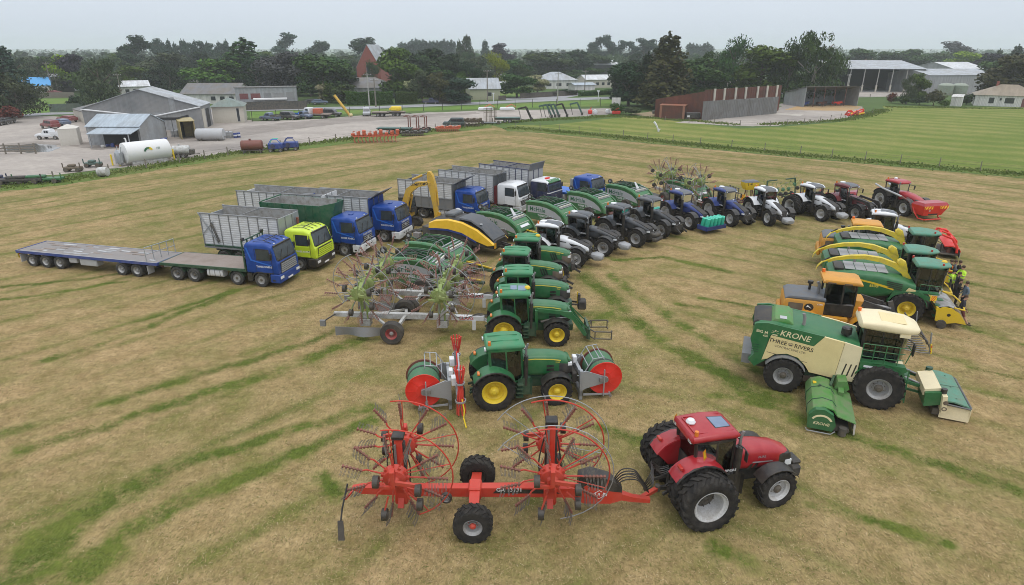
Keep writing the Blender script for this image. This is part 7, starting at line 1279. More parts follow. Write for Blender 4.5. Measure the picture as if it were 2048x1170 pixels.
building('water_tank_hut','squat off white hut with a domed top at the left end of the yard shed','hut',(122,292),(160,290),3.4,2.7,3.3,'hip','off_white','off_white',over=.05)
building('lean_to_shed','cream lean-to on the left side of the grey workshop','shed',(150,240),(182,250),6,2.3,3.6,'mono','cream_wall','slate_roof',over=.1)
t,L,wo=building('container_hut','yellow container hut with an open dark front','hut',(364,279),(394,277),4,3.0,3.2,'mono','hut_yellow','hut_yellow',over=.1,open_front=True); m=MB('rust_sheet'); m.box(L-.02,L+.03,0.1,3.8,.4,2.7); m.build('side_wall',t)
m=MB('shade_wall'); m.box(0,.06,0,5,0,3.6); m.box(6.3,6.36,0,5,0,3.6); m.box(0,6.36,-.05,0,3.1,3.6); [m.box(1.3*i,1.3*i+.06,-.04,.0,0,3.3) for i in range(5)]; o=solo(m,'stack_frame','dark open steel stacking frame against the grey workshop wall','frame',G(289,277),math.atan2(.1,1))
building('office','cream office with a green grey hipped roof beside the grey workshop','office',(428,247),(490,245),9,3.4,5.0,'hip','cream_wall','grey_green_roof',[(.78,.86,.3,3.0,'window','window')])
building('depot_house','long low house with a dark brown grey roof behind the green roofed office','house',(365,208),(474,208),12,2.8,5.4,'gable','weatherboard','slate_roof',win(3,.5,1))
t,L,wo=building('workshop','white flat fronted workshop with maroon and grey doors','workshop',(475,219),(596,216),12,5.4,5.0,'mono','sheet_light','slate_roof',[(.07,.2,2.6,3.9,'window_red','door'),(.25,.4,2.6,3.9,'window_red','door'),(.46,.58,2.6,3.9,'sheet_grey','door'),(.64,.78,2.6,3.9,'sheet_grey','door'),(.83,.95,2.4,4.1,'sheet_grey','door')],over=.2); MATS['weatherboard']
m=MB('tank_white'); m.box(L*.28,L*.84,-1.5,-.3,2.3,2.8,c=.1); m.build('canopy_beam',t)
m=MB('dark_fence'); m.box(0,17,-.05,.05,0,2.1); solo(m,'board_fence','dark board fence in front of the white flat fronted workshop','fence',G(478,221),math.atan2(G(596,218).y-G(478,221).y,G(596,218).x-G(478,221).x))
# ---- bunker, sheds on the right ----
def wallrun(name,label,A,B,h0,h1,mat,rib=1.2,ribm=None,post=None,ph=0,cat='wall'):
    t=thing(name,label,cat); L=frame2(t,A,B); m=MB(mat); m.loft([[(x,-.06,0),(x,.06,0),(x,.06,h0+(h1-h0)*x/L),(x,-.06,h0+(h1-h0)*x/L)] for x in (0,L)])
    n=int(L/rib)
    for i in range(n+1): x=L*i/n; m.box(x-.03,x+.03,-.1,-.06,0,h0+(h1-h0)*x/L-.05)
    m.build('wall_sheet',t)
    if post:
        for u in post: m=MB('cream_wall'); x=u*L; m.box(x-.3,x+.3,-.35,-.11,0,h0+(h1-h0)*u+ph); m.build('post',t)
    return t
wallrun('bunker_wall','long rusty end wall of the silage bunker behind a red shed',(1309,234),(1404,238),4.0,6.0,'rust_sheet',.9)
wallrun('bunker_wall','rust brown bunker wall with pale concrete posts above the grey wall',(1404,236),(1556,221),6.2,6.2,'rust_sheet',1.0,post=[.11,.23,.37,.50,.66,.79,.93],ph=.15)
wallrun('bunker_wall','weathered grey timber wall in front of the rust brown bunker wall',(1403,241),(1552,227),4.1,4.0,'weathered_wall',.6)
t,L,wo=building('shed','small rusty red shed with orange corner posts at the bunker end','shed',(1318,237),(1368,239),5,2.9,3.0,'mono','rust_sheet','rust_roof',over=.1); 
for x in (.0,L-.5): m=MB('rust_roof'); m.box(x,x+.5,-.08,-.01,0,2.9); m.build('post',t)
m=MB('car_dark'); m.box(0,3.2,0,1.4,.3,1.5,c=.1); m.box(.1,.5,.1,.5,0,.3); m.box(2.6,3.0,.1,.5,0,.3); m.box(.2,.8,-.03,.0,.5,.9,'white'); solo(m,'fuel_tank','dark rectangular tank beside the rusty red shed','tank',G(1372,239))
m=MB('steel_dark'); m.box(0,1.6,0,1,.5,1.2,c=.1); m.cyl((.2,.5,0),(.2,.5,.5),.06); m.cyl((1.4,.5,0),(1.4,.5,.5),.06); m.cyl((.8,.5,1.2),(.8,.5,1.5),.2); solo(m,'trough','small dark tank standing left of the rusty red shed','tank',G(1305,232))
t,L,wo=building('open_shed','blue grey open fronted shed with red machinery inside beside the bunker','shed',(1607,214),(1714,212),9.5,5.2,3.2,'mono','sheet_light','slate_roof',over=.3,open_front=True)
for u in (.17,.36,.55,.75): m=MB('rust_sheet'); m.box(L*u-.08,L*u+.08,.05,.2,0,5.1); m.build('post',t)
for u,mt in ((.12,'tray_blue'),(.45,'rust_sheet'),(.75,'reel_red')):
    m=MB(mt); m.box(-1.2,1.2,-.8,.8,.3,1.0,c=.1); m.bar((-1.4,0,.7),(1.6,0,1.2),.15,.15); [m.cyl((x,-.9,.35),(x,-.7,.35),.35,'black_dusty',10) for x in (-.8,.8)]; o=solo(m,'farm_implement',{'tray_blue':'blue implement stored inside the open fronted shed','rust_sheet':'rusty implement stored inside the open fronted shed','reel_red':'red implement stored inside the open fronted shed'}[mt],'implement',t.location+V((cos(t.rotation_euler.z)*L*u-sin(t.rotation_euler.z)*3,sin(t.rotation_euler.z)*L*u+cos(t.rotation_euler.z)*3,0)))
t,L,wo=building('hay_barn','big open fronted barn with a white grey roof and tall posts','barn',(1662,183),(1842,185),26,8.0,10.5,'mono','sheet_grey','zinc_roof',over=.5,open_front=True)
for i in range(6): m=MB('pole_grey'); x=L*(.03+.155*i); m.box(x-.25,x+.25,-.3,.2,0,2.4,'cream_wall'); m.box(x-.12,x+.12,-.2,.1,2.4,8.0); m.build('post',t)
m=MB('shade_wall'); m.box(.3,L-.3,24.5,24.8,0,10); m.build('painted_shade_sheet',t); m=MB('concrete'); m.box(L+.01,L+.3,0,12,0,3); m.build('side_panel',t)  # near-black sheet before the rear wall that paints the barn's inner shade
building('warehouse','grey warehouse with a stepped roof behind two squat green grey tanks','warehouse',(1852,188),(1985,187),22,6.2,8.0,'gable','grey_wall','zinc_roof',over=.2); building('warehouse','white roofed gabled warehouse behind the squat green grey tanks','warehouse',(1900,168),(1968,168),30,6.5,9.0,'gable','grey_wall','white_roof',over=.2)
for x,s in ((1884,'left'),(1912,'right')): m=MB('tank_green'); m.lathe([(2.4,0),(2.4,3.2),(1.5,3.8),(.001,4.0)],(0,0,0),'z',None,20); o=solo(m,'water_tank','squat green grey tank in front of the grey warehouse, %s of a pair'%s,'tank',G(x+4,190))
t,L,wo=building('house','white bungalow with a tan hipped roof at the field edge','house',(1946,211),(2080,216),11,2.9,5.6,'hip','weatherboard','tan_roof',[(.22,.30,.8,2.3,'window','window'),(.38,.41,1.6,2.2,'window','window'),(.46,.6,.9,2.3,'window','window'),(.72,.78,0,2.2,'window_red','door')],chim=True)
building('garden_shed','small white garden shed among bushes left of the white bungalow','shed',(1899,212),(1921,213),3.5,2.4,2.9,'mono','weatherboard','weatherboard',over=.1)
# ---- village houses ----
t,L,wo=building('church','red brick church gable with a grey roof among dark trees','church',(716,172),(763,172),26,7.6,16.5,'front','brick_red','zinc_roof',[(.42,.58,3.5,8.5,'window','window')],over=.1)
for a in [
 ('house','white house with a bright blue roof and dark red door behind the willow','house',(36,191),(104,189),9,3.2,5.6,'gable','weatherboard','blue_roof',[(.35,.42,0,2.2,'window_red','door')]+win(2,.5,.95)),
 ('house','white cottage with a pale pitched roof right of the blue roofed house','house',(82,180),(128,180),9,3.0,5.6,'gable','weatherboard','zinc_roof',win(2)),
 ('house','white weatherboard cottage with a blue grey roof beside the copper beech','house',(150,182),(182,182),10,3.8,7.2,'front','weatherboard','blue_grey_roof',win(1,.2,.6)),
 ('house','long white verandah house with a light iron roof behind the workshop','house',(243,192),(302,190),9,3.0,4.6,'gable','weatherboard','white_roof',win(3)),
 ('house','small cream house with a grey hipped roof above the workshop ridge','house',(353,178),(388,178),9,2.8,5.4,'gable','cream_wall','slate_roof',win(1)),
 ('house','white house with a rusty red side roof among distant trees','house',(286,160),(312,160),10,4.0,7,'gable','weatherboard','white_roof',win(2)),
 ('house','house with a red roof below the distant white house','house',(284,170),(304,170),8,3.,5,'gable','brick_red','red_roof',()),
 ('house','wide grey bungalow with a dark hipped roof and white gable behind the hedge','house',(672,196),(795,194),13,3.0,6.0,'hip','grey_wall','slate_roof',win(2,.7,.95)),
 ('house','pale green cottage with a grey iron roof by the road','house',(940,200),(1000,199),9,3.4,6.2,'gable','green_cream_wall','zinc_roof',[(.6,.72,1.1,2.2,'window','window')]),
 ('house','large white roofed villa behind the pale green cottage','house',(948,172),(1014,171),13,3.8,6.8,'hip','weatherboard','white_roof',win(3)),
 ('house','pink brown cottage at the left of the white roofed villa','house',(935,170),(950,170),7,3.2,5.6,'gable','brick_red','rust_roof',()),
 ('house','small white garage between the pale green cottage and the orchard trees','garage',(994,184),(1010,184),6,2.6,3.4,'gable','weatherboard','white_roof',()),
 ('house','white bungalow with a grey and white hipped roof by the road bend','house',(1080,178),(1155,177),12,3.2,6.2,'hip','weatherboard','zinc_roof',win(3)),
 ('house','cream bungalow with a pale flat roof at the right of the road bend','house',(1172,176),(1228,175),10,3.2,4.8,'gable','cream_wall','white_roof',win(4)),
 ('house','low white garage with a light roof below the cream bungalow','garage',(1150,184),(1190,183),6,2.4,3.,'gable','weatherboard','blue_grey_roof',()),
 ('warehouse','long industrial shed with a bright white panelled roof behind the bungalows','warehouse',(1130,152),(1240,150),34,6,9.5,'gable','shade_wall','white_roof',()),
 ('house','cream gabled cottage hidden between the big birches','house',(1447,188),(1478,187),10,3.4,6.6,'front','cream_wall','slate_roof',win(1,.2,.7)),
 ('house','distant white gabled house beside the lime green willow','house',(1034,147),(1054,147),12,5,9,'front','weatherboard','slate_roof',()),
 ('house','distant house with a grey roof among trees above the road bend','house',(1054,134),(1068,134),14,6,9,'gable','weatherboard','zinc_roof',()),
 ('warehouse','far long building with a rust red roof behind the big barn','warehouse',(1690,143),(1790,142),16,5,8,'gable','grey_wall','rust_roof',()),
 ('house','far house with a pale hipped roof behind the big barn end','house',(1796,148),(1832,147),16,4,8,'hip','weatherboard','zinc_roof',()),
 ('house','far cream house with a flat roof behind the grey warehouse','house',(1868,143),(1895,142),14,5,7,'gable','cream_wall','slate_roof',()),
 ('house','small white building at the right edge behind the bushes','house',(2020,168),(2060,168),10,3,4,'gable','weatherboard','blue_grey_roof',()),
]: building(*a)
m=MB('weatherboard')
for i,(x,y,w_) in enumerate(((110,101,16),(60,100,10),(205,104,25),(1066,104,8),(150,102,6))): m=MB('weatherboard'); m.box(0,w_*5,0,15,0,6); m.prism([(0,6),(7.5,9),(15,6)],0,w_*5,'white_roof',ax='x'); solo(m,'far_shed','far white farm building on the hazy plain','farm building',G(x,y),0,'far white farm buildings')
# ---- yard contents ----
m=MB('tank_white'); t=thing('fuel_tank','large white fuel tank with a green and yellow arc emblem in the yard','tank')
n=20; prof=[(1.5*sin(2*pi*i/n),1.6+1.45*cos(2*pi*i/n)) for i in range(n)]; m.loft([[(x,p[0]*k,1.6+(p[1]-1.6)*k) for p in prof] for x,k in ((-.15,.6),(0,.97),(.15,1),(5.6,1),(5.75,.97),(5.9,.7))]); m.box(.5,5.2,-1.1,1.1,0,.5,'white_dirty')
for a in range(9):
    c0,c1=R(175-17*a),R(175-17*(a+1)); m.add([(2.7+.62*cos(c0),-1.53,1.75+.6*sin(c0)),(2.7+.62*cos(c1),-1.53,1.75+.6*sin(c1)),(2.7+.38*cos(c1),-1.53,1.72+.35*sin(c1)),(2.7+.38*cos(c0),-1.53,1.72+.35*sin(c0))],[(0,1,2,3)],'letter_green' if a<4 else ('lawn_green' if a<6 else 'sign_yellow'))
m.text('FSI',.28,(4.0,-1.53,1.95),(1,0,0),(0,0,1),'letter_green'); m.tube([(.6,0,3.0),(.6,0,3.5),(.45,0,3.6)],.1); m.build('tank_shell',t)
m=MB('galv'); m.box(-1.1,-.2,-.7,.7,.2,2.1,c=.3); m.bar((-1.0,-.7,.2),(-.4,-.7,2.6),.08,.08); m.bar((-1.0,.7,.2),(-.4,.7,2.6),.08,.08); m.build('pump_housing',t); put2(t,(0,-1.4,.2),(260,330),(5.6,-1.4,.2),(333,321)); t['fit']; del t['fit']
t2=t
for i,(x,y) in enumerate(((226,331),(241,332),(349,319))): m=MB('sign_yellow'); m.cyl((0,0,0),(0,0,1.5),.11); solo(m,'bollard','yellow bollard by the big white fuel tank','bollard',G(x,y),0,'yellow bollards round the fuel tank')
m=MB('sign_yellow'); m.tube([(0,0,.55),(5.6,0,.55)],.12); m.tube([(0,0,.25),(5.6,0,.25)],.1); [m.cyl((x,0,0),(x,0,.6),.09) for x in (.2,2.8,5.4)]; solo(m,'guard_rail','low yellow guard rail along the front of the white fuel tank','rail',G(280,326),math.atan2(G(345,316).y-G(280,326).y,G(345,316).x-G(280,326).x))
def trailer_tank(label,px,col,rz,L=2.6,r=.75,wheels=True):
    t=thing('tank_trailer',label,'tank trailer'); m=MB(col); m.lathe([(.001,-L/2),(r*.8,-L/2+.03),(r,-L/2+.15),(r,L/2-.15),(r*.8,L/2-.03),(.001,L/2)],(0,0,r+.45),'x',None,16); m.cyl((-.2,0,2*r+.4),(-.2,0,2*r+.65),.16); m.build('tank_shell',t)
    m=MB('steel_dark'); m.box(-L/2,L/2,-.5,.5,.35,.5); m.bar((L/2,0,.42),(L/2+1.3,0,.5),.1,.1)
    if not wheels: [m.box(x,x+.2,-.7,.7,0,.6) for x in (-L/2+.3,L/2-.5)]
    else: m.box(L/2-.3,L/2+.6,-.45,.45,.5,1.2,c=.1)
    m.build('frame',t)
    if wheels: [wheel(t,x,s*.75,.34,.24,'rim_grey',None,0,'black_dusty') for x in (-.4,.35) for s in (-1,1)]
    put(t,(0,0,0),px,rz); return t
trailer_tank('dirty white pump trailer with twin axles beside the white fuel tank',(365,315),'white_dirty',12,2.4,.65); trailer_tank('rusty brown cylindrical tank lying by the fence',(506,306),'rust_red',12,3.2,.75,False)
t=thing('water_tank','long pale grey cylindrical tank lying on its side beside the yellow hut','tank'); m=MB('light_grey'); m.lathe([(.001,0),(.9,.05),(1.0,.2),(1.0,4.5),(.9,4.65),(.001,4.7)],(0,0,1.05),'x',None,20); m.build('tank_shell',t); m=MB('steel_dark'); [m.box(x,x+.2,-.8,.8,0,.35) for x in (.8,3.6)]; m.bar((4.6,0,.6),(5.8,.4,.5),.1,.1); m.build('cradle',t); put(t,(0,0,0),(395,281),4)
def ibc(px,lab):
    t=thing('liquid_container',lab,'container'); m=MB('light_grey'); m.box(-.55,.55,-.5,.5,.2,1.15,c=.08); m.cyl((0,0,1.15),(0,0,1.22),.15,'black'); m.build('bottle',t); m=MB('galv')
    [m.tube([(-.58,-.53,z),(.58,-.53,z),(.58,.53,z),(-.58,.53,z),(-.58,-.53,z)],.02,None,4) for z in (.2,.55,.9,1.15)]; [m.bar((x,y,.1),(x,y,1.15),.03,.03) for x in (-.58,-.2,.2,.58) for y in (-.53,.53)]; m.box(-.58,.58,-.53,.53,0,.15); m.build('cage',t); t.location=G(*px); return t
ibc((459,276),'caged white liquid container beside two blue drums'); ibc((352,273),'caged pale container against the workshop wall'); ibc((310,279),'caged white container at the lean-to end, right of the shed')
for i,(x,y) in enumerate(((471,276),(478,275),(326,287),(332,286))): m=MB('tray_blue'); m.lathe([(.001,0),(.29,0),(.3,.03),(.3,.3),(.31,.32),(.3,.34),(.3,.6),(.31,.62),(.3,.64),(.3,.88),(.001,.88)],(0,0,0),'z',None,14); m.lathe([(.302,.34),(.304,.36),(.302,.6)],(0,0,0),'z','white',14); solo(m,'drum','blue drum with a white band beside a caged container' if i<2 else 'blue drum with a white band at the right end of the yard shed','drum',G(x,y),0,'blue drums')
# vehicles in the yard
def car(label,px,rz,col,kind='suv',cat='car',group=None,deckm=None):
    t=thing({'ute':'pickup_truck','suv':'parked_car','car':'parked_car','van':'van','flat':'flatbed_truck'}[kind],label,cat,group=group); m=MB(col); L=4.6
    if kind=='flat':
        m=MB('white'); m.loft([rr(x,-.95,.95,.5,b,.12,2) for x,b in ((1.6,2.2),(1.7,2.3),(2.9,2.3),(3.2,1.5),(3.3,1.3))]); bo=m.build('cab_body',t); g=MB('window'); g.box(2.0,2.75,-.96,.96,1.5,2.1); g.build('window',bo); m=MB('deck_wood'); m.box(-3,1.5,-1.1,1.1,.85,1.0); m.build('deck',t); m=MB('steel_dark'); m.box(-3,2.8,-.4,.4,.5,.8); m.build('chassis',t); wl=[(2.4,.42),(-1.6,.42)]
    else:
        m.loft([rr(x,-.86,.86,.42,b,.14,2) for x,b in ((-2.25,.95),(-2.15,1.05),(.9,1.05),(2.0,.98),(2.25,.8))]); bo=m.build('body',t); c=MB(col); x0,x1={'suv':(-2.1,1.0),'van':(-1.2,1.5),'ute':(-.5,1.0),'car':(-1.7,.9)}[kind]; h=1.75 if kind!='car' else 1.4; h=1.95 if kind=='van' else h
        c.loft([rr(x,-w,w,1.0,b,.1,2) for x,w,b in ((x0,.80,1.25),(x0+.15,.76,h-.05),(x0+.4,.74,h),(x1-.55,.74,h),(x1-.35,.75,h-.08),(x1+.1,.80,1.06))]); cb=c.build('cabin',bo); g=MB('window'); [g.box(a,b,-.79,.79,1.12,h-.22) for a,b in ((x0+.3,(x0+x1)/2-.1),((x0+x1)/2,x1-.5))]; g.loft([[(x1-.33,-.66,h-.14),(x1-.33,.66,h-.14),(x1-.36,.66,h-.2),(x1-.36,-.66,h-.2)],[(x1+.09,-.7,1.14),(x1+.09,.7,1.14),(x1,.7,1.08),(x1,-.7,1.08)]]); g.build('window',cb)
        if kind=='ute': m=MB('steel_dark' if not deckm else deckm); m.box(-2.3,-.6,-.9,.9,.95,1.08); [m.box(-2.3,-.6,min(s*.9,s*.86),max(s*.9,s*.86),1.08,1.32) for s in (-1,1)]; m.build('tray',t)
        wl=[(1.45,.36),(-1.35,.36)]; m=MB('lamp_white'); [m.box(2.15,2.24,s*.6-.15,s*.6+.15,.7,.84) for s in (1,)]; m.build('headlight',t); m=MB('lamp_white'); m.box(2.15,2.24,-.75,-.45,.7,.84); m.build('headlight',t)
    for x,r in wl: [wheel(t,x,s*.82,r,.24,'rim_grey',None,0,'black_dusty') for s in (-1,1)]
    p=G(*px); t.location=p; t.rotation_euler=(0,0,R(rz)); return t
car('dark blue pickup with white arches parked first in the yard row',(541,241),165,'car_blue','ute','pickup'); car('black four wheel drive parked next to the dark blue pickup',(580,239),-20,'car_dark','suv'); car('bright blue pickup tray vehicle behind the black four wheel drive',(607,237),-25,'car_blue','ute','pickup',deckm='bright_blue')
car('white cab flatbed truck carrying an orange crate',(637,236),165,'white','flat','truck'); m=MB('harrow_orange'); m.box(-.9,.9,-.8,.8,0,1.1,c=.06); solo(m,'crate','orange crate standing on the white flatbed truck','crate',G(634,236)+V((.3,.3,1.0)),R(165))
car('dark grey four wheel drive parked right of the flatbed truck',(664,233),-10,'car_dark','suv'); car('silver van parked facing the yard near the yellow auger',(734,231),-80,'car_silver','van','van'); car('dark teal four wheel drive with white arches parked by the field fence',(908,253),180,'car_teal','suv')
car('navy pickup parked by the hedge across the road',(862,208),0,'navy','ute','pickup'); car('dark hatchback parked beside the white workshop, left of two',(627,208),10,'car_dark','car'); car('dark hatchback parked beside the white workshop, right of two',(640,209),15,'car_blue','car')
car('red four wheel drive at the head of the cars behind the off white hut',(102,257),150,'car_red','suv'); car('blue grey hatchback parked behind the red four wheel drive',(124,251),150,'car_blue','car'); car('dark red hatchback parked farthest behind the off white hut',(136,244),160,'car_red','car'); car('white pickup parked left of the off white hut',(103,278),180,'white','ute','pickup',deckm='white'); car('dark car at the left edge below the willow',(2,250),100,'car_dark','car'); car('black car parked beside the shrub at the left edge',(14,248),100,'car_dark','car'); car('red car in front of the white house with a blue roof',(110,189),0,'car_red','car')
m=MB('digger_yellow'); m.cyl((0,0,.4),(-3.2,.3,4.8),.32,None,12); m.cyl((.0,-.3,.35),(.5,.3,.35),.35,'cream',10); solo(m,'grain_auger','yellow grain auger leaning up between parked vehicles','auger',G(699,233))
def flat_trailer(label,px,rz,L,col,load=None):
    t=thing('farm_trailer',label,'trailer'); m=MB(col); m.box(-L/2,L/2,-1.1,1.1,.95,1.1); m.build('deck',t); m=MB('steel_dark'); m.box(-L/2,L/2,-.4,.4,.6,.9); m.bar((L/2,0,.75),(L/2+1.5,0,.5),.12,.12); m.build('chassis',t); [wheel(t,x,s*.95,.42,.3,'rim_grey',None,0,'black_dusty') for x in (-.5,.5) for s in (-1,1)]; put(t,(0,0,0),px,rz); return t
flat_trailer('dark green flat trailer standing behind the orange harrow',(790,267),-8,6.5,'loader_teal'); flat_trailer('dark green flat deck trailer beside the brown steel racks',(1015,245),0,5.5,'loader_teal'); flat_trailer('small wooden trailer parked right of the silver van',(762,233),0,4.0,'deck_wood'); tt=flat_trailer('small trailer loaded with a yellow machine near the road fence',(793,232),0,4.2,'deck_wood')
m=MB('sign_yellow'); m.box(-1.2,1.2,-.8,.8,.2,1.1,c=.15); m.box(-1.6,-1.2,-.3,.3,.3,.7); m.cyl((.5,-.85,.4),(.5,.85,.4),.3,'yellow'); solo(m,'farm_implement','yellow machine loaded on the small trailer','implement',tt.location+V((0,0,1.1)))
def harrow(label,px,rz,col,L=7,h=1.6,n=3):
    t=thing('cultivator',label,'cultivator'); m=MB(col)
    for k in range(n): y=-.9+1.8*k/(n-1); m.bar((-L/2,y,h*.55),(L/2,y,h*.55),.14,.16)
    for i in range(9): x=-L/2+L*i/8; m.bar((x,-.9,h*.58),(x,.9,h*.58),.1,.1); m.tube([(x,-.8,h*.6),(x+.1,-.9,h),(x+.3,-.5,h*.95)],.07); m.box(x-.3,x+.28,-.75,.2,h*.62,h*(.8+.12*(i%3)),c=.06); m.box(x-.2,x+.3,.25,.8,h*.5,h*.75,c=.06)
    m.build('frame',t)
    for k in range(n):
        y=-.9+1.8*k/(n-1); m=MB('brown_steel' if col!='harrow_orange' else col); [m.tube([(-L/2+L*(i+.5)/12,y,h*.5),(-L/2+L*(i+.5)/12-.2,y-.1,h*.25),(-L/2+L*(i+.5)/12,y-.15,.02)],.05,None,5) for i in range(12)]; m.build('tine_row',t)
    put(t,(0,0,0),px,rz); return t
harrow('bright orange tined cultivator parked along the field fence',(752,284),12,'harrow_orange',7.5,2.0,4); harrow('orange red power harrow with amber lights by the dark teal car',(896,262),8,'harrow_orange',4.4,1.0); harrow('brown rusty cultivator rack right of the dark teal car',(945,252),0,'brown_steel',3.4,1.6); harrow('green grey cultivator on the grass beside the red frames',(826,271),10,'hub_dark',4.0,.9)
t=thing('bale_carrier','red steel upright bale frames on grey wheels by the fence','bale carrier')
for x in (-1.6,0,1.6):
    for y in (-.8,.8): m=MB('rust_red'); m.bar((x,y,.5),(x,y,2.9),.16,.16); m.bar((x,y,2.9),(x-.9,y,3.0),.12,.12); m.build('upright',t)
m=MB('rust_red'); m.box(-2,2,-.9,.9,.5,.7); m.build('frame',t); [wheel(t,x,s*1.0,.45,.3,'rim_grey',None,0,'black_dusty') for x in (.9,1.9) for s in (-1,1)]; put(t,(0,0,0),(836,264),-5)
t=thing('folded_harrow','tall folded brown grey harrow wings standing upright in the yard','harrow')
for k in range(5): m=MB('brown_steel'); y=-.5+.25*k; x=-1.2+.55*k; [m.bar((x+.5*e,y,.3),(x+.5*e,y,3.4),.07,.07) for e in (-.5,0,.5)]; [m.bar((x-.3,y,z),(x+.3,y,z),.06,.06) for z in (.6,1.5,2.4,3.2)]; m.build('harrow_wing',t)
m=MB('galv'); m.box(-2.2,2.2,-.6,.6,.25,.4); [m.cyl((x,-.7,.35),(x,.7,.35),.35,'steel_dark',12) for x in (-1.8,1.6)]; m.build('frame',t); put(t,(0,0,0),(982,248),0)
def standing_loader(label,px,rz,col,group='detached front loaders standing in the yard'):
    t=thing('front_loader',label,'front loader',group=group)
    for s in (-1,1): m=MB(col); m.bar((-1.6,s*.5,2.5),(.2,s*.5,2.9),.16,.3); m.bar((.2,s*.5,2.9),(1.4,s*.55,.4),.16,.32); m.build('loader_arm',t)
    m=MB('black_dusty'); m.bar((-1.5,-.5,2.4),(-1.5,.5,2.4),.12,.12); m.box(1.2,1.7,-.8,.8,0,.6,c=.05); m.bar((-1.4,-.4,2.3),(-.8,-.4,0),.06,.06); m.bar((-1.4,.4,2.3),(-.8,.4,0),.06,.06); m.bar((1.0,-.55,1.2),(1.0,.55,1.2),.12,.12); m.build('headstock',t); put(t,(0,0,0),px,rz)
standing_loader('black detached front loader standing alone, leftmost of the loaders',(1050,241),-8,'black'); standing_loader('teal detached front loader, first of the row of teal loaders',(1091,235),-8,'loader_teal'); standing_loader('teal detached front loader in the middle of the row of teal loaders',(1098,234),-8,'loader_teal'); standing_loader('teal detached front loader touching the black one with a red knuckle',(1106,234),-8,'loader_teal'); standing_loader('black detached front loader with a red knuckle right of the teal ones',(1122,233),-8,'black'); standing_loader('dark teal detached front loader at the right end of the yard',(1152,230),-8,'loader_teal')
def white_mower(label,px): 
    t=thing('disc_mower',label,'mower'); m=MB('white'); m.loft([rr(x,-.9,.9,.3,b,.12,2) for x,b in ((-2,.7),(-1.8,.9),(1.4,1.0),(1.9,.6))]); m.build('cover',t); m=MB('harrow_orange'); m.bar((-.5,.3,.9),(1.,.6,1.6),.2,.2); m.bar((1.,.6,1.6),(2.2,.2,1.0),.15,.15); m.build('frame',t); put(t,(0,0,0),px,0)
white_mower('white disc mower lying on the grass left of the folded harrow',(972,222)); white_mower('white disc mower with an orange frame right of the folded harrow',(1015,222))
for px,lab in (((553,303),'blue machine with a teal arm by the fence, left of two'),((583,300),'dark blue crate shaped machine by the fence, right of two')):
    t=thing('farm_implement',lab,'implement'); m=MB('tray_blue'); m.box(-1.1,1.1,-.7,.7,.4,1.3,c=.12); m.tube([(-.9,-.6,1.3),(-.5,-.6,1.9),(.4,-.6,1.9),(.9,-.6,1.3)],.06,'bright_blue' if 'teal' in lab else 'tray_blue'); m.tube([(-.9,.5,1.3),(-.5,.5,1.9),(.4,.5,1.9)],.06,'teal_wrap' if 'teal' in lab else 'tray_blue'); m.cyl((-.3,-.75,.9),(-.3,-.7,.9),.35,'navy',12); m.build('body',t); [wheel(t,x,s*.8,.3,.2,'rim_grey',None,0,'black_dusty') for x in (-.7,.8) for s in (-1,1)]; put(t,(0,0,0),px,8)
for px,mt,lab in (((2,366),'navy','blue machine cut by the left edge beside the fence'),((40,368),'black_dusty','low black implement frame along the fence at the left'),((80,366),'green','low green implement beside the black frame at the fence'),((188,334),'loader_teal','small blue green trailer on the gravel left of the white tank'),((148,343),'brown_steel','small pump on a skid on the gravel bank')):
    t=thing('farm_implement',lab,'implement'); m=MB(mt); L=2.6 if 'black' in lab else 1.0; m.box(-L,L,-.5,.5,.35,.65,c=.06); m.bar((-L,-.4,.6),(-L,-.4,1.2),.1,.1); m.bar((L,-.4,.6),(L,-.4,1.2),.1,.1); m.box(-L*.5,L*.3,-.4,.4,.65,.95,c=.08); m.build('body',t); m=MB('steel_dark'); [m.cyl((x,-.6,.3),(x,.6,.3),.28,None,10) for x in (-L*.7,L*.7)]; m.build('roller',t); put(t,(0,0,0),px,10)
m=MB('wood_grey'); [m.box(-3.5,3.5,-.06,.06,.35+.4*i,.55+.4*i) for i in range(3)]; [m.box(x,x+.15,-.1,.1,0,1.6) for x in (-3.4,-1,1.2,3.3)]; solo(m,'stock_gate','grey timber rail pen by the puddle','fence',G(25,308),.1); m=MB('white_dirty'); m.lathe([(.001,-.6),(.55,-.55),(.6,0),(.55,.55),(.001,.6)],(0,0,.6),'x',None,14); solo(m,'wrapped_bale','white wrapped bale lying in the fence grass','bale',G(208,353))
for x,y,l,c in ((1190,228,'white wrapped bales beside the red scrap at the yard end',2),(1215,227,'pale wrapped bale left of the sign posts',1)): m=MB('white'); [m.lathe([(.001,-.6),(.5,-.55),(.55,0),(.5,.55),(.001,.6)],(1.3*i,0,.55),'y',None,12) for i in range(1)]; solo(m,'wrapped_bale',l.replace('bales','bale'),'bale',G(x,y))
t=thing('scrap_pile','red and yellow implements heaped at the corner of the far gravel yard','scrap'); rnd=random.Random(6)
for i in range(16): m=MB('sign_yellow' if i>11 else 'reel_red'); m.bar((rnd.uniform(-3.5,3.5),rnd.uniform(-1,1),.2),(rnd.uniform(-3.5,3.5),rnd.uniform(-1,1),rnd.uniform(.6,1.5)),.2,.2); m.cyl((rnd.uniform(-3,3),0,.4),(rnd.uniform(-3,3),.4,.4),.35); m.build('scrap_part',t)
put(t,(0,0,0),(1712,231),25)
m=MB('white'); m.tube([(0,0,.05),(-.35,0,1.0),(-.55,0,1.3)],.16,None,8); m.tube([(0,0,.05),(.1,-.1,.45),(.25,-.1,.5)],.14,None,8); m.tube([(-.55,0,1.3),(-1.0,0,1.9)],.2,None,8); solo(m,'plastic_flag','white twisted plastic flag standing alone in the green field','flag',G(1317,264))
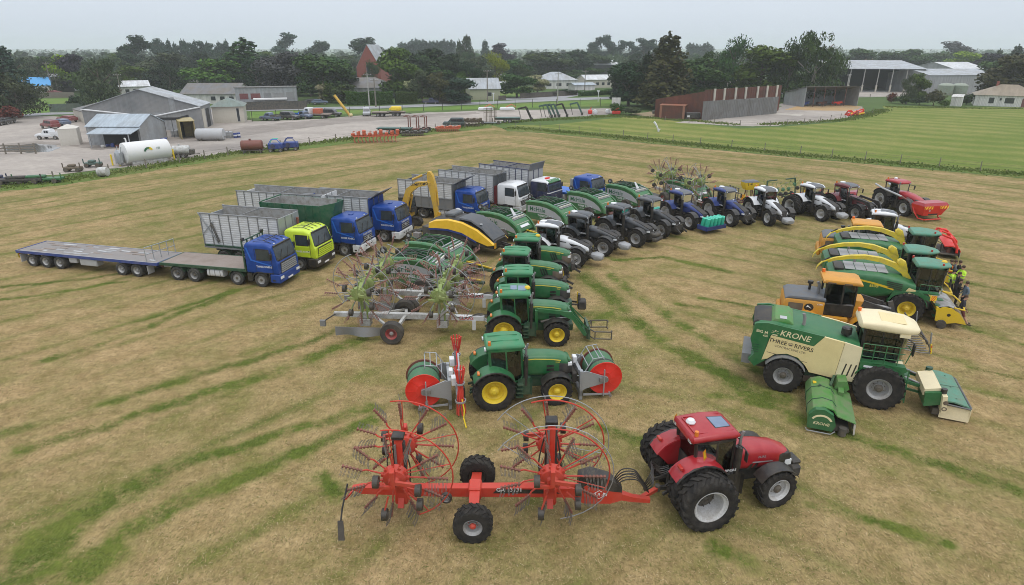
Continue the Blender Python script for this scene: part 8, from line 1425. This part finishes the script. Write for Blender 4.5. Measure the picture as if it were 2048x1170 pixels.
# ---- fences ----
def fence(name,label,pts,step,h,pr=.06,wires=(.4,.75,1.05),mat='wood_grey',wm='steel_dark',cat='fence',net=None):
    t=thing(name,label,cat,G(*pts[0])); o=t.location.copy(); P=[G(*p)-o for p in pts]; k=0; rnd=random.Random(len(label))
    for a,b in zip(P,P[1:]):
        L=(b-a).length; n=max(1,round(L/step))
        for i in range(n+(b is P[-1])): p=a.lerp(b,i/n); hh=h*rnd.uniform(.9,1.1); m=cached(('fp',pr,h,mat),lambda:MB(mat).cyl((0,0,0),(0,0,h),pr,None,7,pr*.9).mesh('post')); obj('post',m,t,tuple(p),(rnd.uniform(-.04,.04),rnd.uniform(-.04,.04),0)); k+=1
    m=MB(wm); [m.tube([p+V((0,0,z)) for p in P],.012,None,4) for z in wires]; m.build('wire',t); return t
fence('farm_fence','grey post and wire fence between the gravel yard and the mown field',[(-60,384),(0,376),(110,364),(220,349),(360,326),(500,304),(620,290),(720,277),(840,264),(930,255),(985,248)],4.3,1.3,.09)
fence('farm_fence','thin post and wire fence between the mown field and the green field',[(1030,256),(1080,259),(1200,270),(1400,290),(1600,309),(1800,327),(2048,350),(2200,364)],5.0,1.3,.06)
fence('farm_fence','low post and wire fence round the far gravel yard',[(1330,243),(1480,252),(1540,253),(1640,244),(1700,235),(1745,226)],5,1.2,.07)
fence('yard_fence','tall dark post and mesh fence along the road side of the yard',[(505,243),(600,238),(700,233),(760,228),(847,222),(960,218),(1065,215),(1160,214),(1240,212)],5.5,2.2,.07,(.1,.7,1.4,2.1),'black_dusty')
fence('farm_fence','post and rail fence in front of the big barn',[(1700,196),(1780,197),(1850,193)],6,1.3,.09)
for A,B,h,mt,l in (((100,224),(178,221),1.9,'grey_green_roof','grey green iron fence on the roadside paddock'),((55,196),(150,195),1.7,'wood_grey','grey paling fence in front of the blue roofed house'),((858,207),(942,205),1.5,'dark_fence','dark paling fence left of the pale green cottage'),((1040,197),(1155,190),1.6,'dark_fence','dark paling fence below the white bungalow at the road bend'),((997,201),(1012,200),1.4,'dark_fence','short dark board fence right of the pale green cottage'),((105,186),(150,183),1.8,'wood_grey','pale timber fence behind the small red car')):
    m=MB(mt); a,b=G(*A),G(*B); L=(b-a).length; m.box(0,L,-.04,.04,0,h); [m.box(x*2.,x*2.+.1,-.08,-.04,0,h+.1) for x in range(int(L/2))]; solo(m,'board_fence',l,'fence',a,math.atan2(b.y-a.y,b.x-a.x))
# ---- poles and signs ----
for x,y,top,mt,l in ((739,212,150,'pole_grey','pale concrete power pole in front of the clipped hedge'),(752,214,160,'wood_grey','grey wooden power pole leaning beside the concrete pole'),(1115,206,148,'pole_grey','concrete power pole at the road bend with two crossarms'),(975,204,143,'wood_grey','wooden power pole beside the pale green cottage'),(1169,189,143,'wood_grey','wooden power pole left of the cream bungalow'),(1421,190,145,'pole_grey','concrete power pole behind the rust brown bunker wall'),(1485,188,163,'pole_grey','short concrete pole between the birches'),(107,188,128,'wood_grey','wooden power pole beside the pale roofed cottage'),(117,186,148,'wood_grey','short wooden power pole right of the taller one by the cottage'),(245,200,150,'wood_grey','wooden power pole in front of the verandah house'),(1692,186,150,'pole_grey','concrete power pole in front of the big barn')):
    t=thing('power_pole',l,'power pole'); h=(y-top)/ppm(y)*1.0; m=MB(mt); m.cyl((0,0,0),(0,0,h),.2,None,8,.13); m.build('pole',t); m=MB('wood_grey'); m.box(-1.1,1.1,-.06,.06,h-.5,h-.36); 
    for e in (-1,-.5,.5,1): m.cyl((e,0,h-.36),(e,0,h-.2),.05,'white',6)
    m.build('crossarm',t); t.location=G(x,y); t.rotation_euler=(0,0,R(20))
for x,y,h,l in ((1196,204,2.6,'give way'),(987,206,2.6,'post')):
    t=thing('road_sign','white triangular road sign on a white post at the road bend' if l=='give way' else 'plain white road post with a small board opposite the pale green cottage','road sign'); m=MB('white'); m.cyl((0,0,0),(0,0,h),.09,None,8); m.build('post',t); m=MB('white')
    m.prism([(-.55,h+.75),(.55,h+.75),(0,h-.1)] if l=='give way' else [(-.3,h+.3),(.3,h+.3),(.3,h),(-.3,h)],-.04,.0); m.build('board',t); t.location=G(x,y)
t=thing('yard_sign','white board sign on two posts at the yard entrance','sign'); m=MB('weatherboard'); m.box(-1.1,1.1,-.05,.05,2.0,3.6); m.build('board',t)
for s in (-1,1): m=MB('white'); m.cyl((s*.9,.08,0),(s*.9,.08,3.4),.08); m.build('post',t)
t.location=G(1231,225); m=MB('reel_red'); m.box(-1,1,-.6,.6,.1,.9,c=.15); m.bar((-.8,0,.8),(.6,0,1.5),.2,.2); solo(m,'farm_implement','red implement at the foot of the white board sign','implement',G(1232,229)); m=MB('reel_red'); m.box(-.5,.5,-.4,.4,0,1.0,c=.15); m.bar((-.2,0,.8),(.3,0,1.6),.15,.15); solo(m,'farm_implement','small red implement right of the last teal loader','implement',G(1180,228)); 
m=MB('black'); m.box(-.4,.4,-.4,.4,.1,1.3,c=.05); m.box(-.42,.42,-.42,.42,1.3,1.36); m.cyl((-.4,.35,.12),(.4,.35,.12),.12); o=m.mesh('wheelie_bin'); b1=obj('wheelie_bin',o,None,G(931,205)); tag(b1,'black wheelie bin on the verge left of the pale green cottage','bin'); b2=b1.copy(); COL.objects.link(b2); b2.location=G(1111,193); b2['label']='black wheelie bin by the dark fence at the road bend'
def leafmat(key,c0,c1,tr=.25):
    m,n,l,b=newmat(key); gi=N(n,'ShaderNodeNewGeometry'); oi=N(n,'ShaderNodeObjectInfo'); tc=N(n,'ShaderNodeTexCoord')
    cl=noise(n,l,tc.outputs['Object'],5.5,3,.6)
    f=mathn(n,l,'ADD',mathn(n,l,'MULTIPLY',gi.outputs['Random Per Island'],.55),mathn(n,l,'MULTIPLY',ramp(n,l,cl,.35,.65),.5),True)
    c=mixc(n,l,f,c0,c1); hs=N(n,'ShaderNodeHueSaturation'); l.new(c,hs.inputs['Color']); l.new(mathn(n,l,'MULTIPLY_ADD',oi.outputs['Random'],.05,False,.475),hs.inputs['Hue']); l.new(mathn(n,l,'MULTIPLY_ADD',oi.outputs['Random'],.45,False,.78),hs.inputs['Value']); hs.inputs['Saturation'].default_value=1.12
    l.new(hs.outputs[0],b.inputs['Base Color']); b.inputs['Roughness'].default_value=.75; b.inputs['Specular IOR Level'].default_value=.15; return m
for k,a,b_ in (('leaf_green',(.018,.040,.012),(.055,.092,.026)),('leaf_bright',(.03,.065,.012),(.09,.15,.03)),('leaf_dark',(.010,.022,.010),(.030,.052,.021)),('leaf_blue',(.016,.034,.022),(.045,.075,.045)),('leaf_willow',(.030,.045,.022),(.085,.11,.055)),('leaf_copper',(.012,.010,.016),(.035,.028,.036)),('leaf_smoke',(.035,.036,.035),(.075,.075,.07)),('leaf_lime',(.10,.14,.015),(.24,.29,.03)),('leaf_conifer',(.024,.030,.012),(.075,.068,.028)),('leaf_red',(.07,.02,.015),(.16,.06,.04)),('leaf_blossom',(.06,.09,.03),(.42,.40,.24)),('leaf_hedge',(.022,.05,.012),(.055,.10,.022))): leafmat(k,a,b_)
paint('bark',(.075,.06,.045),rough=.95,dirt=.3); paint('bark_pale',(.26,.24,.21),rough=.95,dirt=.3)
def tree_mesh(kind,seed):
    """unit tree: foot at 0, top at z=1, crown about .62 wide"""
    r=random.Random(seed*17+3); v=[];f=[]; blobs=[]
    tk=MB('bark'); H0=.30
    def leafs(c,rad,n,s,droop=0):
        for _ in range(n):
            d=V((r.gauss(0,1),r.gauss(0,1),r.gauss(0,1))); d=d.normalized()*(r.random()**.35); p=V(c)+V((d.x*rad[0],d.y*rad[1],d.z*rad[2]))
            if p.z<.02: p.z=.02+r.random()*.03
            nn=(d+V((r.gauss(0,.5),r.gauss(0,.5),r.gauss(0,.5)+.2))).normalized(); a=nn.orthogonal().normalized(); b=nn.cross(a); t=r.uniform(0,6.3); u=a*cos(t)+b*sin(t); w=nn.cross(u); k=s*r.uniform(.55,1.25); q=len(v)
            if droop: u=V((0,0,-1))*.9+u*.4; w=w*.5
            v.extend([p-u*k-w*k*.6,p+u*k*.2-w*k,p+u*k+w*k*.2,p-u*k*.1+w*k*.9]); f.append((q,q+1,q+2,q+3))
    if kind=='round':
        for i in range(13):
            a=i*2.4; zz=.42+.44*((i*.618)%1); rr_=.235*(1-abs(zz-.56)*1.25)*r.uniform(.7,1.2); blobs.append(((rr_*cos(a),rr_*sin(a),zz),r.uniform(.11,.17)))
        blobs.append(((0,0,.62),.22)); blobs.append(((r.uniform(-.05,.05),0,.86),.13)); blobs.append(((.05,.05,.30),.17)); blobs.append(((-.1,-.05,.25),.15)); blobs.append(((.12,-.1,.22),.13)); blobs+=[((.17*cos(k*1.3),.17*sin(k*1.3),.2+.02*k),.13) for k in range(5)]
        for c,q in blobs: leafs(c,(q*1.12,q*1.12,q*.95),205,.0245)
    elif kind=='spread':
        for i in range(15):
            a=i*2.4; zz=.45+.42*((i*.618)%1); rr_=.33*(1.1-abs(zz-.5)*1.3)*r.uniform(.6,1.1); blobs.append(((rr_*cos(a),rr_*sin(a),zz),r.uniform(.11,.17)))
        blobs+=[((0,0,.6),.22),((.1,0,.84),.14)]+[((.25*cos(k*1.3),.25*sin(k*1.3),.27+.03*(k%3)),.14) for k in range(5)]
        for c,q in blobs: leafs(c,(q*1.2,q*1.2,q*1.05),205,.0245)
    elif kind=='poplar':
        for i in range(10): z=.12+.082*i; q=.095*(1-abs(z-.45)*1.1)+.02; leafs((r.uniform(-.02,.02),r.uniform(-.02,.02),z),(q,q,.09),130,.018)
        leafs((0,0,.95),(.02,.02,.06),40,.012)
    elif kind=='conifer':
        for i in range(17):
            z=.10+.05*i; q=.26*(1-z)**.75+.015; nb=max(3,int(8*(1-z)))
            for j in range(nb): a=2*pi*j/nb+i*1.1; rr_=q*r.uniform(.55,.95); leafs((rr_*cos(a),rr_*sin(a),z-.01),(q*.46+.015,q*.46+.015,.045),44,.019)
        leafs((0,0,.95),(.018,.018,.06),40,.011)
    elif kind=='pine':
        for i in range(11):
            a=i*2.4; zz=.45+.5*((i*.618)%1); rr_=.24*(1.2-zz*.7)*r.uniform(.3,1.15); blobs.append(((rr_*cos(a),rr_*sin(a),zz),r.uniform(.08,.13)))
        blobs.append(((0,0,.72),.15))
        for c,q in blobs: leafs(c,(q*1.35,q*1.35,q*.75),170,.021)
    elif kind=='birch':
        for i in range(16):
            a=i*2.4; zz=.30+.62*((i*.618)%1); rr_=.22*(1-abs(zz-.5)*.9)*r.uniform(.4,1.15); blobs.append(((rr_*cos(a),rr_*sin(a),zz),r.uniform(.075,.12)))
        blobs.append(((0,0,.5),.2)); blobs.append(((0,0,.3),.16)); blobs+=[((.16*cos(k*1.3),.16*sin(k*1.3),.18+.02*k),.11) for k in range(5)]
        for c,q in blobs: leafs(c,(q*1.1,q*1.1,q*1.4),190,.022,1)
        for i in range(7): a=i*.9; leafs((.10*cos(a),.10*sin(a),.90+.03*r.random()),(.03,.03,.08),34,.014,1)
    elif kind=='bush':
        for i in range(9): a=i*2.4; rr_=.3*r.random(); leafs((rr_*cos(a),rr_*sin(a),.30+.4*r.random()),(.26,.26,.26),110,.045)
    me=bpy.data.meshes.new('crown'); me.from_pydata([tuple(p) for p in v],[],f); me.materials.append(M('leaf_green')); me.update()
    top=.8 if kind!='bush' else .3; w=.022 if kind!='poplar' else .012
    tk.tube([(0,0,0),(.008,.0,.15),(-.006,.006,.4),(0,0,top)],w,None,7)
    for i in range(len(tk.v)): x,y,z=tk.v[i]; k=1.25-1.15*z/top; tk.v[i]=(x*k,y*k,z)
    for i in range(8 if kind not in('poplar','bush') else 0):
        a=i*2.4; z0=.2+.06*i; L_=.2*(1-.05*i); tk.tube([(0,0,z0),(L_*.5*cos(a),L_*.5*sin(a),z0+.09),(L_*cos(a),L_*sin(a),z0+.2)],.007,None,5)
    return me,tk.mesh('trunk')
NT=[0]
def tree(kind,px,base,top,width,leaf,label,group=None,bark='bark',name='tree',dx=0):
    me,tk=cached((kind,NT[0]%3),lambda:tree_mesh(kind,NT[0]%3+hash_(kind))); NT[0]+=1
    h=(base-top)/ppm(base); wd={'round':.62,'spread':.95,'poplar':.2,'conifer':.56,'pine':.6,'birch':.62,'bush':.95}[kind]; sx=width/ppm(base)/wd
    t=thing(name,label,'tree' if name!='shrub' else 'shrub',G(px,base),random.uniform(0,6),group); t.scale=(sx,sx,h)
    c=obj('crown',me,t); c.material_slots[0].link='OBJECT'; c.material_slots[0].material=M(leaf); k=obj('trunk',tk,t); 
    if bark!='bark': k.material_slots[0].link='OBJECT'; k.material_slots[0].material=M(bark)
    return t
def hash_(s): return sum(ord(c) for c in s)
for a in [
 # left
 ('conifer',25,215,92,110,'leaf_blue','tall layered blue green cedar at the left edge'),('birch',42,235,150,125,'leaf_willow','big drooping willow at the left edge beside the paddock'),('birch',-30,240,120,150,'leaf_willow','dark willow cut by the left edge'),('birch',88,186,118,95,'leaf_willow','grey green willow above the pale roofed cottage'),('birch',212,222,122,112,'leaf_willow','large grey green willow left of the workshop ridge'),('round',163,184,110,66,'leaf_copper','dense round purple black copper beech beside the cottage'),('round',130,180,112,46,'leaf_lime','yellow green tree left of the copper beech'),('pine',283,160,76,72,'leaf_dark','dark flat topped pine rising above the treetops on the left'),('pine',262,160,95,46,'leaf_dark','smaller dark pine left of the flat topped pine'),
 ('spread',262,186,132,90,'leaf_bright','spreading green tree behind the verandah house'),('spread',335,178,108,110,'leaf_willow','broad grey green tree above the small cream house'),('round',432,190,120,98,'leaf_bright','full round bright green tree behind the depot house'),('poplar',500,184,82,64,'leaf_green','dense upright green tree left of the smoky grey tree'),('round',466,184,108,60,'leaf_green','green tree left of the dense upright tree'),('spread',567,192,108,112,'leaf_smoke','wide smoky grey leaved tree behind the white workshop'),('pine',577,140,70,56,'leaf_blue','airy tall gum tree above the smoky grey tree'),('round',640,140,84,44,'leaf_dark','dark round tree above the village left of the church'),('spread',650,200,112,135,'leaf_green','large dark green spreading tree left of the church gable'),('spread',615,185,118,70,'leaf_willow','olive tree between the smoky tree and the church'),
 ('round',742,150,78,66,'leaf_dark','tall dark tree right behind the church roof'),('round',800,196,98,82,'leaf_bright','tall mid green tree right of the church gable'),('round',845,190,112,60,'leaf_green','green tree between the church and the dark round tree'),('round',868,190,100,84,'leaf_dark','big dark round tree above the shrubbery by the road'),('round',905,190,110,66,'leaf_dark','dark tree at the right of the big dark round tree'),('conifer',935,150,73,46,'leaf_green','pointed conifer in the village centre skyline'),('conifer',920,150,82,26,'leaf_green','slim pointed conifer left of the taller village conifer'),('conifer',971,142,82,30,'leaf_blue','small dark pointed conifer right of the village conifers'),('pine',1003,148,90,52,'leaf_copper','dark purple black pine right of the small conifer'),('spread',955,176,116,80,'leaf_willow','broad olive green tree behind the white roofed villa'),('birch',990,172,110,76,'leaf_lime','lime green willow behind the white roofed villa'),('round',1035,170,120,52,'leaf_green','green tree right of the lime green willow'),('spread',1034,195,148,86,'leaf_green','orchard tree with two trunks on the lawn'),('round',1095,160,106,92,'leaf_green','large green tree above the road bend'),('round',1152,156,102,70,'leaf_dark','dark green tree left of the industrial shed'),('round',1190,150,108,60,'leaf_green','green tree behind the industrial shed roof'),('round',1075,186,150,40,'leaf_blossom','pale flowering shrub tree above the white bungalow'),('spread',1180,170,136,60,'leaf_green','green tree in front of the industrial shed'),('round',1150,166,140,34,'leaf_green','small tree at the left end of the industrial shed'),
 ('round',650,205,168,30,'leaf_blossom','cream flowering shrub beside the dark parked cars'),('poplar',658,206,166,20,'leaf_bright','small bright columnar tree beside the flowering shrub'),('round',692,206,170,56,'leaf_green','bushy green shrub at the left end of the hedge'),('spread',845,205,142,60,'leaf_willow','brown green tree fern clump by the road'),('spread',880,207,145,56,'leaf_conifer','brownish cabbage tree clump right of the tree ferns'),('round',915,207,156,66,'leaf_blue','rounded grey green tree at the end of the dark paling fence'),('round',830,203,160,40,'leaf_blossom','pale flowering tree beside the clipped hedge'),
 # centre right
 ('conifer',1328,218,72,124,'leaf_conifer','very tall ragged brown green conifer at the bunker end'),('round',1256,212,128,76,'leaf_dark','dark bushy tree left of the tall ragged conifer'),('conifer',1290,212,108,60,'leaf_dark','dark conifer touching the tall ragged conifer'),('round',1350,215,150,70,'leaf_dark','low dark tree at the foot of the tall ragged conifer'),('round',1405,205,118,90,'leaf_green','green tree behind the rust end wall of the bunker'),('birch',1460,196,84,96,'leaf_green','tall birch with a full drooping crown behind the bunker'),('birch',1415,196,108,70,'leaf_green','drooping green tree left of the tall birch'),('round',1515,200,95,110,'leaf_bright','wide leafy green tree above the bunker posts'),('birch',1570,202,90,90,'leaf_green','birch between the wide leafy tree and the tallest birch'),('birch',1620,206,72,124,'leaf_green','tallest wind blown birch beside the open fronted shed','','bark_pale'),('birch',1655,196,98,60,'leaf_willow','thin grey green birch in front of the big barn'),('round',1240,190,150,40,'leaf_dark','dark shrub tree at the road verge left of the dark bushy tree'),
 # right
 ('round',1708,150,99,68,'leaf_green','green tree above the barn roof ridge'),('round',1762,148,104,46,'leaf_green','small green tree above the barn roof'),('round',1820,150,100,70,'leaf_green','dark green tree behind the barn right end'),('round',1800,150,108,40,'leaf_dark','dark tree left of the barn end tree'),('pine',1905,140,86,76,'leaf_smoke','airy windswept grey gum above the warehouse'),('round',1890,146,106,66,'leaf_green','green tree below the windswept gum'),('spread',1925,152,104,90,'leaf_lime','bright yellow green spreading tree above the warehouse'),('round',1965,162,108,60,'leaf_copper','dark purple tree right of the yellow green tree'),('conifer',2020,160,92,44,'leaf_dark','pointed dark conifer on the right skyline'),('round',2010,204,112,110,'leaf_conifer','large olive bush tree left of the white bungalow chimney'),('round',2046,200,100,70,'leaf_dark','dark tree at the right edge behind the white bungalow'),('round',1985,180,122,70,'leaf_green','green tree between the warehouse and the bungalow'),('conifer',1985,158,100,30,'leaf_green','slim conifer left of the pointed dark conifer'),('round',1832,203,148,36,'leaf_bright','small green tree against the barn end post'),('birch',1812,208,152,36,'leaf_willow','thin sparse tree left of the small green barn tree','','bark_pale'),
 ('bush',1866,212,176,44,'leaf_conifer','tall olive shrub at the field corner',None,'bark','shrub'),('bush',1782,206,183,24,'leaf_red','dark red shrub at the left of the field edge shrubs',None,'bark','shrub'),('bush',1805,208,190,36,'leaf_green','low green shrub right of the dark red shrub',None,'bark','shrub'),('bush',1838,210,192,42,'leaf_dark','dark green shrub below the small barn tree',None,'bark','shrub'),('bush',1888,213,198,26,'leaf_bright','bright green shrub left of the white garden shed',None,'bark','shrub'),('bush',1932,210,186,34,'leaf_dark','dark shrub right of the white garden shed',None,'bark','shrub'),('bush',20,246,208,56,'leaf_red','rusty red shrub at the left edge of the yard',None,'bark','shrub'),('bush',155,214,188,44,'leaf_dark','dark round bush on the paddock fence',None,'bark','shrub'),('bush',1232,228,205,36,'leaf_green','green bush at the foot of the yard fence end',None,'bark','shrub'),('bush',1262,230,212,50,'leaf_willow','grey green scrub in front of the rust end wall',None,'bark','shrub'),('bush',380,204,178,40,'leaf_green','green garden shrub in front of the small cream house',None,'bark','shrub'),('bush',1135,190,178,60,'leaf_dark','dark hedge like shrub in front of the white bungalow',None,'bark','shrub'),('bush',1185,190,180,46,'leaf_green','green shrub below the cream bungalow',None,'bark','shrub'),
]:
    kind,px,base,top,width,leaf,label=a[:7]; tree(kind,px,base,top,width,leaf,label,(a[7] or None) if len(a)>7 else None,a[8] if len(a)>8 else 'bark',a[9] if len(a)>9 else 'tree')
rnd=random.Random(12)
for i in range(15): tree('poplar',806+7.0*i,134,rnd.uniform(78,88)+abs(i-8)*.5,24,'leaf_blue','narrow poplar in the tight row above the village','row of poplars above the village')
for i in range(20): tree('conifer' if i%3 else 'pine',320+7.4*i+rnd.uniform(-2,2),148,rnd.uniform(80,94),24 if i%3 else 34,'leaf_blue','dark conifer in the long shelter belt on the left skyline','conifers in the left shelter belt')
for i,(x,t_,w_) in enumerate(((1192,78,44),(1215,74,40),(1238,84,40),(1262,86,38),(1285,80,44),(1305,82,40),(1180,88,30))): tree('pine',x,140,t_,w_,'leaf_blue','tall dark shelter belt pine on the skyline left of the ragged conifer','skyline pines left of the ragged conifer')
for i in range(7): tree('poplar',1376+7*i,128,rnd.uniform(86,93),18,'leaf_blue','distant narrow poplar right of the ragged conifer','distant poplars right of the ragged conifer')
occ=[]
for i in range(102):
    base=rnd.choice([120,126,132,140,148,156,166,174]); x=rnd.uniform(-40,2090); h=rnd.uniform(8,14.5)
    if base>150 and (940<x<1075 or 1165<x<1235 or 1640<x<2090): continue
    if 1080<x<1240 and base>148: continue
    w_=rnd.uniform(.9,1.4)*h*.8*ppm(base); tree(rnd.choice(['round','round','spread','birch','pine']),x,base,base-h*ppm(base),w_,rnd.choice(['leaf_green','leaf_green','leaf_dark','leaf_willow','leaf_bright','leaf_blue']),'village tree in the mixed green belt behind the houses','trees of the green belt behind the houses')
for i in range(108):
    x0,x1,b0,b1=rnd.choice([(185,245,188,196),(300,480,172,188),(475,720,176,196),(475,720,176,196),(785,945,178,196),(785,945,178,196),(1005,1080,160,178),(1240,1580,178,198),(1240,1580,178,198),(-60,110,150,178),(1985,2090,160,190),(150,480,150,182),(150,480,160,186),(480,940,150,172)])
    base=rnd.uniform(b0,b1); x=rnd.uniform(x0,x1); h=rnd.uniform(7,12.5); tree(rnd.choice(['round','round','spread','birch']),x,base,base-h*ppm(base),rnd.uniform(.9,1.3)*h*ppm(base),rnd.choice(['leaf_green','leaf_green','leaf_dark','leaf_dark','leaf_willow','leaf_bright']),'garden tree filling the gaps between the village houses','garden trees between the village houses')
# clipped hedge
def hedge(label,A,B,h,d):
    a,b=G(*A),G(*B); L=(b-a).length; v=[];f=[]; r=random.Random(int(L)); m=MB('leaf_hedge'); m.box(.3,L-.3,.3,d-.3,0,h-.25)
    for _ in range(int(L*h*55)):
        s=r.random(); x=r.uniform(0,L); p=V((x,r.uniform(-.08,.08),r.uniform(0,h))) if s<.55 else V((x,r.uniform(0,d),h+r.uniform(-.12,.15)+.12*sin(x)))
        k=r.uniform(.10,.2); u=V((r.gauss(0,1),r.gauss(0,1),r.gauss(0,1))).normalized(); w=u.orthogonal().normalized(); m.add([p-u*k,p+w*k,p+u*k,p-w*k],[(0,1,2,3)])
    o=solo(m,'hedge',label,'hedge',a,math.atan2(b.y-a.y,b.x-a.x)); return o
hedge('long clipped green hedge across the road behind the power poles',(692,211),(788,209),3.4,2.2); hedge('clipped green hedge right of the driveway gap',(793,209),(838,207),3.2,2.2); hedge('dark clipped hedge at the left of the pale fence',(1160,193),(1225,189),1.6,1.5)
# far woods that read as one mass, and faint hills
m=MB('leaf_far'); leafmat('leaf_far',(.02,.036,.018),(.05,.07,.03)); r=random.Random(21)
for i in range(1500):
    y=420*(1+r.random()**1.6*6.0); x=r.uniform(-1,1)*y*.92
    if r.random()<.45: y=math.floor(y/190)*190+r.uniform(-9,9)+.12*x
    if y<400: continue
    h=r.uniform(5,12)*(1.25 if y>1400 else 1); w_=h*r.uniform(.5,.8)
    for _ in range(26 if y<1500 else 14):
        d=V((r.gauss(0,1),r.gauss(0,1),r.gauss(0,1))).normalized(); p=V((x,y,h*.55))+V((d.x*w_*.8,d.y*w_*.8,d.z*h*.42)); k=h*.17*r.uniform(.6,1.3); u=V((r.gauss(0,1),r.gauss(0,1),r.gauss(0,1))).normalized(); w=u.orthogonal().normalized(); m.add([p-u*k,p+w*k,p+u*k,p-w*k],[(0,1,2,3)])
for i in range(230):
    xa,xb,ya,yb=r.choice([(-80,720,128,172),(-80,720,128,172),(785,930,128,166),(1240,1660,130,170),(1660,2100,118,140),(930,1240,118,138)]); c=G(r.uniform(xa,xb),r.uniform(ya,yb)); h=r.uniform(6.5,12.5); w_=h*r.uniform(.35,.55)
    bl=[(V((r.gauss(0,.4)*w_,r.gauss(0,.4)*w_,h*r.uniform(.25,.85))),r.uniform(.25,.42)*h*.62) for _ in range(8)]
    for q,br in bl:
        for _ in range(40):
            d=V((r.gauss(0,1),r.gauss(0,1),r.gauss(0,1))).normalized()*r.random()**.4; p=c+q+V((d.x*br,d.y*br,d.z*br*.9)); p.z=max(p.z,.2); k=r.uniform(.25,.55); u=V((r.gauss(0,1),r.gauss(0,1),r.gauss(0,1))).normalized(); w=u.orthogonal().normalized(); m.add([p-u*k,p+w*k*.8,p+u*k,p-w*k*.8],[(0,1,2,3)])
o=m.build('far_woodland'); o['kind']='stuff'
